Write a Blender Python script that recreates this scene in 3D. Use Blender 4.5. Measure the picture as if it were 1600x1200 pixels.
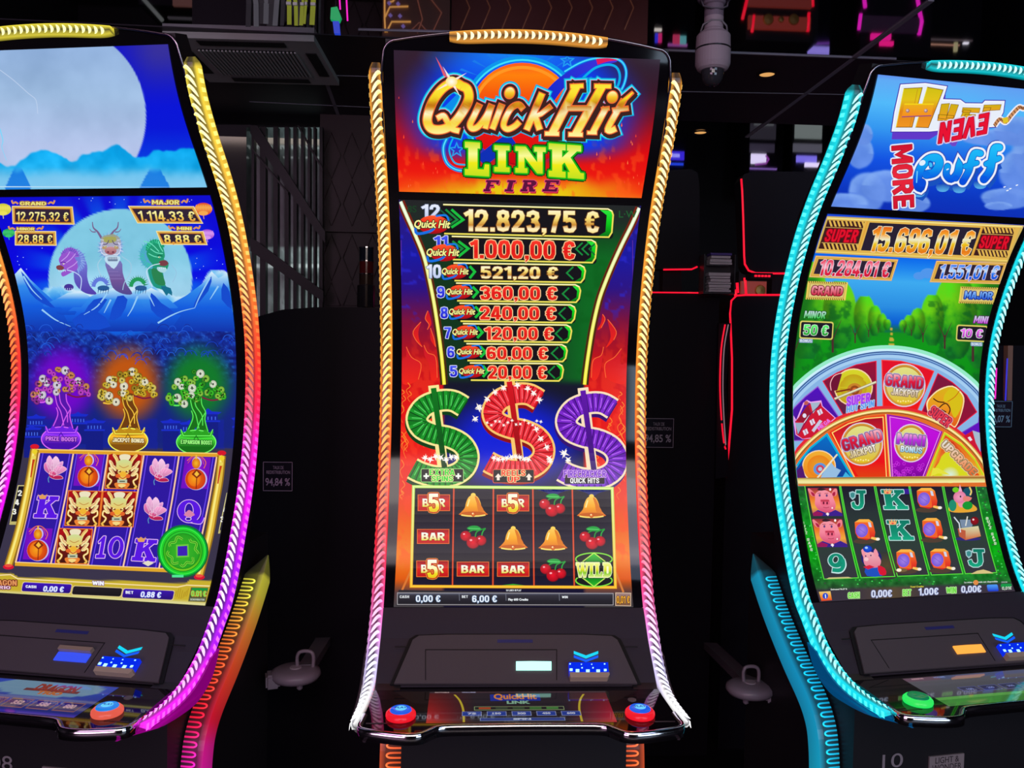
import bpy, bmesh, math, random
import numpy as np
from mathutils import Vector, Matrix
from mathutils.geometry import tessellate_polygon

for o in list(bpy.data.objects):
    bpy.data.objects.remove(o, do_unlink=True)
scene = bpy.context.scene
COL = scene.collection
PI = math.pi

# ---------------------------------------------------------------- camera
FPX = 1267.87
CAM = np.array([-0.118994, -2.106993, 1.666704])
PITCH, ROLL, YAW = -0.0423196, -0.0169074, 0.0507929

def cam_axes():
    cy, sy = math.cos(YAW), math.sin(YAW)
    cp, sp = math.cos(PITCH), math.sin(PITCH)
    cr, sr = math.cos(ROLL), math.sin(ROLL)
    fwd = np.array([sy*cp, cy*cp, sp]); right = np.array([cy, -sy, 0.0]); down = np.cross(fwd, right)
    return np.array([cr*right + sr*down, -sr*right + cr*down, fwd])
AX = cam_axes()
cam_data = bpy.data.cameras.new('camera')
cam = bpy.data.objects.new('camera', cam_data)
COL.objects.link(cam)
R_, D_, F_ = AX
cam.matrix_world = Matrix(((R_[0], -D_[0], -F_[0], CAM[0]), (R_[1], -D_[1], -F_[1], CAM[1]),
                           (R_[2], -D_[2], -F_[2], CAM[2]), (0, 0, 0, 1)))
cam_data.sensor_width = 36.0
cam_data.lens = FPX/1600*36.0
cam_data.clip_start = 0.05
cam_data.clip_end = 60
scene.camera = cam

# ---------------------------------------------------------------- world, view, room light
scene.view_settings.view_transform = 'Standard'
scene.view_settings.look = 'None'
scene.view_settings.gamma = 1.0
scene.view_settings.exposure = 0.0
scene.view_settings.use_curve_mapping = False
world = bpy.data.worlds.new('world')
scene.world = world
world.use_nodes = True
world.node_tree.nodes['Background'].inputs[0].default_value = (0.55, 0.5, 0.75, 1)
world.node_tree.nodes['Background'].inputs[1].default_value = 0.012

def area_lamp(name, loc, rot, size, power, color):
    l = bpy.data.lights.new(name, 'AREA')
    l.energy = power; l.color = color; l.shape = 'RECTANGLE'; l.size = size[0]; l.size_y = size[1]
    o = bpy.data.objects.new(name, l); COL.objects.link(o)
    o.location = loc; o.rotation_euler = rot
    return o
# unseen fill lamps added behind the camera, tinted left and right, one overhead
area_lamp('fill_light_left', (-2.4, -4.9, 1.7), (PI/2, 0, -0.35), (2.6, 1.6), 46.0, (1.0, 0.62, 0.90))
area_lamp('fill_light_right', (2.6, -4.9, 1.7), (PI/2, 0, 0.35), (2.6, 1.6), 46.0, (0.62, 0.78, 1.0))
area_lamp('fill_light_above', (0.1, -3.4, 2.8), (math.radians(38), 0, 0), (2.4, 1.0), 34.0, (1.0, 0.86, 0.84))

# unseen fill lamps added under the back hall ceiling to brighten the far panels
area_lamp('back_fill_light', (-0.1, 2.50, 2.82), (math.radians(40), 0, 0), (3.2, .10), 5.0, (1.0, 0.8, 0.65))
area_lamp('back_fill_light', (-2.0, 4.20, 2.82), (math.radians(45), 0, 0), (1.6, .12), 14.0, (0.95, 1.0, 0.95))

# ---------------------------------------------------------------- maths
POSE = {'C': (0.0, 0.0, 0.0), 'L': (-1.061422, 0.065424, -0.186775), 'R': (1.101252, 0.092975, 0.160493)}
ZN = np.array([0.95, 1.05, 1.15, 1.3, 1.5, 1.7, 1.9, 2.05, 2.2, 2.4])
YN = np.array([-0.12050, -0.05176, -0.00663, 0.04770, 0.08438, 0.07880, 0.01858, -0.06158, -0.17535, -0.25475])
def _mom(zn, yn):
    n = len(zn); h = np.diff(zn); A = np.zeros((n, n)); b = np.zeros(n); A[0, 0] = A[-1, -1] = 1
    for i in range(1, n-1):
        A[i, i-1] = h[i-1]; A[i, i] = 2*(h[i-1]+h[i]); A[i, i+1] = h[i]
        b[i] = 6*((yn[i+1]-yn[i])/h[i]-(yn[i]-yn[i-1])/h[i-1])
    return np.linalg.solve(A, b), h
MOM, HH = _mom(ZN, YN)
def prof(z):
    """depth of the curved machine front at height z"""
    z = np.asarray(z, float)
    i = np.clip(np.searchsorted(ZN, z)-1, 0, len(ZN)-2)
    a = ZN[i+1]-z; c = z-ZN[i]; h = HH[i]
    return MOM[i]*a**3/6/h+MOM[i+1]*c**3/6/h+(YN[i]/h-MOM[i]*h/6)*a+(YN[i+1]/h-MOM[i+1]*h/6)*c
def dprof(z):
    return (prof(np.asarray(z)+1e-4)-prof(np.asarray(z)-1e-4))/2e-4

def to_local(m, P):
    px, py, a = POSE[m]
    P = np.asarray(P, float); x = P[..., 0]-px; y = P[..., 1]-py
    return np.stack([x*math.cos(a)+y*math.sin(a), -x*math.sin(a)+y*math.cos(a), P[..., 2]], -1)
def to_world(m, P):
    px, py, a = POSE[m]
    P = np.asarray(P, float); x = P[..., 0]; y = P[..., 1]
    return np.stack([px+x*math.cos(a)-y*math.sin(a), py+x*math.sin(a)+y*math.cos(a), P[..., 2]], -1)
def rays(u, v):
    u = np.asarray(u, float); v = np.asarray(v, float)
    q = np.stack([(u-800)/FPX, (v-600)/FPX, np.ones_like(u)], -1)
    return q @ AX
def project(P):
    q = (np.asarray(P)-CAM) @ AX.T
    return 800+FPX*q[..., 0]/q[..., 2], 600+FPX*q[..., 1]/q[..., 2]
def on_front(m, u, v):
    """photo pixel -> (x, z) on the curved front of machine m"""
    o = to_local(m, CAM); e = to_local(m, CAM+rays(u, v))-o
    t = (0.0-o[1])/e[..., 1]
    for _ in range(9):
        z = o[2]+t*e[..., 2]; zc = np.clip(z, 0.9, 2.5)
        g = o[1]+t*e[..., 1]-prof(zc)
        dg = e[..., 1]-dprof(zc)*e[..., 2]
        t = t-g/dg
    return o[0]+t*e[..., 0], o[2]+t*e[..., 2]
def on_plane(m, u, v, p0, n):
    o = to_local(m, CAM); e = to_local(m, CAM+rays(u, v))-o
    n = np.asarray(n, float); t = ((np.asarray(p0)-o) @ n)/(e @ n)
    return o+e*np.asarray(t)[..., None] if np.ndim(t) else o+e*t
def wp(u, v, D):
    """photo pixel -> world point on the plane D metres in front of the camera's y"""
    r = rays(u, v); t = D/r[1]
    return CAM+r*t
def wz(u, v, z):
    r = rays(u, v); t = (z-CAM[2])/r[2]
    return CAM+r*t

def lin(c):
    c = np.clip(np.asarray(c, float)/255.0, 0, 1)
    return np.where(c <= 0.04045, c/12.92, ((c+0.055)/1.055)**2.4)
def lerp_stops(stops, t):
    t = np.asarray(t, float); ts = [s[0] for s in stops]; cs = np.array([s[1] for s in stops], float)
    return np.stack([np.interp(t, ts, cs[:, k]) for k in range(cs.shape[1])], -1)
_rng = np.random.RandomState(7)
_LAT = _rng.rand(128, 128)
def noise(x, y, s=1.0, oct=3):
    x = np.asarray(x, float)/s; y = np.asarray(y, float)/s; r = 0; amp = 1; tot = 0
    for k in range(oct):
        xi = np.floor(x).astype(int); yi = np.floor(y).astype(int); fx = x-xi; fy = y-yi
        fx = fx*fx*(3-2*fx); fy = fy*fy*(3-2*fy)
        g = lambda a, b: _LAT[(a) % 128, (b) % 128]
        r = r+amp*((g(xi, yi)*(1-fx)+g(xi+1, yi)*fx)*(1-fy)+(g(xi, yi+1)*(1-fx)+g(xi+1, yi+1)*fx)*fy)
        tot += amp; amp *= .5; x = x*2+17; y = y*2+31
    return r/tot
def sstep(a, b, x):
    t = np.clip((np.asarray(x, float)-a)/(b-a), 0, 1)
    return t*t*(3-2*t)
def mixc(c, d, w):
    w = np.asarray(w)[..., None]
    return c*(1-w)+np.asarray(d, float)*w

# ---------------------------------------------------------------- materials
MATS = {}
def mat(name, base=(0.02, 0.02, 0.02), rough=0.5, metal=0.0, emit=None, strength=1.0, bump=0.0, bscale=60, spec=0.5,
        alpha=1.0, trans=0.0, vary=0.0, coat=0.0):
    if name in MATS: return MATS[name]
    m = bpy.data.materials.new(name); m.use_nodes = True
    nt = m.node_tree; b = nt.nodes['Principled BSDF']
    b.inputs['Base Color'].default_value = (*base, 1)
    b.inputs['Roughness'].default_value = rough
    b.inputs['Metallic'].default_value = metal
    b.inputs['Specular IOR Level'].default_value = spec
    b.inputs['Alpha'].default_value = alpha
    b.inputs['Transmission Weight'].default_value = trans
    b.inputs['Coat Weight'].default_value = coat
    if emit is not None:
        b.inputs['Emission Color'].default_value = (*emit, 1); b.inputs['Emission Strength'].default_value = strength
    if bump or vary:
        tc = nt.nodes.new('ShaderNodeTexCoord'); n = nt.nodes.new('ShaderNodeTexNoise'); n.inputs['Scale'].default_value = bscale
        nt.links.new(tc.outputs['Object'], n.inputs['Vector'])
        if bump:
            bp = nt.nodes.new('ShaderNodeBump'); bp.inputs['Strength'].default_value = bump
            nt.links.new(n.outputs['Fac'], bp.inputs['Height']); nt.links.new(bp.outputs['Normal'], b.inputs['Normal'])
        if vary:
            mr = nt.nodes.new('ShaderNodeMapRange'); mr.inputs['To Min'].default_value = max(0, rough-vary); mr.inputs['To Max'].default_value = rough+vary
            nt.links.new(n.outputs['Fac'], mr.inputs['Value']); nt.links.new(mr.outputs['Result'], b.inputs['Roughness'])
    MATS[name] = m
    return m
def attr_mat(name, strength=1.0, rough=0.25, base=(0.01, 0.01, 0.01), spec=0.5, noise_amt=0.0):
    if name in MATS: return MATS[name]
    m = bpy.data.materials.new(name); m.use_nodes = True
    nt = m.node_tree; b = nt.nodes['Principled BSDF']
    b.inputs['Base Color'].default_value = (*base, 1); b.inputs['Roughness'].default_value = rough
    b.inputs['Specular IOR Level'].default_value = spec
    a = nt.nodes.new('ShaderNodeAttribute'); a.attribute_name = 'Col'
    nt.links.new(a.outputs['Color'], b.inputs['Emission Color']); b.inputs['Emission Strength'].default_value = strength
    MATS[name] = m
    return m
M_SCREEN = attr_mat('lit_display', 1.0, 0.12, spec=0.2)
M_DECKSCR = attr_mat('lit_deck_display', 0.55, 0.05, spec=0.6)
M_GLASS = mat('black_glass', (0.006, 0.005, 0.007), 0.06, spec=0.55)
M_SHELL = mat('black_shell', (0.012, 0.011, 0.014), 0.45, bump=0.05, bscale=300)
M_PANEL = mat('charcoal_panel', (0.10, 0.082, 0.092), 0.5, bump=0.03, bscale=500)
M_FASCIA = mat('dark_fascia', (0.045, 0.036, 0.05), 0.42, bump=0.03, bscale=400)
M_GROOVE = mat('groove_black', (0.003, 0.003, 0.004), 0.6)
M_CHROME = mat('chrome', (0.75, 0.72, 0.74), 0.09, metal=1.0, vary=0.02, bscale=20)
M_RIM = mat('dark_chrome_rim', (0.35, 0.30, 0.33), 0.2, metal=1.0)
M_DECK = mat('gloss_deck', (0.008, 0.006, 0.009), 0.04, spec=0.7)
M_LED = attr_mat('led_casing', 1.0, 0.15, base=(0.05, 0.05, 0.05))
M_COIL = attr_mat('led_coil', 1.6, 0.3)
M_CLEAR = attr_mat('edge_lit_acrylic', 0.9, 0.2, base=(0.03, 0.03, 0.03))
M_BADGE = mat('badge_plate', (0.42, 0.36, 0.37), 0.35, metal=0.3)
M_INK = mat('badge_ink', (0.03, 0.025, 0.03), 0.5)

# ---------------------------------------------------------------- object helpers
def link(name, me, m=None, parent=None, smooth=False):
    o = bpy.data.objects.new(name, me); COL.objects.link(o)
    if m is not None:
        for mm in (m if isinstance(m, (list, tuple)) else [m]): me.materials.append(mm)
    if parent is not None: o.parent = parent
    if smooth:
        for p in me.polygons: p.use_smooth = True
    return o
def mesh_obj(name, verts, faces, m=None, parent=None, smooth=False, cols=None, mi=None):
    me = bpy.data.meshes.new(name)
    me.from_pydata([tuple(map(float, v)) for v in verts], [], [tuple(int(i) for i in f) for f in faces])
    if cols is not None:
        at = me.color_attributes.new('Col', 'FLOAT_COLOR', 'POINT')
        c = np.concatenate([np.asarray(cols, float), np.ones((len(verts), 1))], 1)
        at.data.foreach_set('color', c.ravel())
    o = link(name, me, m, parent, smooth)
    if mi is not None: me.polygons.foreach_set('material_index', mi)
    me.validate(); me.update()
    return o
def bm_obj(name, bm, m=None, parent=None, smooth=False, bevel=0.0, seg=2):
    if bevel > 0:
        bmesh.ops.bevel(bm, geom=[e for e in bm.edges if e.is_manifold and e.calc_face_angle(0) > 0.3], offset=bevel, segments=seg, affect='EDGES', clamp_overlap=True)
    bmesh.ops.recalc_face_normals(bm, faces=bm.faces)
    me = bpy.data.meshes.new(name); bm.to_mesh(me); bm.free()
    return link(name, me, m, parent, smooth)
def box(bm, x0, x1, y0, y1, z0, z1, M=None):
    vs = [bm.verts.new((x, y, z)) for x in (x0, x1) for y in (y0, y1) for z in (z0, z1)]
    for f in ((0, 1, 3, 2), (4, 6, 7, 5), (0, 4, 5, 1), (2, 3, 7, 6), (0, 2, 6, 4), (1, 5, 7, 3)):
        bm.faces.new([vs[i] for i in f])
    if M is not None: bmesh.ops.transform(bm, matrix=M, verts=vs)
    return vs
def prism(bm, pts, axis_vec):
    """polygon (3D pts) extruded by axis_vec"""
    a = [bm.verts.new(p) for p in pts]; b = [bm.verts.new(Vector(p)+Vector(axis_vec)) for p in pts]
    n = len(pts)
    if n > 4:
        for t in tessellate_polygon([[Vector(p) for p in pts]]):
            try: bm.faces.new([a[i] for i in t]); bm.faces.new([b[i] for i in t][::-1])
            except ValueError: pass
    else: bm.faces.new(a); bm.faces.new(b[::-1])
    for i in range(n): bm.faces.new((a[i], b[i], b[(i+1) % n], a[(i+1) % n]))
def tube(bm, pts, r, n=10, closed=False):
    pts = [Vector(p) for p in pts]; rings = []
    N = len(pts); up = Vector((0.13, 0.21, 1)).normalized()
    for i, p in enumerate(pts):
        if closed: t = (pts[(i+1) % N]-pts[i-1])
        else: t = pts[min(i+1, N-1)]-pts[max(i-1, 0)]
        t.normalize(); a = t.cross(up)
        if a.length < 1e-3: a = t.cross(Vector((1, 0, 0)))
        a.normalize(); b = t.cross(a)
        rr = r[i] if isinstance(r, (list, tuple)) else r
        rings.append([bm.verts.new(p+(a*math.cos(2*PI*k/n)+b*math.sin(2*PI*k/n))*rr) for k in range(n)])
    for i in range(N if closed else N-1):
        A = rings[i]; B = rings[(i+1) % N]
        for k in range(n): bm.faces.new((A[k], A[(k+1) % n], B[(k+1) % n], B[k]))
    if not closed: bm.faces.new(rings[0][::-1]); bm.faces.new(rings[-1])
def lathe(bm, prof_, c=(0, 0, 0), n=32, M=None):
    rings = []; vs = []
    for r, z in prof_:
        if r < 1e-6: rings.append([bm.verts.new((c[0], c[1], c[2]+z))])
        else: rings.append([bm.verts.new((c[0]+r*math.cos(2*PI*k/n), c[1]+r*math.sin(2*PI*k/n), c[2]+z)) for k in range(n)])
        vs += rings[-1]
    for A, B in zip(rings, rings[1:]):
        for k in range(n):
            a, b = A[k % len(A)], A[(k+1) % len(A)]; d, e = B[(k+1) % len(B)], B[k % len(B)]
            q = []
            for w in (a, b, d, e):
                if w not in q: q.append(w)
            if len(q) > 2: bm.faces.new(q)
    if M is not None: bmesh.ops.transform(bm, matrix=M, verts=vs)
def empty(name, label, cat, loc=(0, 0, 0), rz=0.0, group=None):
    o = bpy.data.objects.new(name, None); COL.objects.link(o); o.location = loc; o.rotation_euler = (0, 0, rz)
    o.empty_display_size = 0.1
    o['label'] = label; o['category'] = cat
    if group: o['group'] = group
    return o
def tag(o, label, cat, group=None):
    o['label'] = label; o['category'] = cat
    if group: o['group'] = group
    return o
def structure(o):
    o['kind'] = 'structure'; return o
def smooth_path(pts, k=6, closed=False):
    P = [np.asarray(p, float) for p in pts]; n = len(P); out = []
    for i in range(n if closed else n-1):
        p0 = P[i-1] if (closed or i > 0) else P[i]; p1 = P[i]; p2 = P[(i+1) % n]
        p3 = P[(i+2) % n] if (closed or i+2 < n) else p2
        for j in range(k):
            t = j/k
            out.append(0.5*((2*p1)+(-p0+p2)*t+(2*p0-5*p1+4*p2-p3)*t*t+(-p0+3*p1-3*p2+p3)*t**3))
    if not closed: out.append(P[-1])
    return out

# ---------------------------------------------------------------- display artwork (flat pictures that lie in the display's own surface)
_GL = {}
def glyphs(s, bold):
    key = (s, round(bold, 4))
    if key in _GL: return _GL[key]
    cu = bpy.data.curves.new('t', 'FONT'); cu.body = s; cu.offset = bold; cu.resolution_u = 3; cu.fill_mode = 'FRONT'
    ob = bpy.data.objects.new('t', cu)
    me = bpy.data.meshes.new_from_object(ob)
    V = np.array([v.co[:2] for v in me.vertices]) if len(me.vertices) else np.zeros((0, 2))
    Fc = [tuple(p.vertices) for p in me.polygons]
    bpy.data.objects.remove(ob); bpy.data.curves.remove(cu); bpy.data.meshes.remove(me)
    lo = V.min(0); hi = V.max(0)
    V = (V-lo)/(hi-lo)
    _GL[key] = (V, Fc); return _GL[key]
_T = .19
HV = {
 '0': [([(.095,.3),(.095,.7),(.16,.87),(.28,.905),(.4,.87),(.465,.7),(.465,.3),(.4,.13),(.28,.095),(.16,.13)],1)], '1': [([(.02,.74),(.22,.86)],0),([(.28,1),(.28,0)],0)],
 '2': [([(.095,.64),(.095,.76),(.16,.88),(.28,.905),(.4,.87),(.46,.74),(.44,.6),(.33,.42),(.16,.2),(.11,.095)],0),([(.02,.095),(.54,.095)],0)],
 '3': [([(.095,.70),(.12,.84),(.28,.905),(.43,.84),(.45,.7),(.38,.56),(.22,.52)],0),([(.22,.52),(.4,.48),(.465,.34),(.46,.22),(.38,.11),(.28,.095),(.14,.12),(.095,.3)],0)],
 '4': [([(.37,1),(.37,0)],0),([(.30,.98),(.07,.30)],0),([(0,.27),(.56,.27)],0)], '5': [([(.50,.905),(.10,.905)],0),([(.12,.99),(.11,.50)],0),([(.11,.54),(.28,.60),(.42,.54),(.465,.4),(.46,.22),(.38,.11),(.28,.095),(.14,.12),(.095,.3)],0)],
 '6': [([(.455,.70),(.42,.86),(.28,.905),(.14,.85),(.095,.7),(.095,.3),(.14,.14),(.28,.095),(.42,.14),(.465,.3),(.42,.5),(.28,.55),(.14,.48)],0)], '7': [([(.02,.905),(.53,.905)],0),([(.45,.86),(.32,.5),(.22,0)],0)],
 '8': [([(.28,.905),(.42,.86),(.445,.72),(.38,.56),(.28,.53),(.18,.56),(.115,.72),(.14,.86)],1),([(.28,.53),(.42,.46),(.465,.3),(.42,.14),(.28,.095),(.14,.14),(.095,.3),(.14,.46)],1)],
 '\u20ac': [([(.49,.70),(.44,.86),(.32,.905),(.19,.85),(.145,.7),(.145,.3),(.19,.14),(.32,.095),(.44,.14),(.49,.30)],0),([(0,.60),(.38,.60)],2),([(0,.42),(.36,.42)],2)],
 'A': [([(.06,0),(.25,.96)],0),([(.50,0),(.31,.96)],0),([(.15,.27),(.41,.27)],0)], 'B': [([(.095,0),(.095,1)],0),([(.1,.905),(.3,.905),(.42,.84),(.42,.62),(.32,.53),(.1,.53)],0),([(.1,.53),(.34,.50),(.46,.40),(.46,.2),(.34,.095),(.1,.095)],0)],
 'C': [([(.465,.66),(.465,.75),(.4,.88),(.28,.905),(.16,.87),(.095,.7),(.095,.3),(.16,.13),(.28,.095),(.4,.13),(.465,.26),(.465,.36)],0)], 'D': [([(.095,0),(.095,1)],0),([(.1,.905),(.28,.905),(.42,.82),(.465,.62),(.465,.38),(.42,.18),(.28,.095),(.1,.095)],0)],
 'E': [([(.095,0),(.095,1)],0),([(.1,.905),(.50,.905)],0),([(.1,.5),(.44,.5)],0),([(.1,.095),(.50,.095)],0)], 'F': [([(.095,0),(.095,1)],0),([(.1,.905),(.50,.905)],0),([(.1,.5),(.44,.5)],0)],
 'G': [([(.465,.68),(.465,.75),(.4,.88),(.28,.905),(.16,.87),(.095,.7),(.095,.3),(.16,.13),(.28,.095),(.4,.13),(.465,.26),(.465,.50)],0),([(.28,.46),(.56,.46)],2)], 'H': [([(.095,0),(.095,1)],0),([(.465,0),(.465,1)],0),([(.1,.5),(.46,.5)],0)], 'I': [([(.095,0),(.095,1)],0)],
 'J': [([(.41,1),(.41,.26),(.36,.12),(.24,.095),(.12,.13),(.095,.34)],0)], 'K': [([(.095,0),(.095,1)],0),([(.46,1),(.14,.44)],0),([(.22,.56),(.50,0)],0)], 'L': [([(.095,0),(.095,1)],0),([(.1,.095),(.48,.095)],0)],
 'M': [([(.095,0),(.095,1)],0),([(.625,0),(.625,1)],0),([(.12,.94),(.36,.3),(.60,.94)],0)], 'N': [([(.095,0),(.095,1)],0),([(.465,0),(.465,1)],0),([(.12,.92),(.44,.08)],0)],
 'P': [([(.095,0),(.095,1)],0),([(.1,.905),(.34,.905),(.46,.80),(.46,.58),(.34,.46),(.1,.46)],0)], 'R': [([(.095,0),(.095,1)],0),([(.1,.905),(.34,.905),(.45,.80),(.45,.62),(.34,.50),(.1,.50)],0),([(.26,.5),(.49,0)],0)],
 'S': [([(.455,.66),(.455,.76),(.4,.88),(.28,.905),(.15,.88),(.095,.76),(.11,.64),(.22,.54),(.36,.46),(.46,.35),(.465,.24),(.4,.12),(.28,.095),(.16,.12),(.095,.24),(.095,.34)],0)], 'T': [([(.26,0),(.26,1)],0),([(0,.905),(.52,.905)],0)],
 'U': [([(.095,1),(.095,.3),(.16,.13),(.28,.095),(.4,.13),(.465,.3),(.465,1)],0)], 'V': [([(.06,1),(.25,.05)],0),([(.50,1),(.31,.05)],0)], 'W': [([(.06,1),(.2,.06)],0),([(.2,.06),(.37,.9)],0),([(.37,.9),(.54,.06)],0),([(.54,.06),(.68,1)],0)],
 'X': [([(.06,0),(.48,1)],0),([(.06,1),(.48,0)],0)], 'Y': [([(.06,1),(.27,.5),(.48,1)],0),([(.27,.52),(.27,0)],0)], 'Z': [([(.02,.905),(.5,.905)],0),([(.44,.88),(.08,.12)],0),([(.02,.095),(.52,.095)],0)],
 '.': 'dot', ',': 'comma', '%': [([(.5,1),(.1,0)],2),([(.1,.9),(.03,.78),(.1,.66),(.17,.78)],3),([(.5,.34),(.43,.22),(.5,.1),(.57,.22)],3)],
}
HV['O'] = HV['0']; HV['Q'] = HV['0']+[([(.32,.26),(.54,-.02)],0)]
HV['9'] = [([(.56-x, 1-y) for x, y in HV['6'][0][0]], 0)]
HADV = {'I': .24, 'M': .77, 'W': .79, '1': .44, '.': .27, ',': .27, ' ': .30, 'L': .54, 'J': .56, 'T': .57, '%': .66}
def heavy_glyphs(s, t=_T):
    key = ('#'+s, t)
    if key in _GL: return _GL[key]
    V = []; F = []; x0 = 0
    def ribbon(P, w, closed):
        P = [np.array(p, float) for p in P]; n = len(P); b = len(V); A = []; B = []
        for i in range(n):
            if closed: d0 = P[i]-P[i-1]; d1 = P[(i+1) % n]-P[i]
            else: d0 = P[i]-P[i-1] if i else P[1]-P[0]; d1 = P[i+1]-P[i] if i < n-1 else d0
            d0 = d0/np.linalg.norm(d0); d1 = d1/np.linalg.norm(d1); q = d0+d1; q /= np.linalg.norm(q)+1e-9; nn = np.array([-q[1], q[0]])
            k = max(.6, abs(nn @ np.array([-d1[1], d1[0]]))); A.append(P[i]+nn*w/2/k); B.append(P[i]-nn*w/2/k)
        V.extend([(p[0]+x0, p[1]) for p in A+B])
        for i in range(n if closed else n-1): F.append((b+i, b+(i+1) % n, b+n+(i+1) % n, b+n+i))
    for ch in s:
        g = HV.get(ch)
        if g in ('dot', 'comma'):
            b = len(V); V.extend([(x0+.02, 0), (x0+.21, 0), (x0+.21, .19), (x0+.02, .19)]); F.append((b, b+1, b+2, b+3))
            if g == 'comma': b = len(V); V.extend([(x0+.21, .0), (x0+.08, -.15), (x0+.03, -.13), (x0+.10, .0)]); F.append((b, b+1, b+2, b+3))
        elif g:
            for pts, k in g: ribbon(pts, t if k in (0, 1) else t*.55 if k == 2 else .08, k in (1, 3))
        x0 += HADV.get(ch, .62)
    V = np.array(V); lo = V.min(0); hi = V.max(0); lo[1] = max(lo[1], -.02) if ',' in s or 'Q' in s else lo[1]
    lo[1] = 0; hi[1] = 1; V = (V-lo)/(hi-lo); _GL[key] = (V, F); return _GL[key]
SERIF = {  # slab letters on a unit cell: lists of polygons
 'L': [[(0, 0), (1, 0), (1, .36), (.82, .36), (.78, .2), (.52, .2), (.52, .82), (.62, .82), (.62, 1), (0, 1), (0, .82), (.14, .82), (.14, .18), (0, .18)]],
 'I': [[(0, 0), (1, 0), (1, .18), (.76, .18), (.76, .82), (1, .82), (1, 1), (0, 1), (0, .82), (.24, .82), (.24, .18), (0, .18)]],
 'N': [[(0, 0), (.4, 0), (.4, .18), (.3, .18), (.3, .6), (.72, 0), (.9, 0), (.9, .82), (1, .82), (1, 1), (.62, 1), (.62, .82), (.72, .82), (.72, .42), (.34, 1), (0, 1), (0, .82), (.1, .82), (.1, .18), (0, .18)]],
 'K': [[(0, 0), (.48, 0), (.48, .18), (.38, .18), (.38, .38), (.45, .46), (.6, .18), (.54, .18), (.54, 0), (1, 0), (1, .18), (.9, .18), (.62, .62), (.8, .82), (.92, .82), (.92, 1), (.52, 1), (.52, .82), (.58, .82), (.38, .6), (.38, .82), (.48, .82), (.48, 1), (0, 1), (0, .82), (.1, .82), (.1, .18), (0, .18)]],
 'W': [[(0, .82), (.06, .82), (.24, 0), (.42, 0), (.5, .42), (.58, 0), (.76, 0), (.94, .82), (1, .82), (1, 1), (.74, 1), (.74, .82), (.8, .82), (.7, .34), (.6, .82), (.64, .82), (.64, 1), (.36, 1), (.36, .82), (.4, .82), (.3, .34), (.2, .82), (.26, .82), (.26, 1), (0, 1)]],
 'D': [[(0, 0), (.6, 0), (.85, .08), (1, .3), (1, .7), (.85, .92), (.6, 1), (0, 1), (0, .82), (.12, .82), (.12, .18), (0, .18)]],
 'J': [[(.35, .82), (.35, 1), (1, 1), (1, .82), (.86, .82), (.86, .3), (.76, .1), (.55, 0), (.25, 0), (.05, .12), (0, .35), (.2, .42), (.26, .24), (.4, .17), (.52, .2), (.58, .34), (.58, .82)]],
 '1': [[(0, .75), (.45, 1), (.72, 1), (.72, .16), (1, .16), (1, 0), (0, 0), (0, .16), (.32, .16), (.32, .76), (.08, .66)]],
 'F': [[(0, 0), (.5, 0), (.5, .2), (.4, .2), (.4, .44), (.65, .44), (.65, .6), (.4, .6), (.4, .82), (.78, .82), (.84, .66), (1, .66), (1, 1), (0, 1), (0, .82), (.12, .82), (.12, .2), (0, .2)]],
 'R': [[(0, 0), (.48, 0), (.48, .2), (.38, .2), (.38, .42), (.5, .42), (.62, 0), (1, 0), (1, .2), (.88, .2), (.76, .46), (.95, .62), (.95, .84), (.75, 1), (0, 1), (0, .82), (.1, .82), (.1, .2), (0, .2)]],
 'E': [[(0, 0), (1, 0), (1, .34), (.86, .34), (.8, .2), (.4, .2), (.4, .43), (.7, .43), (.7, .58), (.4, .58), (.4, .82), (.78, .82), (.84, .66), (.98, .66), (.98, 1), (0, 1), (0, .82), (.12, .82), (.12, .2), (0, .2)]],
}
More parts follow.
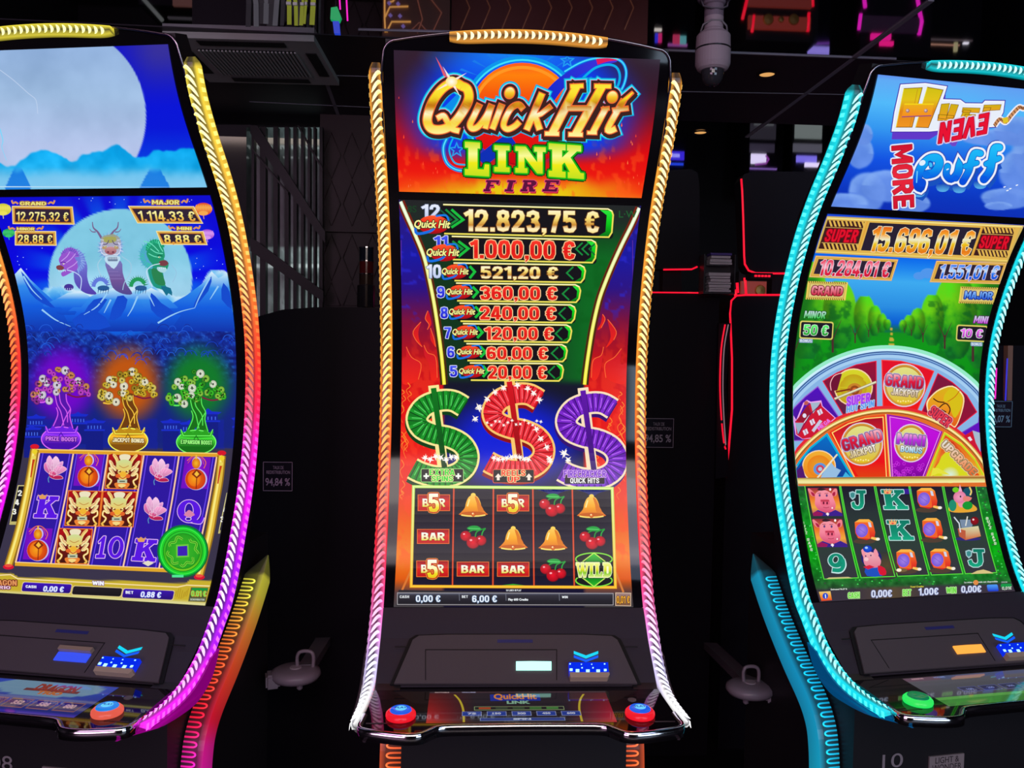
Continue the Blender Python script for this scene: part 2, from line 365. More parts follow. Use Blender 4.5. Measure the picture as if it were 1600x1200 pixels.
class Art:
    def __init__(s, m, zlo, zhi, xh=0.305):
        s.m = m; s.zlo = zlo; s.zhi = zhi; s.xh = xh
        s.V = []; s.F = []; s.C = []; s.n = 0; s.z = (0, 0, 1.0); s.mapper = None
    def zoom(s, u0, v0, k): s.z = (u0, v0, k); return s
    def px(s, P):
        P = np.asarray(P, float); return np.stack([s.z[0]+P[:, 0]/s.z[2], s.z[1]+P[:, 1]/s.z[2]], -1)
    def add(s, P, F, C, L, raw=False):
        P = np.asarray(P, float) if raw else s.px(P)
        C = np.asarray(C, float)
        if C.ndim == 1: C = np.tile(C, (len(P), 1))
        s.V.append(np.concatenate([P, np.full((len(P), 1), float(L))], 1)); s.C.append(lin(C))
        s.F += [tuple(i+s.n for i in f) for f in F]; s.n += len(P)
    def poly(s, pts, col, L, grad=None, smooth=0):
        """grad: list of (frac from top, colour) along y"""
        if smooth: pts = [tuple(p) for p in smooth_path(pts, smooth, True)]
        P = np.asarray(pts, float)
        if grad is None:
            s.add(P, [tuple(range(len(P)))], col, L); return
        y0, y1 = P[:, 1].min(), P[:, 1].max()
        s._sliced(P, [tuple(range(len(P)))], y0, y1, grad, L)
    def _sliced(s, P, F, y0, y1, grad, L):
        bm = bmesh.new(); vs = [bm.verts.new((p[0], p[1], 0)) for p in P]
        for f in F:
            try: bm.faces.new([vs[i] for i in f])
            except ValueError: pass
        bm.normal_update(); bmesh.ops.triangulate(bm, faces=bm.faces)
        for t, _ in grad[1:-1]:
            bmesh.ops.bisect_plane(bm, geom=list(bm.verts)+list(bm.edges)+list(bm.faces), plane_co=(0, y0+(y1-y0)*t, 0), plane_no=(0, 1, 0))
        bm.verts.index_update()
        Q = np.array([v.co[:2] for v in bm.verts]); G = [tuple(v.index for v in f.verts) for f in bm.faces]
        bm.free()
        C = lerp_stops(grad, (Q[:, 1]-y0)/max(1e-6, y1-y0))
        s.add(Q, G, C, L)
    def rect(s, x0, y0, x1, y1, col, L, r=0, grad=None, skew=0, slope=0):
        s.poly(s.rpts(x0, y0, x1, y1, r, skew, slope), col, L, grad)
    def rpts(s, x0, y0, x1, y1, r=0, skew=0, slope=0):
        if r <= 0: P = [(x0, y0), (x1, y0), (x1, y1), (x0, y1)]
        else:
            P = []
            for cx, cy, a in ((x1-r, y0+r, -90), (x1-r, y1-r, 0), (x0+r, y1-r, 90), (x0+r, y0+r, 180)):
                for k in range(5):
                    t = math.radians(a+k*22.5); P.append((cx+r*math.cos(t), cy+r*math.sin(t)))
        h = max(1e-6, y1-y0); w = max(1e-6, x1-x0)
        return [(x+skew*(y1-y)/h, y+slope*(x-x0)/w) for x, y in P]
    def frame(s, x0, y0, x1, y1, w, col, L, r=0, skew=0, slope=0, col2=None):
        s.line(s.rpts(x0, y0, x1, y1, r, skew, slope), w, col, L, closed=True, vcol=col2)
    def ell(s, cx, cy, rx, ry, col, L, rot=0, n=28, a0=0, a1=360, grad=None, edge=None):
        P = []; full = abs(a1-a0) >= 360; N = n if full else n+1
        c, d = math.cos(math.radians(rot)), math.sin(math.radians(rot))
        for k in range(N):
            t = math.radians(a0+(a1-a0)*k/n); x, y = rx*math.cos(t), ry*math.sin(t)
            P.append((cx+x*c-y*d, cy+x*d+y*c))
        if edge is not None:   # radial gradient to edge colour
            Q = P+[(cx, cy)]; s.add(Q, [(k, (k+1) % N, N) for k in range(N)], [edge]*N+[col], L); return
        s.poly(P, col, L, grad)
    def line(s, pts, w, col, L, closed=False, smooth=0, col2=None, vcol=None, w2=None, gcol=None):
        """ribbon; col2 colour at its end; vcol=(top, bottom) colour by height"""
        if smooth: pts = smooth_path(pts, smooth, closed)
        P = [np.asarray(p, float)[:2] for p in pts]; n = len(P); A = []; B = []
        if gcol is not None and n < 9: P = [P[i]+(P[i+1]-P[i])*k/6 for i in range(n-1) for k in range(6)]+[P[-1]]; n = len(P)
        for i in range(n):
            if closed: d0 = P[i]-P[i-1]; d1 = P[(i+1) % n]-P[i]
            else: d0 = P[i]-P[max(i-1, 0)] if i else P[1]-P[0]; d1 = P[min(i+1, n-1)]-P[i] if i < n-1 else d0
            d0 = d0/(np.linalg.norm(d0)+1e-9); d1 = d1/(np.linalg.norm(d1)+1e-9)
            t = d0+d1; t = t/(np.linalg.norm(t)+1e-9); nn = np.array([-t[1], t[0]])
            k = max(0.5, abs(np.dot(nn, np.array([-d1[1], d1[0]]))))
            ww = w if w2 is None else w+(w2-w)*i/(n-1)
            A.append(P[i]+nn*ww/2/k); B.append(P[i]-nn*ww/2/k)
        F = [(i, (i+1) % n, n+(i+1) % n, n+i) for i in range(n if closed else n-1)]
        Q = np.array(A+B)
        if gcol is not None: C = lerp_stops(gcol[2], (Q[:, 1]-gcol[0])/(gcol[1]-gcol[0]))
        elif col2 is not None:
            C = np.array([np.asarray(col)*(1-i/(n-1))+np.asarray(col2)*i/(n-1) for i in range(n)]*2)
        elif vcol is not None:
            y0, y1 = Q[:, 1].min(), Q[:, 1].max(); t = (Q[:, 1]-y0)/(y1-y0+1e-9)
            C = lerp_stops([(0, vcol[0]), (1, vcol[1])], t)
        else: C = np.tile(np.asarray(col, float), (2*n, 1))
        s.add(Q, F, C, L)
    def text(s, t, x0, y0, x1, y1, col, L, bold=0.03, ol=None, skew=0, slope=0, grad=None, serif=False, warp=None, rot=0):
        if all(ch in HV or ch == ' ' for ch in t) and bold >= .03: V, Fc = heavy_glyphs(t, .15 if bold < .045 else .185)
        else: V, Fc = glyphs(t, min(bold, .04))
        def place(V, dx=0, dy=0):
            a, b = V[:, 0], V[:, 1]
            X = x0+(x1-x0-skew)*a+skew*b+dx; Y = y1-(y1-y0)*b+slope*a+dy
            if warp is not None: X, Y = warp(X, Y)
            if rot:
                cx, cy = (x0+x1)/2, (y0+y1)/2; c, d = math.cos(math.radians(rot)), math.sin(math.radians(rot))
                X, Y = cx+(X-cx)*c-(Y-cy)*d, cy+(X-cx)*d+(Y-cy)*c
            return np.stack([X, Y], -1)
        s._stamp(V, Fc, place, col, L, ol, grad)
    def slab(s, ch, x0, y0, x1, y1, col, L, ol=None, skew=0, slope=0, grad=None):
        for pts in SERIF[ch]:
            V = np.array(pts, float); Fc = [tuple(range(len(pts)))]
            def place(V, dx=0, dy=0):
                a, b = V[:, 0], V[:, 1]
                return np.stack([x0+(x1-x0-skew)*a+skew*b+dx, y1-(y1-y0)*b+slope*a+dy], -1)
            s._stamp(V, Fc, place, col, L, ol, grad)
        if ch == 'D': s.rect(x0+(x1-x0)*.42, y0+(y1-y0)*.25, x0+(x1-x0)*.66, y0+(y1-y0)*.75, ol[0][0] if ol else (0, 0, 0), L+.5, r=(x1-x0)*.08)
        if ch == 'R': s.rect(x0+(x1-x0)*.42, y0+(y1-y0)*.2, x0+(x1-x0)*.62, y0+(y1-y0)*.38, ol[0][0] if ol else (0, 0, 0), L+.5)
    def _stamp(s, V, Fc, place, col, L, ol, grad):
        if ol:
            ols = ol if isinstance(ol, list) else [ol]
            for j, (oc, ow) in enumerate(ols):
                for k in range(8):
                    t = k*PI/4
                    s.add(place(V, ow*math.cos(t), ow*math.sin(t)), Fc, oc, L-.5*(j+1))
        P = place(V)
        if grad: s._sliced(P, Fc, P[:, 1].min(), P[:, 1].max(), grad, L)
        else: s.add(P, Fc, col, L)
    def star(s, cx, cy, r, col, L, n=4, inner=.18, rot=0):
        P = []
        for k in range(2*n):
            rr = r if k % 2 == 0 else r*inner; t = math.radians(rot)+k*PI/n
            P.append((cx+rr*math.cos(t), cy+rr*math.sin(t)))
        s.poly(P, col, L)
    def sparkle(s, cx, cy, r, col=(255, 240, 225), L=10):
        s.star(cx, cy, r, col, L, 4, .22, random.random()*90); s.star(cx, cy, r*.75, (255, 255, 255), L, 5, .4, 20)
    def finish(s, name, parent, bg, nu, nv, m=M_SCREEN, step=12.0):
        # background picture on the display surface itself
        xs = np.linspace(-s.xh, s.xh, nu); zs = np.linspace(s.zhi, s.zlo, nv)
        X, Z = np.meshgrid(xs, zs)
        Yl = prof(Z)
        u, v = project(to_world(s.m, np.stack([X, Yl, Z], -1)))
        C = lin(bg(u, v, (X/s.xh+1)/2, (s.zhi-Z)/(s.zhi-s.zlo)))
        n = nu*nv
        verts = [np.stack([X.ravel(), Yl.ravel(), Z.ravel()], -1)]; cols = [C.reshape(-1, 3)]
        idx = np.arange(n).reshape(nv, nu)
        faces = [tuple(q) for q in np.stack([idx[:-1, :-1].ravel(), idx[1:, :-1].ravel(), idx[1:, 1:].ravel(), idx[:-1, 1:].ravel()], -1).tolist()]
        if s.n:
            V = np.concatenate(s.V); C2 = np.concatenate(s.C)
            bm = bmesh.new(); cl = bm.verts.layers.float_color.new('Col'); bv = []
            for p, c in zip(V, C2):
                w = bm.verts.new(p); w[cl] = (c[0], c[1], c[2], 1); bv.append(w)
            for f in s.F:
                try: bm.faces.new([bv[i] for i in f])
                except ValueError: pass
            bm.normal_update(); bmesh.ops.triangulate(bm, faces=bm.faces)
            y = math.floor(V[:, 1].min()/step)*step
            while y < V[:, 1].max():
                bmesh.ops.bisect_plane(bm, geom=list(bm.verts)+list(bm.edges)+list(bm.faces), plane_co=(0, y, 0), plane_no=(0, 1, 0)); y += step
            bm.verts.index_update()
            Q = np.array([w.co[:] for w in bm.verts]); C3 = np.array([w[cl][:3] for w in bm.verts])
            G = [tuple(w.index for w in f.verts) for f in bm.faces]
            bm.free()
            x, z = on_front(s.m, Q[:, 0], Q[:, 1])
            x = np.clip(x, -s.xh+.0005, s.xh-.0005); z = np.clip(z, s.zlo+.0005, s.zhi-.0005)
            d = dprof(z); nl = np.sqrt(1+d*d); off = 0.0003*(Q[:, 2]+0.5)
            P = np.stack([x, prof(z)-off/nl, z+off*d/nl], -1)
            # orient every face towards the viewer's side
            G2 = []
            for g in G:
                a, b, c = P[g[0]], P[g[1]], P[g[2]]
                nr = np.cross(b-a, c-a)
                G2.append(tuple(i+n for i in (g if nr[1] < 0 else g[::-1])))
            verts.append(P); cols.append(C3); faces += G2
        return mesh_obj(name, np.concatenate(verts), faces, m, parent, cols=np.concatenate(cols))
# ---------------------------------------------------------------- setting: floor, walls, mirrored ceiling
CEIL = 2.94
M_CEIL = mat('mirror_black_ceiling', (0.50, 0.48, 0.55), 0.03, metal=1.0, vary=0.01, bscale=3)
M_WALL = mat('dark_wall', (0.018, 0.015, 0.022), 0.6, bump=.05, bscale=40)
M_FLOOR = mat('dark_floor', (0.012, 0.010, 0.014), 0.35, bump=.05, bscale=30)
def slab_struct(name, x0, x1, y0, y1, z0, z1, m):
    bm = bmesh.new(); box(bm, x0, x1, y0, y1, z0, z1); return structure(bm_obj(name, bm, m))
slab_struct('floor', -5.2, 5.6, -6.0, 8.6, -.1, 0, M_FLOOR)
slab_struct('ceiling', -5.2, 5.6, -6.0, 8.6, CEIL, CEIL+.1, M_CEIL)
slab_struct('wall_back', -5.2, 5.6, 8.5, 8.6, 0, CEIL, M_WALL)
slab_struct('wall_front', -5.2, 5.6, -6.0, -5.9, 0, CEIL, M_WALL)
slab_struct('wall_left', -5.2, -5.1, -5.9, 8.5, 0, CEIL, M_WALL)
slab_struct('wall_right', 5.5, 5.6, -5.9, 8.5, 0, CEIL, M_WALL)
M_SEAM = mat('ceiling_seam', (.30, .30, .36), .35)
def cpoint(u, v, dz=0.0):
    p = wz(u, v, CEIL-dz); return Vector((float(p[0]), float(p[1]), float(p[2])))
n_ = 0
for (u0, v0, u1, v1, w) in ((1455, 0, 1167, 214, .022), (509, 125, 545, 225, .018), (1000, 77, 1400, 92, .010), (1000, 141, 1330, 147, .008), (390, 158, 600, 168, .007), (523, 117, 590, 119, .006), (560, 46, 800, 52, .006)):
    n_ += 1; a, b = cpoint(u0, v0), cpoint(u1, v1); d = (b-a).normalized(); s = Vector((-d.y, d.x, 0))*w/2
    bm = bmesh.new(); prism(bm, [a-s, b-s, b+s, a+s], (0, 0, -.0045)); structure(bm_obj('trim_%d' % n_, bm, M_SEAM))
# matt black soffit boards under part of the mirrored ceiling
bm = bmesh.new(); prism(bm, [cpoint(u, v) for u, v in ((-300, 15), (560, 56), (1000, 76), (1900, 118), (1900, 215), (1000, 186), (560, 200), (-300, 170))], (0, 0, -.0025))
structure(bm_obj('trim_10', bm, mat('matt_soffit', (.022, .019, .028), .55)))
# recessed ceiling lamps
for (u, v, lab) in ((1198.5, 115.5, 'small round amber ceiling lamp right of the camera dome'), (1094.5, 206.5, 'small round amber ceiling lamp below the camera dome, nearer the middle machine')):
    p = cpoint(u, v, .003); e = empty('ceiling_lamp', lab, 'ceiling lamp', p, group='round ceiling lamps')
    bm = bmesh.new(); lathe(bm, [(.030, 0), (.046, 0), (.048, -.004), (.036, -.006), (.033, -.002)], (0, 0, 0), 28); bm_obj('lamp_ring', bm, M_SHELL, e)
    bm = bmesh.new(); lathe(bm, [(0, -.002), (.0345, -.002)], (0, 0, 0), 28); bm_obj('lamp_lens', bm, mat('amber_lens', (.1, .1, .1), .4, emit=tuple(lin((225, 165, 95))), strength=1.0), e)
    l = bpy.data.lights.new('lamp_bulb', 'SPOT'); l.energy = 4; l.color = (1, .75, .45); l.spot_size = 1.6; l.shadow_soft_size = .03
    o = bpy.data.objects.new('lamp_bulb', l); COL.objects.link(o); o.parent = e; o.location = (0, 0, -.02)

# ---------------------------------------------------------------- slot machine cabinet
SIDE = [(z, float(prof(z))) for z in np.arange(2.31, 1.0, -0.02)]
LOWC = [(0.99, -0.100), (0.955, -0.132), (0.929, -0.158), (0.905, -0.195), (0.888, -0.235), (0.879, -0.28), (0.876, -0.33), (0.878, -0.38), (0.882, -0.432)]
STRIP = smooth_path([(y, z) for z, y in SIDE[::4]]+[(y, z) for z, y in LOWC], 8)
def resample(P, step):
    P = [np.asarray(p, float) for p in P]; L = [0]
    for a, b in zip(P, P[1:]): L.append(L[-1]+np.linalg.norm(b-a))
    n = int(L[-1]/step); t = np.linspace(0, L[-1], n+1)
    A = np.array(P)
    return np.stack([np.interp(t, L, A[:, k]) for k in range(A.shape[1])], -1), t
def frames2(P):
    T = np.gradient(P, axis=0); T /= np.linalg.norm(T, axis=1)[:, None]
    N = np.stack([T[:, 1], -T[:, 0]], -1)      # path runs downwards: normal points to the viewer
    return T, N
PAN0 = np.array([0, -0.135, 0.955]); PAN1 = np.array([0, -0.24, 0.88])
PT = PAN1-PAN0; PT /= np.linalg.norm(PT); PN = np.array([0, PT[2], -PT[1]])    # outward normal (towards viewer / up)
if PN[1] > 0: PN = -PN
def PL(u, v, off=0.0):
    return on_plane('C', u, v, PAN0, PN)+PN*off
def panel_prism(name, pts_px, off, thick, m, parent, bevel=0.0):
    bm = bmesh.new(); P = [Vector(PL(u, v, off)) for u, v in pts_px]
    prism(bm, P, Vector(-PN*thick)); return bm_obj(name, bm, m, parent, bevel=bevel)

def strip_light(root, m, sx, stops_case, stops_coil):
    P, t = resample(STRIP, 0.0103)
    T, N = frames2(P)
    # cross-section in (x, n): front inner, front mid, front outer, side front, side back, inner back
    def xs(k):
        z = P[k, 1]; y = P[k, 0]
        sh = 0.008*sstep(-0.2, -0.43, y)*(z < 1)      # splays outwards at the foot
        w = 1.0-.50*sstep(-.16, -.38, y)*(z < 1)
        return sh, w
    prof_cs = [(.3305, -.004), (.3325, .0025), (.343, .004), (.3555, .0025), (.3600, -.003), (.3635, -.022), (.3600, -.030), (.332, -.030)]
    verts = []; cols = []; nP = len(P)
    for k in range(nP):
        sh, w = xs(k)
        c0 = lerp_stops([(a, b) for a, b in stops_case], -P[k, 1]) if P[k, 1] > .9 else lerp_stops(stops_case, -(.91-(-.2-P[k, 0])*.3))
        for j, (x, n) in enumerate(prof_cs):
            edge = (1.2, 1.3, .40, .72, 1.25, 1.1, 1.2, .3)[j]
            if k in (0, 1): edge *= .5
            taper = 1.0
            if k == 0: n2 = n*.2-.012; x2 = .345+(x-.345)*.55
            elif k == 1: n2 = n*.8-.003; x2 = .345+(x-.345)*.85
            elif k >= nP-4: f_ = (nP-1-k)/4.0; n2 = n*(.25+.75*f_); x2 = .347+(x-.347)*w*(.35+.65*f_)
            else: n2 = n*(.4+.6*w); x2 = .347+(x-.347)*w
            p = P[k]+N[k]*n2
            verts.append((sx*(x2+sh), p[0], p[1])); cols.append(lin(np.clip(c0*edge, 0, 255)))
    q = len(prof_cs); F = []
    for k in range(nP-1):
        for j in range(q):
            a, b, c, d = k*q+j, k*q+(j+1) % q, (k+1)*q+(j+1) % q, (k+1)*q+j
            F.append((a, b, c, d) if sx < 0 else (d, c, b, a))
    F.append(tuple(range(q))); F.append(tuple((nP-1)*q+j for j in range(q)))
    case = mesh_obj('light_strip', verts, F, M_LED, root, cols=cols)
    # bright folded light guide: one curl per pitch on the face, one dash per pitch on the outer side
    verts = []; cols = []; F = []
    L = t[-1]; pitch = 0.0205; s = 0.030
    Nn = lambda a: np.array([np.interp(a, t, N[:, 0]), np.interp(a, t, N[:, 1])])
    Pp = lambda a: np.array([np.interp(a, t, P[:, 0]), np.interp(a, t, P[:, 1])])
    def addv(x, a, n, c):
        a = min(max(a, 0), L); p = Pp(a)+Nn(a)*n; w_ = sstep(-0.2, -0.43, p[0])*(p[1] < 1); sh = 0.008*w_; x = .347+(x-.347)*(1-.50*sstep(-.16, -.38, p[0])*(p[1] < 1))
        verts.append((sx*(x+sh), p[0], p[1])); cols.append(c)
    while s < L-.012:
        z = Pp(s)[1]; y = Pp(s)[0]; key = -z if z > .9 else -(.91-(-.2-y)*.3)
        cc = lerp_stops(stops_coil, key); c_hot = lin(cc); c_mid = lin(cc*.45+lerp_stops(stops_case, key)*.75)
        fill = 1.0+.9*sstep(-.26, -.40, y)*(1 if m == 'C' and z < 1 else 0)
        pts = [(.3335, -.42), (.337, -.50), (.341, -.44), (.3455, -.22), (.350, .05), (.3535, .30), (.3560, .52)]
        hw = [.07, .19, .29, .34, .34, .28, .13]
        b0 = len(verts)
        for i, (x, a) in enumerate(pts):
            w = hw[i]*fill
            addv(x-.0006, s+(a-w)*pitch, .0046, c_mid if i in (0, 6) else c_hot)
            addv(x+.0006, s+(a+w)*pitch, .0046, c_hot if i > 2 else c_mid)
        for i in range(len(pts)-1):
            a = b0+2*i; f = (a, a+1, a+3, a+2); F.append(f if sx > 0 else f[::-1])
        for dx in (0,):
            b0 = len(verts)
            for n_, a in ((-.006, -.30), (-.006, .20), (-.019, .38), (-.019, -.12)):
                xx = .3612+(.3645-.3612)*((-n_-.003)/.019)
                addv(xx+.0006, s+a*pitch, n_, c_mid*.9)
            F.append((b0, b0+1, b0+2, b0+3) if sx > 0 else (b0+3, b0+2, b0+1, b0))
        s += pitch
    mesh_obj('light_coil', verts, F, M_COIL, case, cols=cols)
    return case

LAMP = smooth_path([(.235, 1.065), (.20, 1.015), (.12, .925), (.02, .835), (-.07, .765), (-.115, .71), (-.135, .65), (-.145, .56), (-.15, .40), (-.15, .2)], 8)
def side_lamp(root, m, sx, stops):
    P, t = resample(LAMP, .012); T, N = frames2(P); nP = len(P)
    verts = []; cols = []; F = []
    cs = [(.276, 0), (.283, .0), (.316, .0), (.330, -.004), (.333, -.05), (.276, -.05)]
    q = len(cs)
    for k in range(nP):
        c0 = lerp_stops(stops, -P[k, 1]); tp = min(1.0, (k+.3)/5.0)
        for j, (x, n) in enumerate(cs):
            f = (.16, .22, .42, .85, .7, .05)[j]
            if k < 5: f *= .5
            p = P[k]+N[k]*(n*tp); xx = .33+(x-.33)*tp
            verts.append((sx*xx, p[0], p[1])); cols.append(lin(c0*f))
    for k in range(nP-1):
        for j in range(q):
            a, b, c, d = k*q+j, k*q+(j+1) % q, (k+1)*q+(j+1) % q, (k+1)*q+j
            F.append((a, b, c, d) if sx < 0 else (d, c, b, a))
    F.append(tuple(range(q))); F.append(tuple((nP-1)*q+j for j in range(q)))
    case = mesh_obj('side_lamp', verts, F, M_CLEAR, root, cols=cols)
    verts = []; cols = []; F = []; L = t[-1]; s = .075; pitch = .0225
    Pp = lambda a: np.array([np.interp(a, t, P[:, 0]), np.interp(a, t, P[:, 1])])
    Nn = lambda a: np.array([np.interp(a, t, N[:, 0]), np.interp(a, t, N[:, 1])])
    while s < L-.02:
        c0 = lerp_stops(stops, -Pp(s)[1]); path = [(.2775, 0), (.295, 0)]
        for k in range(1, 8):
            a = -PI/2+PI*k/8; path.append((.300+.013*math.cos(a), .26+.26*math.sin(a)))
        path += [(.295, .52), (.2775, .52)]
        b0 = len(verts)
        for i, (x, a) in enumerate(path):
            x0, x1 = path[max(i-1, 0)], path[min(i+1, len(path)-1)]
            d = np.array([x1[0]-x0[0], (x1[1]-x0[1])*pitch]); d /= np.linalg.norm(d)+1e-9; nn = np.array([-d[1], d[0]])
            for sg in (-1, 1):
                xx = x+nn[0]*.0022*sg; aa = s+a*pitch+nn[1]*.0022*sg
                p = Pp(aa)+Nn(aa)*.0025
                hot = .75+.5*(1-abs(i-len(path)/2)/(len(path)/2))
                verts.append((sx*xx, p[0], p[1])); cols.append(lin(np.clip(c0*hot+35*(hot-.75), 0, 255)))
        for i in range(len(path)-1):
            a = b0+2*i; F.append((a, a+2, a+3, a+1) if sx > 0 else (a+1, a+3, a+2, a))
        s += pitch
    mesh_obj('light_coil', verts, F, M_COIL2, case, cols=cols)
    return case
M_COIL2 = attr_mat('lower_led_coil', 1.3, 0.3)

def top_z(x):
    return 2.348+.034*(1-(np.asarray(x)/.33)**2)
def bezel_outline_top():
    pts = []
    for x in np.linspace(-.295, .295, 31): pts.append((x, float(top_z(x))))
    r = []
    for k in range(7):   # right corner
        a = math.radians(90-15*k); r.append((.295+.031*math.cos(a), float(top_z(.295))-.031+.031*math.sin(a)))
    l = [(-x, z) for x, z in r][::-1]
    return l[:-1]+pts[1:-1]+r[1:] if False else l+pts[1:-1]+r

def build_machine(m, name, label, art_up, art_lo, art_deck, led, badge_no):
    px, py, a = POSE[m]
    root = empty(name, label, 'slot machine', (px, py, 0), a)
    # bezel glass over the whole curved front
    out = bezel_outline_top(); xs = [p[0] for p in out]; zt = [p[1] for p in out]
    rows = np.linspace(0, 1, 90); V = []; F = []
    for j, t in enumerate(rows):
        for x, z1 in zip(xs, zt):
            x_ = x*(1+.0115*min(1, (t*8))) if False else x*(1.0)
            z = z1+(1.012-z1)*t; xx = x if abs(x) < .3 else math.copysign(min(.3305, abs(x)+.0045*min(1, t*20)), x)
            V.append((xx, float(prof(z))+.0025, z))
    n = len(xs)
    for j in range(len(rows)-1):
        for i in range(n-1):
            F.append((j*n+i, (j+1)*n+i, (j+1)*n+i+1, j*n+i+1))
    bz = mesh_obj('bezel_glass', V, F, M_GLASS, root, smooth=True)
    # rim round the top
    bm = bmesh.new()
    R = [(-.3325, 2.12)]+[(-.3325, 2.2), (-.331, 2.29)]+out+[(.331, 2.29), (.3325, 2.2), (.3325, 2.12)]
    tube(bm, [(x*1.004, float(prof(z))-.002, z+.002) for x, z in R], .0032, 8)
    bm_obj('bezel_rim', bm, M_RIM, root, smooth=True)
    # shell behind: wide monitor back above, narrower cabinet below
    front = [(float(prof(z))+.004, z) for z in np.arange(2.36, 1.06, -.04)]
    poly = front+[(-.030, 1.075), (.12, 1.075), (.16, 1.25), (.19, 1.55), (.15, 1.8), (.06, 2.05), (-.12, 2.28), (-.19, 2.375)]
    bm = bmesh.new(); prism(bm, [(-.322, y, z) for y, z in poly], (.644, 0, 0)); bm_obj('monitor_shell', bm, M_SHELL, root)
    poly = [(float(prof(z))+.004, z) for z in np.arange(1.09, 1.0, -.02)]+[(-.094, .99), (-.125, .955), (-.235, .86), (-.10, .80), (-.10, .04), (.36, .04), (.36, 1.10)]
    bm = bmesh.new(); prism(bm, [(-.272, y, z) for y, z in poly], (.544, 0, 0)); bm_obj('cabinet_shell', bm, M_SHELL, root)
    for sx in (-1, 1):     # cheeks that carry the strips down to the deck
        pl = [(y+.004, z) for y, z in STRIP if z < 1.10]+[(-.40, .868), (-.30, .862), (-.20, .880), (-.12, .93), (-.05, 1.00), (.01, 1.08)]
        bm = bmesh.new(); prism(bm, [(sx*.272, y, z-.003) for y, z in pl], (sx*.056, 0, 0)); bm_obj('side_cheek', bm, M_SHELL, root)
    bm = bmesh.new(); 
    top = [(x, -.2565+.0, z) for x, z in out]
    vsA = [bm.verts.new((x, float(prof(z))+.006, z)) for x, z in out]; vsB = [bm.verts.new((x*.97, -.16, z-.012)) for x, z in out]
    for i in range(len(out)-1): bm.faces.new((vsA[i], vsA[i+1], vsB[i+1], vsB[i]))
    bm.faces.new(vsB)
    bm_obj('top_cover', bm, M_SHELL, root, smooth=False)
    # displays
    up = art_up.finish('upper_display', root, art_up.bg, art_up.res[0], art_up.res[1])
    lo = art_lo.finish('lower_display', root, art_lo.bg, art_lo.res[0], art_lo.res[1])
    # side strips and top bar
    for sx in (-1, 1):
        strip_light(root, m, sx, led['case'], led['coil'])
        side_lamp(root, m, sx, led['low'])
    top_bar(root, led)
    # fascia between the display and the deck
    V = []; F = []
    rowz = [(1.012, float(prof(1.012))-.0005), (.99, -.1), (.955, -.135), (.93, -.168), (.905, -.205), (.876, -.246)]
    for z, y in rowz:
        for x in np.linspace(-.3305, .3305, 9): V.append((x, y, z))
    for j in range(len(rowz)-1):
        for i in range(8): F.append((j*9+i, (j+1)*9+i, (j+1)*9+i+1, j*9+i+1))
    fa = mesh_obj('front_fascia', V, F, M_FASCIA, root)
    for sg in (-1, 1):
        sm = bmesh.new()
        a0 = PL(805+sg*188+ (3 if sg>0 else 0), 1012, .003); b0 = PL(805+sg*158, 1012.5, .003)
        box(sm, min(a0[0], b0[0]), max(a0[0], b0[0]), a0[1]-.0012, a0[1]+.001, a0[2]-.001, a0[2]+.001)
        bm_obj('seam', sm, M_GROOVE, fa)
    # raised grey service panel with grooved door
    out_px = [(616, 1071), (641, 1013), (645, 1003), (655, 996.5), (700, 995), (910, 995), (955, 997), (964, 1003), (969, 1013), (995, 1071)]
    g = panel_prism('panel_gap', [(805+(u-805)*1.035, v-3 if v < 1060 else v) for u, v in out_px], .004, .004, M_GROOVE, fa)
    sp = panel_prism('service_panel', out_px, .009, .010, M_PANEL, root, bevel=.0012)
    panel_prism('panel_slot', [(777, 1003), (832, 1003), (832, 1007.5), (777, 1007.5)], .0098, .002, mat('slot_blue', (.02, .02, .06), .3, emit=tuple(lin((30, 30, 90))), strength=.5), sp)
    panel_prism('door_groove', [(664.5, 1018), (870, 1018), (870, 1066), (868.8, 1066), (868.8, 1019.2), (665.7, 1019.2), (665.7, 1066), (664.5, 1066)], .0096, .002, M_GROOVE, sp)
    cc = led['ticket']
    tk = panel_prism('ticket_slot', [(806, 1038), (830, 1037.6), (861, 1038), (861, 1051), (806, 1051)], .0125, .006, mat('ticket_light_'+led['tag'], (.1, .1, .1), .3, emit=tuple(lin(cc)), strength=led['tkpow']), root, bevel=.0008)
    if led['ticket_lip']:
        panel_prism('ticket_lip', [(806, 1031), (862, 1031), (861, 1037), (806, 1037)], .022, .012, mat('ticket_lip', (.4, .3, .22), .3), tk)
    # chevrons
    mcy = mat('chevron_cyan', (0, .1, .1), .3, emit=tuple(lin((20, 205, 235))), strength=1.1); mbl = mat('chevron_blue', (0, 0, .1), .3, emit=tuple(lin((20, 90, 235))), strength=1.1)
    panel_prism('chevron_light', [(896, 1021), (915, 1028), (934, 1021), (934, 1025), (915, 1032.5), (896, 1025)], .0105, .002, mcy, root)
    panel_prism('chevron_light', [(896, 1027.5), (915, 1034.5), (934, 1027.5), (934, 1031), (915, 1038), (896, 1031)], .0105, .002, mbl, root)
    # bill acceptor: glowing blue mouth on a pale lip
    bb = panel_prism('bill_acceptor', [(887.5, 1043), (948.5, 1043), (950, 1061), (888.5, 1061)], .022, .022, mat('bill_blue', (.0, .01, .2), .1, emit=tuple(lin((5, 40, 225))), strength=1.0), root, bevel=.002)
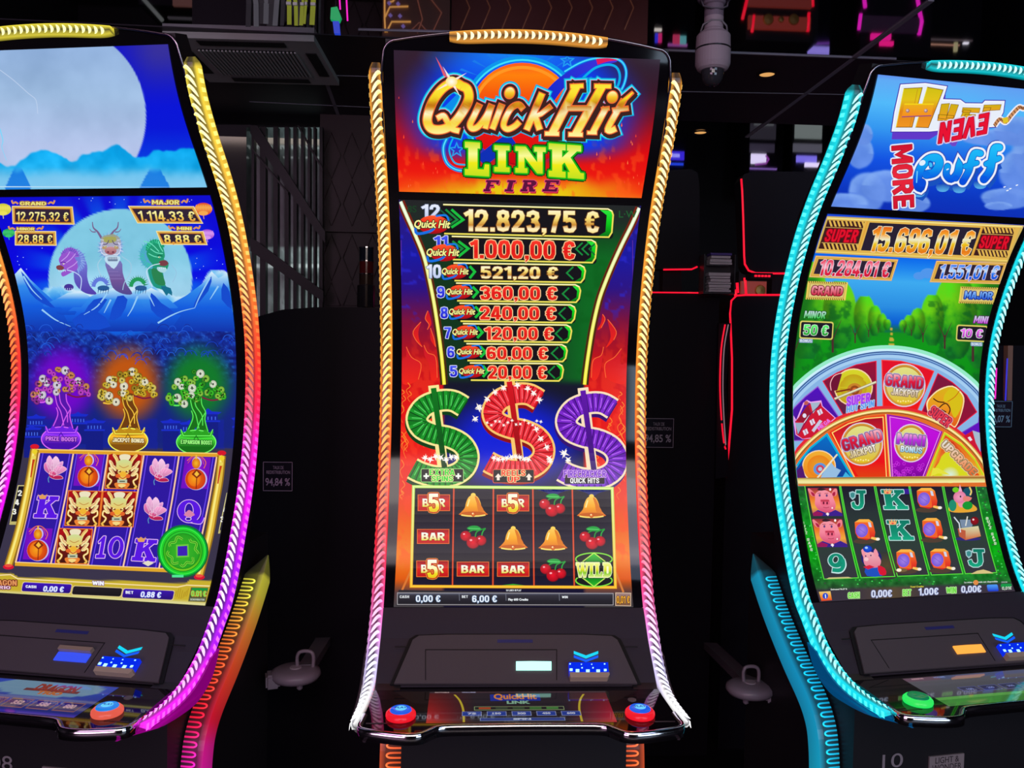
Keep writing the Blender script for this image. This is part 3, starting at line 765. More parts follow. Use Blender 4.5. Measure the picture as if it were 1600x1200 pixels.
    for (u, v, w) in ((891, 1055, 4.5), (901, 1056.5, 5.5), (917, 1057, 5.5), (933, 1057, 5.5), (944, 1055.5, 4), (908, 1052, 2), (925, 1052, 2), (889.5, 1046, 2), (907, 1046.5, 1.5), (923, 1046.5, 1.5), (943, 1046, 2)):
        panel_prism('bill_led', [(u-w/2, v-w*.4), (u+w/2, v-w*.4), (u+w/2, v+w*.4), (u-w/2, v+w*.4)], .0235, .001, mat('bill_led', (.1, .1, .1), .3, emit=tuple(lin((150, 215, 255))), strength=2.0), bb)
    panel_prism('bill_lip', [(888.5, 1060), (950, 1060), (951, 1063), (948, 1068), (890, 1068)], .026, .024, mat('bill_lip', (.55, .43, .32), .3), bb, bevel=.001)
    # badge between display and panel
    x, z = on_front('C', np.array([789.0, 820.0]), np.array([971.5, 985.5]))
    yb = float(prof(float(np.mean(z))))
    bm = bmesh.new(); dz = float(z[0]-z[1]); c = Vector((0.002, yb-.004, float(np.mean(z))))
    box(bm, -.0255, .0255, -.002, .002, -dz/2, dz/2, Matrix.Translation(c) @ Matrix.Rotation(math.radians(-42), 4, 'X'))
    bp = bm_obj('badge', bm, M_BADGE, root, bevel=.0006)
    text_obj('badge_text', 'LIGHT &\nWONDER', .0095, c+Vector((0, -.0022*math.cos(.73), .0022*math.sin(.73))), (math.radians(90-42), 0, 0), M_INK, bp, wide=.042)
    build_deck(root, m, led, art_deck)
    build_base(root, m, led, badge_no)
    return root

def text_obj(name, s, size, loc, rot, m, parent, wide=None, bold=.0, align='CENTER', extr=0.0):
    cu = bpy.data.curves.new(name, 'FONT'); cu.body = s; cu.size = size; cu.offset = bold*size; cu.align_x = align; cu.align_y = 'CENTER'
    cu.extrude = extr; cu.space_line = .85
    tmp = bpy.data.objects.new('t', cu); me = bpy.data.meshes.new_from_object(tmp)
    bpy.data.objects.remove(tmp); bpy.data.curves.remove(cu)
    xs = [v.co.x for v in me.vertices]; w = max(xs)-min(xs)
    if wide:
        for v in me.vertices: v.co.x *= wide/w
    o = link(name, me, m, parent); o.location = loc; o.rotation_euler = rot
    return o

def top_bar(root, led):
    """arched light bar at the middle of the top edge"""
    cs = led['case'][0][1]; ch = led['coil'][0][1]
    xs_ = np.linspace(-.178, .178, 40); V = []; C = []; F = []
    for i, x in enumerate(xs_):
        zt = float(top_z(x))+.001; h = .0235*(1-.35*(abs(x)/.178)**8)
        for j, (dy, dz, f) in enumerate(((.004, 0, 1.3), (-.012, 0, 1.3), (-.016, -.004, 1.1), (-.016, -h*.55, .45), (-.0145, -h, 1.1), (.004, -h, .5))):
            V.append((x, float(prof(zt+dz))+dy, zt+dz)); C.append(lin(np.clip(np.asarray(cs)*f, 0, 255)))
    q = 6
    for i in range(len(xs_)-1):
        for j in range(q): F.append((i*q+j, i*q+(j+1) % q, (i+1)*q+(j+1) % q, (i+1)*q+j))
    F.append(tuple(range(q))); F.append(tuple((len(xs_)-1)*q+j for j in range(q)))
    bar = mesh_obj('top_light', V, F, M_LED, root, cols=C)
    V = []; C = []; F = []
    x = -.160
    while x < .165:
        sg = 1 if x < 0 else 1; b0 = len(V)
        for k in range(7):
            t = k/6; ang = -1.35+2.7*t
            xx = x+sg*.0050*math.cos(ang)-.002; zz = float(top_z(x))-.0115+.0078*math.sin(ang)*-1
            w = .0030*math.sin(PI*min(max(t, .08), .92))+.0008
            for d in (-1, 1):
                V.append((xx+d*w, float(prof(zz))-.0175, zz)); C.append(lin(ch))
        for k in range(6):
            a = b0+2*k; F.append((a, a+2, a+3, a+1))
        x += .0152
    mesh_obj('light_coil', V, F, M_COIL, bar, cols=C)

DECKZ = .880
DECK_OUT = [(-.346, -.432), (-.338, -.455), (-.30, -.470), (-.25, -.482), (-.212, -.480), (-.190, -.462), (-.168, -.446), (-.10, -.443), (0, -.442), (.10, -.443), (.168, -.446), (.190, -.462), (.212, -.480), (.25, -.482), (.30, -.470), (.338, -.455), (.346, -.432)]
def build_deck(root, m, led, art_deck):
    bm = bmesh.new(); fr = smooth_path([(x, y, 0) for x, y in DECK_OUT], 4)
    fr = [(p[0], p[1]) for p in fr]
    ol = [(x*.985, y+.008) for x, y in fr]+[(.336, -.38), (.331, -.30), (.329, -.235), (-.329, -.235), (-.331, -.30), (-.336, -.38)]
    prism(bm, [(x, y, DECKZ-.018) for x, y in ol], (0, 0, .0165))
    dk = bm_obj('button_deck', bm, M_DECK, root)
    # chrome lip that follows the waved front edge
    bm = bmesh.new(); rings = []
    pts = [(x, y) for x, y in fr]
    cs = [(0, .0015), (-.004, .003), (-.010, .0015), (-.0155, -.006), (-.017, -.012), (-.0135, -.0185), (0, -.021)]
    P = np.array([(-.3415, -.385)]+pts+[(.3415, -.385)]); T = np.gradient(P, axis=0); T /= np.linalg.norm(T, axis=1)[:, None]; Nn = np.stack([T[:, 1], -T[:, 0]], -1)
    for p, nn in zip(P, Nn):
        rings.append([bm.verts.new((p[0]+nn[0]*o*1.0, p[1]+nn[1]*o, DECKZ+z)) for o, z in cs])
    for A, B in zip(rings, rings[1:]):
        for k in range(len(cs)-1): bm.faces.new((A[k], A[k+1], B[k+1], B[k]))
        bm.faces.new((A[-1], A[0], B[0], B[-1]))
    bm.faces.new(rings[0]); bm.faces.new(rings[-1])
    bm_obj('chrome_lip', bm, M_CHROME, root, smooth=True)
    # display sunk in the deck
    art_deck(root, m)
    # play buttons
    for sx in (-1, 1):
        c = (sx*.258, -.395, DECKZ-.0015)
        bm = bmesh.new()
        lathe(bm, [(0, .0), (.0310, 0), (.0325, .004), (.0318, .009), (.0275, .0135), (.0235, .0145), (0, .0145)], c, 40)
        ring = bm_obj('play_button', bm, mat('button_ring_'+led['tag'], (.1, .02, .02), .25, emit=tuple(lin(led['ring'])), strength=led['ringpow']), root, smooth=True)
        bm = bmesh.new()
        lathe(bm, [(.0232, .0148), (.0222, .0172), (.017, .0186), (0, .0192)], c, 36)
        cap = bm_obj('button_cap', bm, mat('button_cap_'+led['tag'], (.02, .02, .1), .1, emit=tuple(lin(led['cap'])), strength=1.0), ring, smooth=True)
        bm = bmesh.new(); lathe(bm, [(0, .0194), (.0125, .0193)], c, 28)
        if m != 'R':
            bm_obj('button_glow', bm, mat('button_glow', (.1, .1, .1), .3, emit=tuple(lin((90, 205, 250))), strength=1.0), cap)
            text_obj('button_text', 'PLAY', .011, (c[0], c[1], c[2]+.0205), (0, 0, 0), mat('button_ink', (.01, .02, .1), .4, emit=tuple(lin((10, 40, 150))), strength=1.0), cap, bold=.03)
        else: bm.free()
    bm = bmesh.new(); lathe(bm, [(0, .0), (.0095, 0), (.0095, .0018), (.008, .0022), (0, .0022)], (.256, -.318, DECKZ-.0015), 24)
    bm_obj('service_button', bm, mat('service_button', (.18, .16, .17), .4), root)

def build_base(root, m, led, no):
    # lower cabinet with belly door
    bm = bmesh.new(); box(bm, -.272, .272, -.190, -.098, .05, .835)
    bd = bm_obj('belly_door', bm, M_SHELL, root, bevel=.004)
    bm = bmesh.new(); box(bm, -.30, .30, -.40, -.09, .835, .8615); bmesh.ops.transform(bm, matrix=Matrix.Identity(4), verts=bm.verts)
    bm_obj('deck_underside', bm, M_SHELL, root, bevel=.006)
    bm = bmesh.new(); box(bm, -.33, .33, -.12, .40, .0, .05); bm_obj('plinth', bm, M_SHELL, root)
    # skirt wings under the strips; their emission stands in for the strips' light
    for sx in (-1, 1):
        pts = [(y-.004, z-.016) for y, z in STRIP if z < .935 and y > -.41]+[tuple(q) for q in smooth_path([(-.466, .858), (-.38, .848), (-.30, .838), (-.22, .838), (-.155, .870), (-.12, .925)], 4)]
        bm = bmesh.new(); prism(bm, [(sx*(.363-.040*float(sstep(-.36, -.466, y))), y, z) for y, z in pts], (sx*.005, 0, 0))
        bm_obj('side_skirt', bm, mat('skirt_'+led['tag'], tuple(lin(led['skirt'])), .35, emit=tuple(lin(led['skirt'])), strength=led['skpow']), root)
    # number and maker's plate on the belly door
    nb = text_obj('machine_number', no, .052, (-.155 if m == 'C' else -.165, -.1915, .628), (math.radians(90), 0, 0), mat('number_grey', (.30, .27, .30), .4), bd, wide=.060)
    bm = bmesh.new(); box(bm, -.052, .052, -.195, -.1905, .585, .632)
    if m != 'C':
        pl = bm_obj('maker_plate', bm, M_BADGE, bd, bevel=.001)
        text_obj('plate_text', 'LIGHT &\nWONDER', .023, (0, -.1955, .610), (math.radians(90), 0, 0), M_INK, pl, wide=.088)
    else: bm.free()
    # belly door latch light
    bm = bmesh.new(); lathe(bm, [(0, 0), (.004, 0), (.004, .003), (0, .004)], (0, 0, 0), 14, Matrix.Translation((.318*(1 if m == 'L' else -1), -.2, .79)) @ Matrix.Rotation(PI/2, 4, 'X'))
    bm.free()
# ================================================================ centre machine pictures
def bgC_up(u, v, a, b):
    base = lerp_stops([(70, (52, 28, 42)), (130, (70, 12, 30)), (180, (150, 5, 20)), (230, (222, 4, 8)), (265, (235, 20, 6)), (290, (245, 60, 8)), (305, (250, 110, 20))], v-(u-620)*.027)
    n = noise(u, v, 26, 3)
    side = sstep(110, 200, np.abs(u-815))
    top = 1-sstep(95, 215, v)
    base = mixc(base, (42, 30, 48), side*top*.75)
    glow = np.clip(1-np.hypot((u-815)/215, (v-175)/150), 0, 1)
    base = mixc(base, (5, 60, 235), sstep(0.0, .42, glow)*(1-sstep(225, 262, v)))
    tl = np.clip(1-np.hypot((u-800)/150, (v-85)/55), 0, 1)
    base = mixc(base, (20, 150, 245), tl*.8)
    ry = (1-np.abs(u-815)/190)
    yl = sstep(268, 300, v+n*16-8)*np.clip(ry*1.5, 0, 1)
    base = mixc(base, (232, 205, 10), yl*.95)
    fl = sstep(.62, .72, noise(u*1.4, v*.8, 11, 2))*sstep(205, 260, v)
    base = mixc(base, (255, 90, 20), fl*.5)
    return base
def artC_up():
    A = Art('C', 2.0535, 2.3365, .3035); A.bg = bgC_up; A.res = (150, 110)
    A.zoom(580, 30, 3.265)
    # rays, ring and ball
    for k in range(13):
        t = math.radians(200+k*11.5); A.poly([(770+300*math.cos(t), 480+280*math.sin(t)), (770+430*math.cos(t-.02), 480+330*math.sin(t-.02)), (770+430*math.cos(t+.02), 480+330*math.sin(t+.02))], (20, 120, 235), 1)
    A.line([(770+292*math.cos(math.radians(t)), 482+282*math.sin(math.radians(t))) for t in range(150, 400, 6)], 26, (0, 150, 235), 1)
    A.line([(770+284*math.cos(math.radians(t)), 482+274*math.sin(math.radians(t))) for t in range(150, 400, 6)], 9, (60, 225, 250), 1.6)
    A.ell(770, 484, 268, 262, (240, 25, 0), 2, n=44, grad=[(0, (255, 90, 20)), (.12, (255, 128, 0)), (.3, (246, 88, 0)), (.55, (236, 20, 0)), (.9, (215, 0, 10)), (1, (160, 0, 20))])
    A.line([(770+248*math.cos(math.radians(t)), 478+232*math.sin(math.radians(t))) for t in range(205, 340, 6)], 16, (255, 150, 30), 2.5)
    A.text('QH', 700, 665, 860, 735, (205, 0, 10), 2.6, bold=.05, skew=20)
    # comet ribbon
    rb = smooth_path([(560, 725), (640, 660), (720, 605)], 6); A.line(rb, 66, (5, 45, 180), 3)
    A.line(smooth_path([(905, 400), (965, 330), (1060, 262), (1165, 222), (1250, 205)], 8), 66, (10, 40, 205), 3, w2=26, col2=(70, 50, 220))
    A.line(smooth_path([(1150, 216), (1205, 203), (1262, 200)], 6), 34, (225, 20, 90), 3.5, w2=18)
    lp = smooth_path([(985, 268), (1060, 225), (1130, 202), (1215, 196), (1275, 215), (1300, 265), (1290, 330), (1255, 395)], 8)
    A.line(lp, 16, (0, 120, 235), 2.6); A.line(lp, 7, (70, 225, 250), 4)
    lp = smooth_path([(1080, 300), (1140, 250), (1205, 232), (1250, 245), (1268, 290), (1255, 345), (1215, 385)], 8)
    A.line(lp, 12, (0, 175, 235), 3.6); A.line(smooth_path([(1020, 320), (1130, 312), (1225, 310)], 5), 14, (0, 200, 235), 3.6)
    lp = smooth_path([(395, 590), (368, 655), (385, 730), (440, 768), (520, 770)], 8)
    A.line(lp, 20, (0, 130, 225), 2.6); A.line(lp, 7, (90, 225, 250), 4)
    lp = smooth_path([(420, 600), (398, 665), (425, 730), (480, 742)], 8); A.line(lp, 8, (0, 180, 235), 3.6)
    for cx, cy, r in ((1000, 212, 34), (436, 666, 36)):
        P = [(cx+(r if k % 2 == 0 else r*.42)*math.cos(-PI/2+k*PI/5), cy+(r if k % 2 == 0 else r*.42)*math.sin(-PI/2+k*PI/5)) for k in range(10)]
        A.line(P, 7, (30, 160, 240), 4, closed=True)
    A.poly([(435, 385), (460, 370), (455, 430), (400, 470), (370, 450)], (0, 140, 235), 4)
    # QuickHit lettering: gold brush letters, dark edge, pink line, cyan halo
    gold = [(0, (255, 246, 170)), (.22, (246, 205, 60)), (.42, (222, 140, 20)), (.55, (190, 95, 10)), (.62, (252, 240, 190)), (.75, (235, 170, 30)), (1, (255, 225, 90))]
    A.zoom(650, 110, 4.444)
    ST = [([(318, 108), (262, 84), (190, 120), (125, 200), (88, 290), (80, 355), (108, 402), (180, 408), (255, 372), (325, 285), (366, 195), (356, 130), (318, 108)], 56, 6),
          ([(148, 330), (190, 312), (216, 350), (244, 400), (300, 418)], 34, 5),
          ([(440, 236), (405, 310), (376, 372), (392, 402), (436, 384), (490, 312), (524, 240)], 36, 5), ([(524, 240), (480, 400)], 34, 0),
          ([(596, 236), (530, 404)], 36, 0), ([(742, 266), (712, 236), (664, 258), (622, 326), (608, 382), (636, 406), (684, 386), (716, 356)], 34, 5),
          ([(874, 160), (768, 410)], 38, 0), ([(935, 248), (868, 300), (822, 318)], 28, 0), ([(826, 314), (858, 408)], 38, 0),
          ([(1116, 106), (944, 438)], 50, 0), ([(1294, 106), (1108, 440)], 50, 0), ([(1048, 262), (1218, 262)], 30, 0),
          ([(1072, 110), (1160, 106)], 26, 0), ([(896, 436), (992, 438)], 26, 0), ([(1240, 108), (1352, 110)], 26, 0), ([(1060, 442), (1156, 444)], 26, 0),
          ([(1316, 262), (1226, 430)], 38, 0), ([(1190, 430), (1254, 432)], 20, 0), ([(1290, 268), (1340, 262)], 20, 0),
          ([(1436, 214), (1338, 386), (1342, 418), (1386, 402)], 36, 4), ([(1366, 276), (1472, 262)], 26, 0), ([(1428, 222), (1504, 152)], 30, -1)]
    DOT = [(650, 155, 32, 38), (1362, 184, 34, 40)]
    def strokes(c, ow, L, dx=0, dy=0, g=None):
        for pts, w, sm in ST:
            q = [(x+dx, y+dy) for x, y in pts]
            if ow > 0:     # square the ends off
                a, b = np.array(q[0], float), np.array(q[1], float); d = (a-b)/np.linalg.norm(a-b); q = [tuple(a+d*ow)]+q
                a, b = np.array(q[-1], float), np.array(q[-2], float); d = (a-b)/np.linalg.norm(a-b); q = q+[tuple(a+d*ow*.8)]
            A.line(q, w+2*ow, c, L, smooth=max(sm, 0) if ow <= 0 or len(q) > 4 else 0, gcol=(60, 445, g) if g else None, w2=(8+2*ow) if sm == -1 else None)
            if ow > 0 and sm > 0: pass
        for x, y, a, b in DOT: A.ell(x+dx, y+dy, a+ow, b+ow, c, L, rot=20, grad=[(0, (255, 250, 190)), (.5, (248, 200, 40)), (1, (215, 140, 20))] if g else None)
    strokes((0, 150, 215), 44, 5); strokes((40, 225, 245), 38, 5.3); strokes((235, 120, 170), 29, 5.6); strokes((60, 30, 26), 25, 5.9); strokes((60, 30, 26), 22, 6.2, 6, 14)
    strokes((245, 110, 50), 7, 6.8); strokes((0, 0, 0), 0, 7.4, g=[(0, (238, 200, 30)), (.15, (252, 235, 60)), (.35, (248, 215, 30)), (.46, (190, 110, 10)), (.52, (215, 140, 20)), (.6, (255, 250, 215)), (.78, (246, 205, 50)), (.86, (250, 225, 90)), (1, (255, 245, 160))])
    A.zoom(580, 30, 3.265)
    A.star(410, 318, 90, (255, 230, 220), 8.6, 4, .12, 60); A.ell(410, 318, 30, 26, (255, 255, 245), 9, edge=(255, 225, 120))
    A.poly([(328, 190), (350, 225), (392, 300), (370, 290)], (225, 90, 110), 8)
    # LINK
    gr = [(0, (200, 225, 30)), (.35, (250, 250, 150)), (.6, (240, 235, 20)), (1, (190, 225, 30))]
    for ch, x0, y0, x1, y1, sl in (('L', 478, 622, 602, 792, 8), ('I', 628, 640, 706, 775, 3), ('N', 735, 645, 890, 780, 6), ('K', 905, 630, 1085, 800, 14)):
        A.slab(ch, x0, y0, x1, y1, (240, 240, 30), 8.6, ol=[((20, 185, 20), 8), ((5, 70, 10), 15)], slope=sl, grad=gr)
    # FIRE
    for ch, x0, x1 in (('F', 572, 655), ('I', 680, 738), ('R', 760, 850), ('E', 872, 962)):
        A.slab(ch, x0+6, 824, x1+6, 886, (190, 20, 40), 7.6, slope=2, skew=16)
        A.slab(ch, x0, 818, x1, 876, (92, 12, 60), 8.6, ol=[((235, 70, 110), 4)], slope=2, skew=16)
    random.seed(5)
    for k in range(70):
        x, y = random.uniform(130, 1380), random.uniform(380, 860); r = random.uniform(3, 7)
        if 440 < x < 1120 and y < 800: continue
        A.poly([(x, y-2.4*r), (x+r*.5, y), (x, y+r), (x-r*.5, y)], (255, 110, 60) if k % 2 else (255, 70, 40), 2)
    return A

def bgC_lo(u, v, a, b):
    X = (u-600)*3.721; Y = (v-300)*3.721
    lb = np.interp(Y, [50, 140, 230, 370, 560, 700, 950, 1116], [90, 130, 170, 230, 270, 300, 330, 345])
    rb = np.interp(Y, [90, 230, 420, 600, 800, 950, 1116], [1490, 1420, 1320, 1250, 1215, 1180, 1165])
    n = noise(u, v, 20, 3); n2 = noise(u, v*.6, 9, 3)
    side = lerp_stops([(320, (45, 20, 110)), (400, (20, 20, 160)), (450, (40, 12, 130)), (500, (120, 10, 60)), (560, (190, 14, 22)), (620, (222, 16, 16)), (700, (236, 22, 14)), (760, (236, 42, 14)), (820, (240, 100, 10)), (870, (245, 130, 10)), (905, (225, 90, 10)), (925, (90, 60, 60)), (948, (70, 66, 70))], v)
    fl = sstep(.52, .60, n2)*sstep(480, 600, v)*(1-sstep(860, 900, v))
    side = mixc(side, (255, 70, 30), fl*.4)
    sp = sstep(.66, .72, noise(u, v*1.3, 12, 2))*(1-sstep(470, 520, v)); side = mixc(side, (40, 40, 210), sp*.6)
    cen = lerp_stops([(300, (34, 30, 36)), (345, (28, 40, 34)), (420, (10, 52, 24)), (590, (14, 50, 26)), (600, (16, 18, 40)), (760, (18, 14, 46))], v)
    right = sstep(850, 1200, X)*sstep(150, 420, Y)*(1-sstep(590, 605, v))
    cen = mixc(cen, (4, 108, 30), right*.9)
    cen = mixc(cen, (0, 90, 20), sstep(.55, .75, n)*right*.5)
    low = sstep(594, 602, v)
    bl = np.clip(1-np.hypot((u-800)/150, (v-690)/100), 0, 1)
    cen = mixc(cen, (10, 30, 215), low*sstep(0, .7, bl))
    w = (sstep(lb-8, lb+8, X)*(1-sstep(rb-8, rb+8, X)))
    w = w*(1-sstep(612, 640, v)*(1-((u > 655) & (u < 965)))) if False else w
    c = side*(1-w[..., None])+cen*w[..., None]
    return c
def quick_logo(A, cx, cy, w, h, L):
    A.ell(cx+w*.04, cy, w*.40, h*.5, (235, 25, 20), L, n=22, grad=[(0, (255, 90, 40)), (.6, (225, 15, 15)), (1, (150, 5, 20))])
    A.line(smooth_path([(cx+w*.1, cy-h*.46), (cx+w*.36, cy-h*.5), (cx+w*.44, cy-h*.2)], 4), w*.05, (20, 120, 230), L+.3)
    A.line(smooth_path([(cx-w*.42, cy+h*.1), (cx-w*.38, cy+h*.48), (cx-w*.05, cy+h*.36), (cx+w*.1, cy+h*.1)], 4), w*.07, (20, 110, 225), L+.3)
    A.text('Quick Hit', cx-w*.48, cy-h*.26, cx+w*.5, cy+h*.24, (250, 245, 150), L+1.2, bold=.03, skew=w*.05, ol=[((40, 25, 20), w*.02)], slope=h*.03)
def dollar(A, dx, dy, body, dark, edge, lite, L=4, glow=False, rb=1.0):
    path = smooth_path([(462, 205), (400, 172), (320, 172), (235, 205), (192, 270), (215, 330), (290, 366), (380, 385), (455, 425), (490, 490), (470, 560), (400, 605), (300, 612), (215, 590), (165, 565)], 6)
    P = [(x+dx, y+dy) for x, y in path]
    A.line([(x-6, y+22) for x, y in P], 128, dark, L)
    A.line(P, 132, edge, L+.4)
    # vertical bar
    A.line([(288+dx, 82+dy), (352+dx, 640+dy)], 62, edge, L+.2)
    A.line([(288+dx, 98+dy), (352+dx, 560+dy)], 32, body, L+2.4, col2=dark)
    A.line(P, 106, body, L+.9)
    # rolled tubes across the stroke
    n = len(P)
    Q = np.array(P); seg = np.r_[0, np.cumsum(np.linalg.norm(np.diff(Q, axis=0), axis=1))]
    d = 18
    while d < seg[-1]-8:
        x = np.interp(d, seg, Q[:, 0]); y = np.interp(d, seg, Q[:, 1]); x2 = np.interp(d+4, seg, Q[:, 0]); y2 = np.interp(d+4, seg, Q[:, 1])
        t = np.array([x2-x, y2-y]); t /= np.linalg.norm(t); nn = np.array([-t[1], t[0]])
        A.line([(x+nn[0]*54, y+nn[1]*54), (x-nn[0]*54, y-nn[1]*54)], 20, lite, L+1.4)
        A.line([(x+nn[0]*54+t[0]*13, y+nn[1]*54+t[1]*13), (x-nn[0]*54+t[0]*13, y-nn[1]*54+t[1]*13)], 5, dark, L+1.6)
        A.line([(x+nn[0]*30-t[0]*3, y+nn[1]*30-t[1]*3), (x-nn[0]*30-t[0]*3, y-nn[1]*30-t[1]*3)], 4, tuple(min(255, c+70) for c in lite), L+1.8)
        d += 31
def bar_sym(A, cx, cy, w, h, five=False, L=5):
    for k in range(20 if not five else 0):
        t = k*PI/10; A.poly([(cx+w*.2*math.cos(t-.05), cy+h*.3*math.sin(t-.05)), (cx+w*.40*math.cos(t), cy+h*.78*math.sin(t)), (cx+w*.2*math.cos(t+.05), cy+h*.3*math.sin(t+.05))], (150, 10, 30), L-1)
    A.rect(cx-w/2, cy-h/2, cx+w/2, cy+h/2, (225, 30, 20), L, grad=[(0, (150, 10, 25)), (.45, (225, 40, 30)), (1, (190, 5, 10))])
    A.frame(cx-w/2, cy-h/2, cx+w/2, cy+h/2, 4, (235, 110, 40), L+.5)
    g = [(0, (255, 255, 255)), (.55, (250, 240, 190)), (1, (235, 220, 60))]
    if five:
        A.text('B', cx-w*.36, cy-h*.26, cx-w*.16, cy+h*.26, (255, 245, 200), L+1, bold=.06, grad=g, ol=[((120, 0, 10), 2)])
        A.text('R', cx+w*.16, cy-h*.26, cx+w*.36, cy+h*.26, (255, 245, 200), L+1, bold=.06, grad=g, ol=[((120, 0, 10), 2)])
        A.text('5', cx-w*.17, cy-h*.58, cx+w*.17, cy+h*.60, (250, 225, 60), L+2.6, bold=.07, ol=[((190, 20, 10), 6), ((235, 160, 60), 9)], grad=[(0, (255, 255, 235)), (.5, (255, 250, 180)), (.75, (240, 225, 30)), (1, (235, 190, 20))])
    else:
        A.text('BAR', cx-w*.37, cy-h*.28, cx+w*.37, cy+h*.28, (255, 250, 225), L+1, bold=.07, grad=g, ol=[((130, 0, 10), 2.5)])
def bell_sym(A, cx, cy, L=5):
    A.ell(cx, cy-58, 14, 12, (255, 215, 90), L)
    g = [(0, (255, 205, 90)), (.5, (250, 170, 30)), (1, (225, 105, 10))]
    P = [(cx-10, cy-56), (cx+10, cy-56), (cx+28, cy-44), (cx+42, cy-14), (cx+50, cy+18), (cx+72, cy+44), (cx+74, cy+58), (cx-74, cy+58), (cx-72, cy+44), (cx-50, cy+18), (cx-42, cy-14), (cx-28, cy-44)]
    A.poly(P, (250, 180, 40), L+.6, grad=g, smooth=3)
    A.poly([(cx+8, cy-50), (cx+26, cy-40), (cx+44, cy), (cx+62, cy+36), (cx+30, cy+40), (cx+20, cy-10)], (222, 120, 15), L+1, smooth=2)
    A.line([(cx-22, cy-34), (cx-34, cy+8)], 8, (255, 235, 150), L+1.1)
    A.ell(cx, cy+50, 70, 12, (200, 95, 10), L+1.2); A.line([(cx-70, cy+58), (cx-30, cy+64), (cx+30, cy+64), (cx+70, cy+58)], 8, (255, 225, 110), L+1.4, smooth=3)
    A.ell(cx, cy+54, 13, 14, (245, 140, 30), L+1.6, edge=(190, 60, 10)); A.ell(cx-3, cy+50, 5, 5, (255, 225, 160), L+2)
def cherry_sym(A, cx, cy, L=5):
    A.line(smooth_path([(cx-40, cy-18), (cx, cy-40), (cx+70, cy-44)], 4), 7, (20, 150, 50), L)
    A.line(smooth_path([(cx+10, cy+5), (cx+20, cy-30), (cx+66, cy-48)], 4), 7, (20, 150, 50), L)
    A.line(smooth_path([(cx+48, cy+5), (cx+52, cy-25), (cx+70, cy-50)], 4), 7, (30, 170, 60), L)
    A.poly([(cx-38, cy-50), (cx-10, cy-64), (cx+25, cy-62), (cx+46, cy-44), (cx+20, cy-36), (cx-15, cy-38)], (20, 160, 60), L+.5, smooth=3)
    A.line([(cx-30, cy-49), (cx+38, cy-46)], 4, (90, 220, 110), L+.8)
    for x, y, r in ((cx-44, cy-4, 30), (cx+44, cy+22, 30), (cx-2, cy+34, 36)):
        A.ell(x, y, r+2, r, (120, 0, 20), L+1, n=20); A.ell(x-2, y-2, r, r-2, (235, 15, 40), L+1.4, n=20, edge=(170, 0, 25))
        A.ell(x-r*.35, y-r*.4, r*.22, r*.16, (255, 170, 180), L+1.8, n=10)
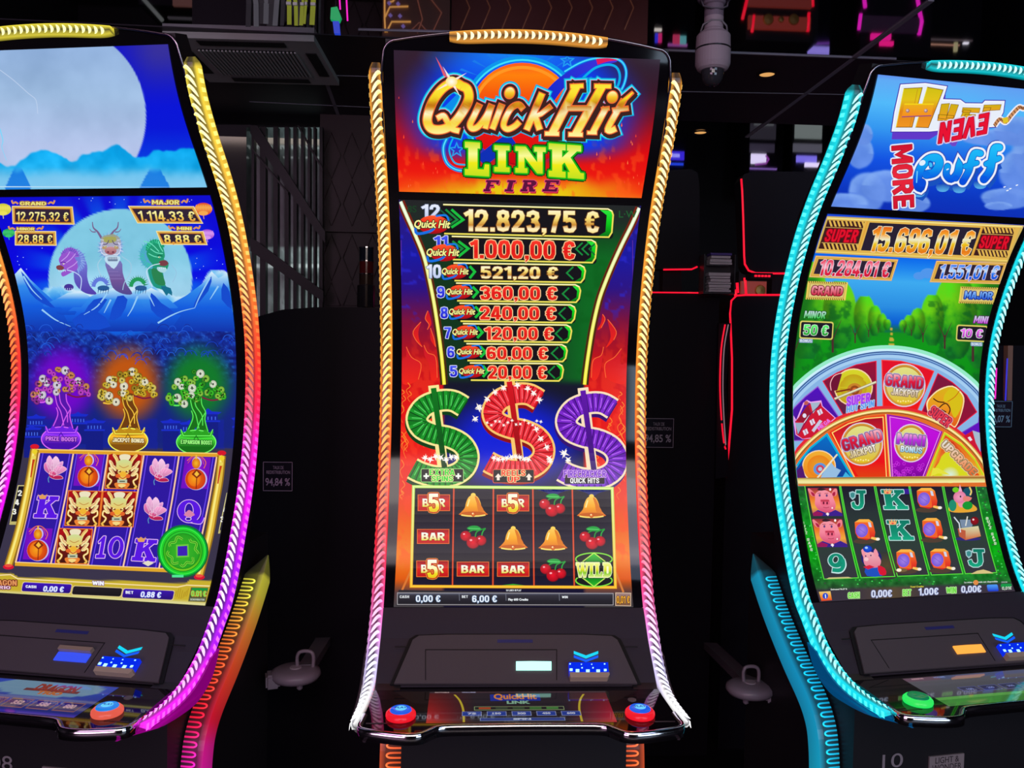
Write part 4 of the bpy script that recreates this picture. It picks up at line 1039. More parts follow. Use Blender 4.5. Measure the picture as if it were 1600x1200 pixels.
def artC_lo():
    A = Art('C', 1.0134, 2.0361); A.bg = bgC_lo; A.res = (130, 260)
    A.zoom(600, 300, 3.721)
    # bright funnel edges
    Lp = smooth_path([(96, 55), (135, 145), (182, 250), (232, 375), (262, 500), (290, 640), (312, 780), (332, 930), (345, 1060), (350, 1120)], 5)
    Rp = smooth_path([(1484, 92), (1440, 190), (1385, 300), (1330, 420), (1285, 530), (1250, 630), (1215, 780), (1190, 930), (1172, 1060), (1166, 1120)], 5)
    for Q, sg in ((Lp, 1), (Rp, -1)):
        A.line(Q, 46, (120, 30, 10), 1, col2=(60, 40, 10)); 
        A.line([(p[0], p[1]) for p in Q], 20, (215, 245, 215), 2, col2=(245, 235, 40)); A.line(Q, 8, (255, 255, 245), 2.5, col2=(255, 245, 90))
    for sg, x0 in ((1, 100), (-1, 1445)):
        A.line([(x0, 280), (x0-5*sg, 1116)], 3, (110, 50, 160), 1.5)
    # jackpot rows
    rows = [(330, 70, 1332, 256, 12), (380, 255, 1236, 405, 10), (390, 410, 1170, 522, 8), (405, 527, 1142, 638, 8), (425, 644, 1114, 757, 8), (445, 763, 1090, 872, 8), (465, 880, 1064, 984, 8), (485, 992, 1042, 1097, 8)]
    for i, (x0, y0, x1, y1, sl) in enumerate(rows):
        s2 = (28, 24, 14, 12, 12, 10, 8, 6)[i]
        A.rect(x0, y0, x1, y1-s2*.4, (16, 14, 20), 3, r=22, slope=s2)
        gw = (62, 46, 34, 32, 32, 30, 30, 28)[i]
        A.poly([(x1-gw-14, y0+7+s2*.95), (x1-16, y0+10+s2), (x1-5, y0+26+s2), (x1-12, y1-24+s2*.4), (x1-34, y1-8+s2*.3), (x1-gw-30, y1-6+s2*.3), (x1-gw*.72, y1-26), (x1-gw*.6, y0+36+s2)], (10, 215, 30), 3.6, grad=[(0, (40, 230, 60)), (.5, (0, 200, 20)), (1, (0, 110, 20))])
        A.line([(x0+14, y0+2), (x1-30, y0+s2), (x1-8, y0+s2+12), (x1, y0+s2+34), (x1-8, y1-s2*.2-16), (x1-26, y1+s2*.2), (x0+20, y1-s2*.55)], 9, (240, 225, 90), 4.2)
        A.line([(x0+14, y0+1), (x1-30, y0+s2-1), (x1-6, y0+s2+12)], 4, (255, 255, 230), 4.6)
    chev = [(372, 460, 100, 205, 160), (412, 490, 285, 375, 328), (478, 528, 430, 500, 463), (495, 545, 550, 615, 581), (510, 560, 665, 730, 698), (522, 572, 783, 848, 816), (540, 590, 898, 960, 930), (555, 602, 1010, 1075, 1043)]
    for i, (x0, x1, y0, y1, ym) in enumerate(chev):
        for k in range(3 if i < 2 else 1):
            d = k*34; A.line([(x0+20-d, y0), (x1-d, ym), (x0+20-d, y1)], 15-3*k, (20, 190-50*k, 60), 5-.3*k)
    for i, (x, y) in enumerate([(1150, 330), (1060, 470), (1036, 591), (1015, 706), (995, 823), (972, 937), (953, 1047)]):
        A.line([(x+40, y-36), (x+2, y), (x+40, y+36)], 9, (20, 140, 60), 5)
        if i == 0: A.line([(x+76, y-30), (x+42, y), (x+76, y+36)], 8, (16, 100, 50), 5); A.line([(x+4, y-36), (x-34, y), (x+4, y+36)], 9, (20, 140, 60), 5)
    gold = [(0, (255, 250, 215)), (.35, (250, 225, 120)), (.6, (205, 140, 50)), (.75, (255, 240, 190)), (1, (250, 220, 110))]
    red = [(0, (255, 60, 40)), (.5, (225, 20, 20)), (1, (235, 50, 20))]
    vals = [('12.823,75 €', 462, 98, 1250, 226, 1, 12), ('1.000,00 €', 497, 276, 1110, 384, 0, 8), ('521,20 €', 562, 430, 1012, 502, 1, 4), ('360,00 €', 560, 547, 1006, 624, 0, 4),
            ('240,00 €', 558, 664, 1000, 740, 0, 4), ('120,00 €', 582, 784, 986, 858, 0, 3), ('60,00 €', 597, 900, 952, 972, 0, 2), ('20,00 €', 605, 1010, 946, 1086, 0, 2)]
    for t, x0, y0, x1, y1, g, sl in vals:
        A.text(t, x0, y0, x1, y1, (240, 30, 30), 6.6, bold=.05, slope=sl, grad=gold if g else red, ol=[((110, 60, 20), 4)] if g else [((250, 205, 150), 5)])
    wb = [(0, (235, 240, 255)), (1, (190, 205, 240))]
    for t, x0, y0, x1, y1, w in (('12', 215, 70, 325, 152, 1), ('11', 288, 254, 370, 330, 0), ('10', 245, 420, 332, 500, 1), ('9', 308, 548, 352, 614, 0), ('8', 328, 668, 372, 735, 0), ('7', 350, 785, 390, 850, 0), ('6', 368, 898, 410, 962, 0), ('5', 383, 1010, 426, 1074, 0)):
        A.text(t, x0, y0, x1, y1, (230, 235, 255), 6.6, bold=.06, grad=wb if w else [(0, (70, 90, 245)), (1, (30, 30, 200))], ol=[((90, 100, 130), 3)] if w else [((215, 220, 255), 4)])
    for cx, cy, w, h in ((278, 188, 225, 108), (340, 352, 205, 100), (412, 462, 168, 86), (436, 580, 168, 82), (452, 697, 165, 80), (470, 815, 160, 80), (494, 930, 160, 76), (508, 1043, 160, 74)):
        quick_logo(A, cx, cy, w, h, 7)
    A.text('L·W', 1365, 108, 1470, 148, (30, 90, 45), 4, bold=.01)
    A.text('8S', 135, 78, 190, 118, (24, 60, 34), 4, bold=.02)
    # flames on both sides
    def flame(pts, c=(240, 40, 25), c2=(255, 105, 50), L=1.5):
        A.poly(pts, c, L, smooth=4, grad=[(0, (200, 20, 40)), (1, (240, 36, 20))]); A.line(pts[:len(pts)//2+1], 4, c2, L+.5, smooth=4)
    flame([(255, 690), (240, 735), (262, 770), (252, 800), (275, 770), (270, 730)])
    flame([(215, 755), (170, 810), (185, 860), (222, 900), (205, 860), (200, 810)])
    flame([(270, 790), (290, 850), (300, 900), (272, 860), (268, 820)])
    flame([(130, 900), (160, 960), (215, 1000), (200, 1090), (110, 1116), (100, 990), (128, 960)])
    flame([(232, 890), (255, 935), (300, 960), (310, 1080), (275, 1090), (262, 1000), (236, 950)])
    flame([(1270, 710), (1285, 740), (1262, 790), (1240, 800), (1262, 760)])
    flame([(1300, 740), (1350, 810), (1335, 860), (1290, 905), (1318, 840)])
    flame([(1380, 910), (1340, 960), (1285, 1000), (1290, 1080), (1400, 1116), (1416, 1000), (1375, 1000)])
    flame([(1276, 900), (1262, 950), (1215, 980), (1205, 1080), (1235, 1090), (1262, 1020)])
    # firecracker dollar signs
    A.zoom(600, 580, 3.721)
    random.seed(11)
    for k in range(46):
        x = random.choice([random.uniform(92, 140), random.uniform(1360, 1400), random.uniform(100, 330), random.uniform(1180, 1400)]); y = random.uniform(60, 700); h = random.uniform(40, 110)
        A.line(smooth_path([(x, y), (x+14, y+h*.3), (x-8, y+h*.6), (x+6, y+h)], 4), 5, (255, 130, 40), 1.6, w2=2)
    dollar(A, 0, 0, (12, 120, 30), (5, 62, 18), (250, 232, 150), (25, 150, 40), 3)
    dollar(A, 868, 14, (96, 20, 170), (52, 8, 110), (250, 225, 190), (125, 40, 205), 3)
    dollar(A, 440, -38, (214, 18, 30), (140, 8, 14), (250, 200, 110), (240, 50, 60), 3.3)
    d = (440, -38)
    for x, y in ((462, 205), (430, 165), (395, 140), (335, 120), (255, 135), (205, 160), (160, 200), (115, 255), (90, 315), (110, 245), (505, 480), (520, 545), (470, 430), (445, 375), (525, 560)): A.sparkle(x+d[0]-0, y+d[1], 26, L=8)
    for k in range(9): A.sparkle(640+k*25, 505+8*math.sin(k), 24, L=8)
    for k in range(14): A.sparkle(600+30*k*.8, 300+14*math.sin(k*1.9), 13, L=8)
    for k in range(7): A.sparkle(240+k*30, 505+10*math.sin(k*2), 26, L=8)
    A.sparkle(1048, 478, 34, L=8); A.sparkle(1070, 515, 26, L=8)
    for (x0, y0, x1, y1, a, b, c, sd) in ((216, 568, 462, 645, 'EXTRA', 'SPINS', (60, 215, 60), '+'), (634, 572, 872, 650, 'REELS', 'UP', (240, 60, 40), 'a')):
        A.rect(x0, y0, x1, y1, (16, 16, 20), 9, r=8); A.frame(x0, y0, x1, y1, 4, (150, 210, 120) if sd == '+' else (230, 90, 60), 9.4, r=8)
        A.text(a, x0+48, y0+3, x1-50, y0+38, c, 10.6, bold=.07, ol=[((255, 240, 170), 2.5)])
        A.text(b, x0+(60 if sd == '+' else 84), y0+42, x1-(60 if sd == '+' else 84), y1-4, c, 10.6, bold=.07, ol=[((255, 240, 170), 2.5)])
        for xc in (x0+30, x1-30):
            yc = (y0+y1)/2+4
            if sd == '+': A.rect(xc-16, yc-5, xc+16, yc+5, (245, 250, 240), 10); A.rect(xc-5, yc-16, xc+5, yc+16, (245, 250, 240), 10)
            else: A.poly([(xc, yc-20), (xc+19, yc+2), (xc+8, yc+2), (xc+8, yc+20), (xc-8, yc+20), (xc-8, yc+2), (xc-19, yc+2)], (250, 235, 220), 10)
    A.rect(1048, 596, 1284, 658, (16, 10, 30), 9, r=6); A.frame(1048, 580, 1284, 658, 4, (130, 80, 220), 9.4, r=8)
    A.text('FIRECRACKER', 1044, 577, 1290, 618, (120, 50, 205), 10.6, bold=.06, ol=[((235, 190, 245), 2.5)])
    A.text('QUICK HITS', 1082, 622, 1250, 652, (255, 255, 255), 10.6, bold=.04)
    # reels
    A.zoom(600, 740, 3.721)
    A.poly([(172, 76), (1326, 86), (1345, 662), (158, 656)], (18, 14, 30), 4, grad=[(0, (18, 16, 40)), (.2, (16, 12, 24)), (.5, (24, 20, 44)), (.75, (16, 12, 24)), (1, (26, 22, 48))])
    for xa, xb in ((406, 398), (636, 633), (865, 872), (1094, 1106)):
        A.line([(xa, 84), (xb, 658)], 11, (150, 40, 20), 4.5); A.line([(xa, 84), (xb, 658)], 5, (240, 90, 50), 5)
    for k in range(4): A.poly([(880+k*14, 92), (985, 120+k*6), (1090-k*14, 94)], (10, 30, 110), 4.4); A.poly([(1110+k*14, 94), (1212, 120+k*6), (1315-k*14, 96)], (10, 30, 110), 4.4)
    A.poly([(640, 655), (750, 642), (860, 656)], (60, 170, 40), 4.6)
    A.line([(172, 76), (1326, 86), (1345, 662), (158, 656)], 17, (0, 0, 0), 5.2, closed=True, vcol=((190, 235, 110), (245, 170, 40)))
    A.line([(172, 76), (1326, 86), (1345, 662), (158, 656)], 6, (0, 0, 0), 5.6, closed=True, vcol=((235, 250, 170), (255, 215, 60)))
    for cx, cy in ((290, 170), (750, 172), (282, 554)): bar_sym(A, cx, cy, 184, 92, True)
    for cx, cy in ((286, 366), (517, 556), (751, 557)): bar_sym(A, cx, cy, 184, 82)
    for cx, cy in ((519, 183), (1206, 190), (751, 376), (982, 378)): bell_sym(A, cx, cy)
    for cx, cy in ((978, 182), (520, 368), (1212, 372), (984, 560)): cherry_sym(A, cx, cy)
    cx, cy = 1220, 560
    A.ell(cx, cy-60, 106, 36, (20, 24, 24), 5.6); A.ell(cx, cy+64, 106, 36, (20, 24, 24), 5.6)
    A.poly([(cx, cy-100), (cx+60, cy-40), (cx-60, cy-40)], (20, 170, 40), 6, grad=[(0, (60, 210, 60)), (1, (0, 120, 20))]); A.poly([(cx, cy+98), (cx+64, cy+44), (cx-64, cy+44)], (20, 170, 40), 6, grad=[(0, (0, 120, 20)), (1, (40, 190, 40))])
    for s_ in (-1, 1):
        A.line([(cx+106*math.cos(t), cy+s_*62+s_*36*math.sin(t)) for t in np.linspace(0, 2*PI, 30)], 7, (130, 225, 60), 6.4)
        A.line([(cx-70, cy+s_*44), (cx, cy+s_*98), (cx+70, cy+s_*44)], 6, (190, 240, 90), 6.6)
    A.rect(cx-110, cy-36, cx+112, cy+46, (24, 26, 22), 6.8)
    g = [(0, (240, 250, 170)), (.45, (235, 230, 40)), (.7, (130, 200, 30)), (1, (235, 245, 150))]
    for ch, x0, x1 in (('W', 1116, 1190), ('I', 1190, 1220), ('L', 1224, 1268), ('D', 1272, 1322)):
        A.slab(ch, x0, cy-42, x1, cy+44, (220, 225, 60), 8, ol=[((250, 250, 200), 3), ((30, 70, 20), 6)], grad=g)
    # side streaks at the foot
    A.line([(158, 560), (100, 690)], 12, (220, 120, 50), 2); A.line([(1348, 575), (1392, 690)], 12, (215, 125, 60), 2)
    A.poly([(85, 676), (1440, 700), (1446, 772), (70, 770)], (48, 44, 50), 2.5)
    # credit bar
    A.rect(78, 694, 1332, 764, (40, 38, 46), 4, slope=3, grad=[(0, (95, 100, 120)), (.2, (52, 50, 60)), (.6, (36, 34, 42)), (1, (30, 28, 34))])
    A.frame(78, 694, 1332, 762, 4, (165, 160, 165), 4.6, slope=3)
    for x in (437, 708, 1018): A.line([(x, 700), (x+2, 740)], 3, (120, 125, 140), 4.8)
    wt = (240, 245, 250)
    A.text('CASH', 92, 709, 146, 725, wt, 6, bold=.04); A.text('0,00 €', 186, 708, 328, 748, wt, 6, bold=.03, ol=[((110, 150, 200), 2)])
    A.text('BET', 453, 709, 488, 724, wt, 6, bold=.04); A.text('6,00 €', 513, 709, 656, 749, wt, 6, bold=.03, ol=[((110, 150, 200), 2)])
    A.text('Play 600 Credits', 722, 726, 838, 744, wt, 6, bold=.05); A.text('WIN', 1034, 712, 1068, 726, wt, 6, bold=.04)
    A.text('50 LINES IN PLAY', 710, 674, 798, 685, wt, 6, bold=.04)
    A.rect(1346, 694, 1434, 768, (150, 100, 50), 4.4, slope=2, grad=[(0, (160, 130, 130)), (1, (120, 80, 50))]); A.frame(1346, 694, 1434, 768, 4, (220, 190, 160), 5, slope=2)
    A.text('0,01 €', 1352, 712, 1428, 756, (250, 180, 60), 6, bold=.04, ol=[((90, 50, 10), 3)])
    return A

def deck_display(root, m):
    """flat touch display in the deck: picture mesh plus its lettering as one mesh"""
    x0, x1, y0, y1 = -.2025, .2025, -.426, -.271; z = DECKZ-.001
    V = []; F = []; C = []
    def quad(pts, c, l):
        b = len(V)
        for p in pts: V.append((p[0], p[1], z+.0003*l)); 
        cc = np.asarray(c, float)
        for i in range(len(pts)): C.append(lin(cc if cc.ndim == 1 else cc[i]))
        F.append(tuple(range(b, b+len(pts))))
    def Q(a, b): return (x0+(x1-x0)*a, y1+(y0-y1)*b)      # a across, b from far to near
    def R(a0, b0, a1, b1, c, l): quad([Q(a0, b1), Q(a1, b1), Q(a1, b0), Q(a0, b0)], c, l)
    def T(s, a0, b0, a1, b1, c, l, bold=.04):
        G, Fc = glyphs(s, bold); b = len(V)
        for p in G:
            q = Q(a0+(a1-a0)*p[0], b1+(b0-b1)*p[1]); V.append((q[0], q[1], z+.0003*l)); C.append(lin(c))
        for f in Fc: F.append(tuple(i+b for i in f))
    n, k = 40, 20
    for j in range(k):
        for i in range(n):
            a, b = i/n, j/k
            pts = [(a, b+1/k), (a+1/n, b+1/k), (a+1/n, b), (a, b)]; cs = []
            for p, q in pts:
                if m == 'C':
                    s = max(0, abs(p-.5)-.24)*4; c = np.array((34, 30, 40))*(1-min(s, 1))+np.array((195, 30+60*max(0, q-.7), 60 if p > .5 else 35))*min(s, 1)*(0.45+.7*q)
                elif m == 'L':
                    d = math.hypot((p-.62)/.36, (q-.18)/.34); c = np.array((125, 165, 195.)) if d < .9 else np.array((40, 60, 190.))*(1-.3*q)+np.array((40, 90, 60.))*max(0, 1.6-d)*.4
                    if q > .9: c = np.array((62, 52, 190.))
                else:
                    c = np.array((120, 118, 130.)) if q < .72 else np.array((80, 150, 70.))
                    if q < .12: c = np.array((120, 90, 110.)) if p < .25 else np.array((90, 100, 140.))
                    c = c*(.9-.25*q) if .12 < q < .72 else c
                cs.append(c)
            quad([Q(*p) for p in pts], np.clip(cs, 0, 255), 0)
    if m == 'C':
        for sg, xa in ((1, 0), (-1, 1)):
            f = lambda a: xa+sg*a
            P = smooth_path([(f(.135), .10), (f(.165), .3), (f(.185), .6), (f(.19), .98)], 4)
            for p, q in zip(P, P[1:]): quad([Q(p[0], p[1]), Q(p[0]+.012, p[1]), Q(q[0]+.012, q[1]), Q(q[0], q[1])][::-1], (215, 190, 50), 1)
        R(0, 0, 1, .05, (70, 50, 60), 1); T('PAYTABLE', .03, .01, .11, .04, (235, 200, 200), 2); T('VOLUME', .18, .01, .26, .04, (190, 190, 230), 2)
        R(.34, .1, .62, .32, (20, 50, 170), 1); T('QuickHit', .36, .08, .60, .30, (245, 150, 60), 2, .03); T('LINK', .43, .32, .56, .42, (150, 200, 170), 2, .05)
        R(.25, .5, .74, .62, (150, 170, 120), 1); R(.254, .515, .736, .605, (30, 36, 36), 1.5)
        for i, c in enumerate(((190, 80, 40), (60, 80, 60), (60, 90, 60), (70, 130, 60), (80, 150, 70))): R(.275+i*.092, .53, .34+i*.092, .59, c, 2)
        for i, t in enumerate(('75', '150', '300', '450', '600')):
            a = .185+i*.133; R(a, .66, a+.105, .80, (150, 160, 210), 1.5); R(a+.004, .67, a+.101, .79, (34, 66, 170), 2); T(t, a+.03, .70, a+.075, .76, (225, 230, 250), 3)
        R(.28, .86, .73, .95, (140, 160, 215), 1.5); R(.284, .87, .726, .94, (34, 60, 150), 2); T('SPIN', .455, .88, .55, .93, (215, 225, 250), 3, .06)
    elif m == 'L':
        T('DRAGON', .55, .08, .80, .30, (165, 60, 40), 2, .07); T('TRIO', .60, .30, .75, .42, (210, 120, 60), 2, .07); R(.5, .24, .83, .32, (120, 60, 60), 1)
        for i, t in enumerate(('88', '176', '264', '352', '588', '880')):
            a = .07+i*.152; R(a, .58, a+.13, .86, (150, 100, 110), 1.5); R(a+.006, .61, a+.124, .83, (50, 34, 120), 2); T(t, a+.035, .65, a+.1, .77, (215, 170, 190), 3, .05)
    else:
        for i in range(5):
            a = .235+i*.14; R(a, .44, a+.12, .62, (110, 110, 175), 1.5); R(a+.005, .455, a+.115, .605, (64, 62, 96), 2); T('%d' % (100*(i+1)), a+.04, .5, a+.085, .56, (140, 150, 215), 3)
        R(.0, .72, 1, .80, (110, 185, 90), 1.5); T('RESERVE', .05, .03, .13, .07, (230, 180, 190), 2); T('VOLUME', .2, .03, .28, .07, (150, 170, 235), 2)
    return mesh_obj('deck_display', V, F, M_DECKSCR, root, cols=C)
# ================================================================ left machine pictures
def bgL_up(u, v, a, b):
    c = lerp_stops([(60, (20, 20, 190)), (110, (0, 10, 215)), (200, (0, 20, 215)), (250, (0, 60, 225))], v)
    c = mixc(c, (66, 56, 140), (1-sstep(75, 175, v))*sstep(170, 250, u+(v-70)*.05)*.75)
    mo = np.hypot((u-92)/137, (v-182)/142)
    n = noise(u, v, 60, 4)
    moon = lerp_stops([(60, (140, 172, 216)), (150, (158, 188, 224)), (230, (172, 188, 226)), (290, (176, 192, 226))], v)
    moon = moon+((n-.5)*34)[..., None]
    w = 1-sstep(.985, 1.0, mo)
    c = c*(1-w[..., None])+moon*w[..., None]
    # clouded peaks
    r1 = 246+12*np.sin(u*.055+1.0)-22*np.exp(-((u-250)/26)**2)-14*np.exp(-((u-138)/26)**2)-6*np.exp(-((u-185)/16)**2)+10*(noise(u, v*0, 16, 3)-.5)
    w = sstep(-1.5, 2.5, v-r1)
    pk = lerp_stops([(235, (0, 165, 235)), (262, (20, 170, 235)), (290, (110, 195, 235))], v)+((noise(u, v, 22, 3)-.5)*50)[..., None]
    c = c*(1-w[..., None])+pk*w[..., None]
    cl = sstep(256, 284, v+18*(noise(u+40, v, 34, 3)-.5))
    c = mixc(c, (128, 200, 240), cl*.85)
    for cx, w_ in ((28, 20), (242, 24)):
        d = (1-np.abs(u-cx)/w_); pkz = sstep(0, .15, v-(293-44*np.clip(d, 0, 1)))*(d > 0)*sstep(262, 276, v+6*noise(u, v, 9, 2))
        c = mixc(c, (0, 105, 222), pkz*.75)
    return np.clip(c, 0, 255)
def artL_up():
    A = Art('L', 2.0535, 2.3365, .3035); A.bg = bgL_up; A.res = (190, 150)
    A.zoom(0, 20, 3.81)
    A.line([(0, 690), (18, 760), (12, 800), (40, 880)], 7, (120, 215, 250), 1, smooth=4, w2=2)
    A.line([(0, 340), (80, 400), (170, 480), (215, 520), (225, 600)], 4, (190, 208, 236), 1, smooth=3)
    A.line([(0, 1035), (1222, 1043)], 6, (190, 225, 245), 1)
    return A
def bgL_lo(u, v, a, b):
    c = lerp_stops([(305, (8, 6, 205)), (420, (0, 0, 225)), (470, (10, 60, 225)), (540, (12, 70, 205)), (575, (14, 30, 120)), (690, (20, 24, 110)), (700, (56, 50, 72)), (950, (56, 50, 72))], v)
    ray = np.clip(np.abs(np.sin((np.arctan2(v-430, u-188))*9)), 0, 1)
    dd = np.hypot((u-188)/113, (v-436)/110)
    c = mixc(c, (0, 150, 245), np.clip(1.5-dd, 0, 1)*sstep(.2, 1, ray)*(v < 470)*.9)
    n = noise(u, v, 40, 4)
    w = 1-sstep(.985, 1.0, dd)
    moon = np.array([128, 200, 226.])+((n-.5)*30)[..., None]+np.array([30, 10, 10.])*sstep(390, 460, v)[..., None]
    moon = c*(1-w[..., None])+moon*w[..., None]
    c = np.where((v < 475)[..., None], moon, c)
    # snow peaks
    r = 455+8*np.sin(u*.05)-28*np.exp(-((u-34)/16)**2)-26*np.exp(-((u-330)/15)**2)-20*np.exp(-((u-352)/12)**2)-8*np.exp(-((u-170)/22)**2)-8*np.exp(-((u-240)/18)**2)+5*(noise(u, u*0, 9, 3)-.5)
    m = noise(u+v*.9, v*.6-u*.25, 17, 4)
    d = v-r
    mt = lerp_stops([(0, (205, 232, 248)), (10, (110, 190, 240)), (28, (20, 120, 230)), (50, (10, 90, 225)), (75, (12, 95, 215)), (100, (8, 40, 150))], d+22*(m-.5))
    w = sstep(-1, 1.5, d)*(v < 575)
    c = c*(1-w[..., None])+mt*w[..., None]
    rdg = sstep(.60, .64, m)*(1-sstep(.66, .70, m))*w*(d < 70); c = mixc(c, (120, 195, 245), rdg*.7)
    # dark forest
    fr = sstep(0, 6, v-(528-18*np.sin(np.abs(u-200)*.016+.3)+10*(noise(u, v, 13, 2)-.5)-np.clip(np.abs(u-200)-60, 0, 200)*.13))*(v < 700)
    bl = noise(u*1.2, v*1.7, 8, 3)
    c = mixc(c, (14, 34, 130), fr*.85)
    c = c+(np.array([10, 40, 75.])*((bl-.45)*1.6*fr*(v < 600))[..., None])
    rim = sstep(.60, .63, bl)*(1-sstep(.64, .68, bl))*fr*(v < 590); c = mixc(c, (50, 120, 225), rim*.5)
    for cx, cc in ((98, (110, 0, 200)), (200, (190, 85, 10)), (310, (10, 120, 40))):
        g = np.clip(1-np.hypot((u-cx)/68, (v-600)/78), 0, 1); c = mixc(c, cc, sstep(0, .62, g)*(v < 702))
    # temples at the foot of the trees
    t = (np.mod(u, 52) < 38)&(v > 655)&(v < 702); c = mixc(c, (16, 30, 170), t*.45)
    # credit bar ground
    yl = sstep(0, 1, v-(903+np.interp(u, [-60, 18, 28, 290, 296, 400], [-8, -6, 0, 10, 5, 6]))+2)*(v > 895)
    c = mixc(c, (200, 175, 45), yl); c = mixc(c, (220, 215, 150), yl*sstep(938-(320-u)*.055, 944-(320-u)*.055, v))
    return np.clip(c, 0, 255)
def coin_tree(A, cx, cy, coin, coin2, hot, bark, bark2, pot, pot2, text, tcol, tdk):
    """money tree in a round pot, native crop is 8.57 px per photo px centred on the trunk"""
    def T(x, y): return (cx+(x-560)/8.57, cy+(y-500)/8.57)
    TP = lambda L: [T(*p) for p in L]
    A.z = (0, 0, 1.0)
    A.line(TP([(640, 480), (760, 520), (860, 510), (930, 500)]), 2.4, (120, 20, 60), 3, smooth=3); A.line(TP([(420, 520), (330, 590), (230, 580)]), 2.4, bark2, 3, smooth=3)
    A.poly(TP([(480, 470), (560, 450), (640, 470), (640, 560), (700, 680), (690, 800), (730, 960), (600, 960), (560, 880), (520, 960), (430, 940), (500, 780), (505, 640), (470, 540)]), bark, 3.4, smooth=3)
    for q in ([(480, 480), (510, 620), (560, 720), (600, 900)], [(630, 480), (640, 580), (690, 680), (680, 780), (720, 940)], [(500, 660), (520, 760), (450, 930)], [(540, 480), (560, 600), (640, 720), (650, 860)], [(690, 680), (620, 800), (560, 940)]):
        A.line(TP(q), 1.5, bark2, 3.8, smooth=4)
    random.seed(int(cx)); 
    C = []
    for k in range(66):
        t = random.random(); x = 180+760*t; top = 100+330*(2*t-1)**2+20; bot = 600-70*(1-abs(2*t-1))-100*(t > .55)
        C.append((x, random.uniform(top, bot), random.uniform(28, 40), random.choice([coin, coin2, coin2, tuple(int(c*.75) for c in coin2)])))
    C.sort(key=lambda q: -q[1])
    C += [(320, 275, 50, hot), (370, 335, 46, hot), (510, 360, 55, hot), (500, 455, 44, hot), (310, 490, 55, hot), (405, 570, 50, hot), (790, 305, 48, hot), (620, 165, 54, hot), (900, 380, 42, coin), (695, 230, 46, coin), (195, 490, 42, coin), (485, 280, 42, coin), (710, 425, 34, coin)]
    for x, y, r, c in C:
        X, Y = T(x, y); r = r/8.57
        A.ell(X, Y, r+.5, r*1.05+.5, tuple(int(q*.45) for q in c), 4, n=14); A.ell(X, Y, r, r*1.05, c, 4.4, n=14, edge=tuple(int(q*.8) for q in c)); A.ell(X, Y, r*.30, r*.36, tuple(int(q*.35) for q in c), 4.8, n=8)
    x, y = T(565, 1065)
    A.ell(x, y+2, 31.5, 19.5, tuple(min(255, int(q*1.5+60)) for q in pot), 5, n=36); A.ell(x, y+2, 29.8, 18, pot, 5.3, n=36, grad=[(0, pot), (.35, tuple(min(255, int(q*1.25+20)) for q in pot)), (.7, pot2), (1, pot2)])
    A.poly([(x-24, y-18), (x-18, y-12), (x-13, y-19), (x-5, y-12), (x+2, y-19), (x+8, y-12), (x+14, y-18), (x+20, y-12), (x+26, y-18), (x+22, y-6), (x-20, y-6)], pot, 5.6, smooth=2)
    A.line([(x-24, y-18), (x-20, y-8), (x+22, y-8), (x+26, y-18)], 1.2, tuple(min(255, int(q*1.4+60)) for q in pot), 5.9)
    A.line([(x-6, y+2), (x, y-8), (x+6, y+2)], 1.2, pot2, 5.9)
    A.text(text, x-24, y-2, x+25, y+4.6, tcol, 6.6, bold=.05, slope=1.6, ol=[(tdk, 1.1)])
def lantern(A, cx, cy, w, c, c2, L=4):
    A.z = (0, 0, 1.0)
    A.ell(cx, cy, w, w*.72, c, L, n=22, grad=[(0, c), (.35, c2), (1, c)]); 
    for k in range(-3, 4): A.line([(cx+k*w*.26, cy-w*.5), (cx+k*w*.32, cy+w*.1)], .7, c2, L+.4)
    A.ell(cx, cy+w*.45, w*.55, w*.26, c2, L+.6, n=16); A.line([(cx, cy+w*.6), (cx+1, cy+w*1.1)], 1, c2, L)
def gold_box(A, x0, y0, x1, y1, skl, skr, slope, val, vx, name, nx, L=5):
    """bevelled amount box: left/right edges may lean"""
    A.z = (0, 0, 1.0)
    P = [(x0, y0), (x1, y0+slope), (x1+skr, y1+slope), (x0+skl, y1)]
    A.poly(P, (215, 165, 70), L); A.line(P, 1.3, (250, 225, 150), L+.3, closed=True)
    P = [(x0+4+skl*.1, y0+3.6), (x1-4+skr*.1, y0+3.6+slope), (x1+skr-4.5, y1+slope-3), (x0+skl+3.6, y1-3)]
    A.poly(P, (48, 34, 52), L+.6); A.line(P, .9, (150, 60, 20), L+.8, closed=True)
    A.text(val, vx[0], vx[1], vx[2], vx[3], (240, 230, 120), L+2, bold=.04, slope=slope*.9, skew=vx[4] if len(vx) > 4 else 0, grad=[(0, (250, 248, 180)), (.5, (240, 215, 100)), (1, (225, 120, 30))])
    A.text(name, nx[0], nx[1], nx[2], nx[3], (235, 225, 130), L+2, bold=.05, slope=slope*.4, ol=[((150, 100, 30), 1.3)])
    for sg, ex in ((1, nx[0]-3), (-1, nx[2]+3)):
        A.line([(ex, (nx[1]+nx[3])/2+1), (ex-sg*4, nx[1]+1), (ex-sg*8, (nx[1]+nx[3])/2), (ex-sg*10, nx[1]-2)], 2.6, (222, 150, 80), L+1, smooth=4)
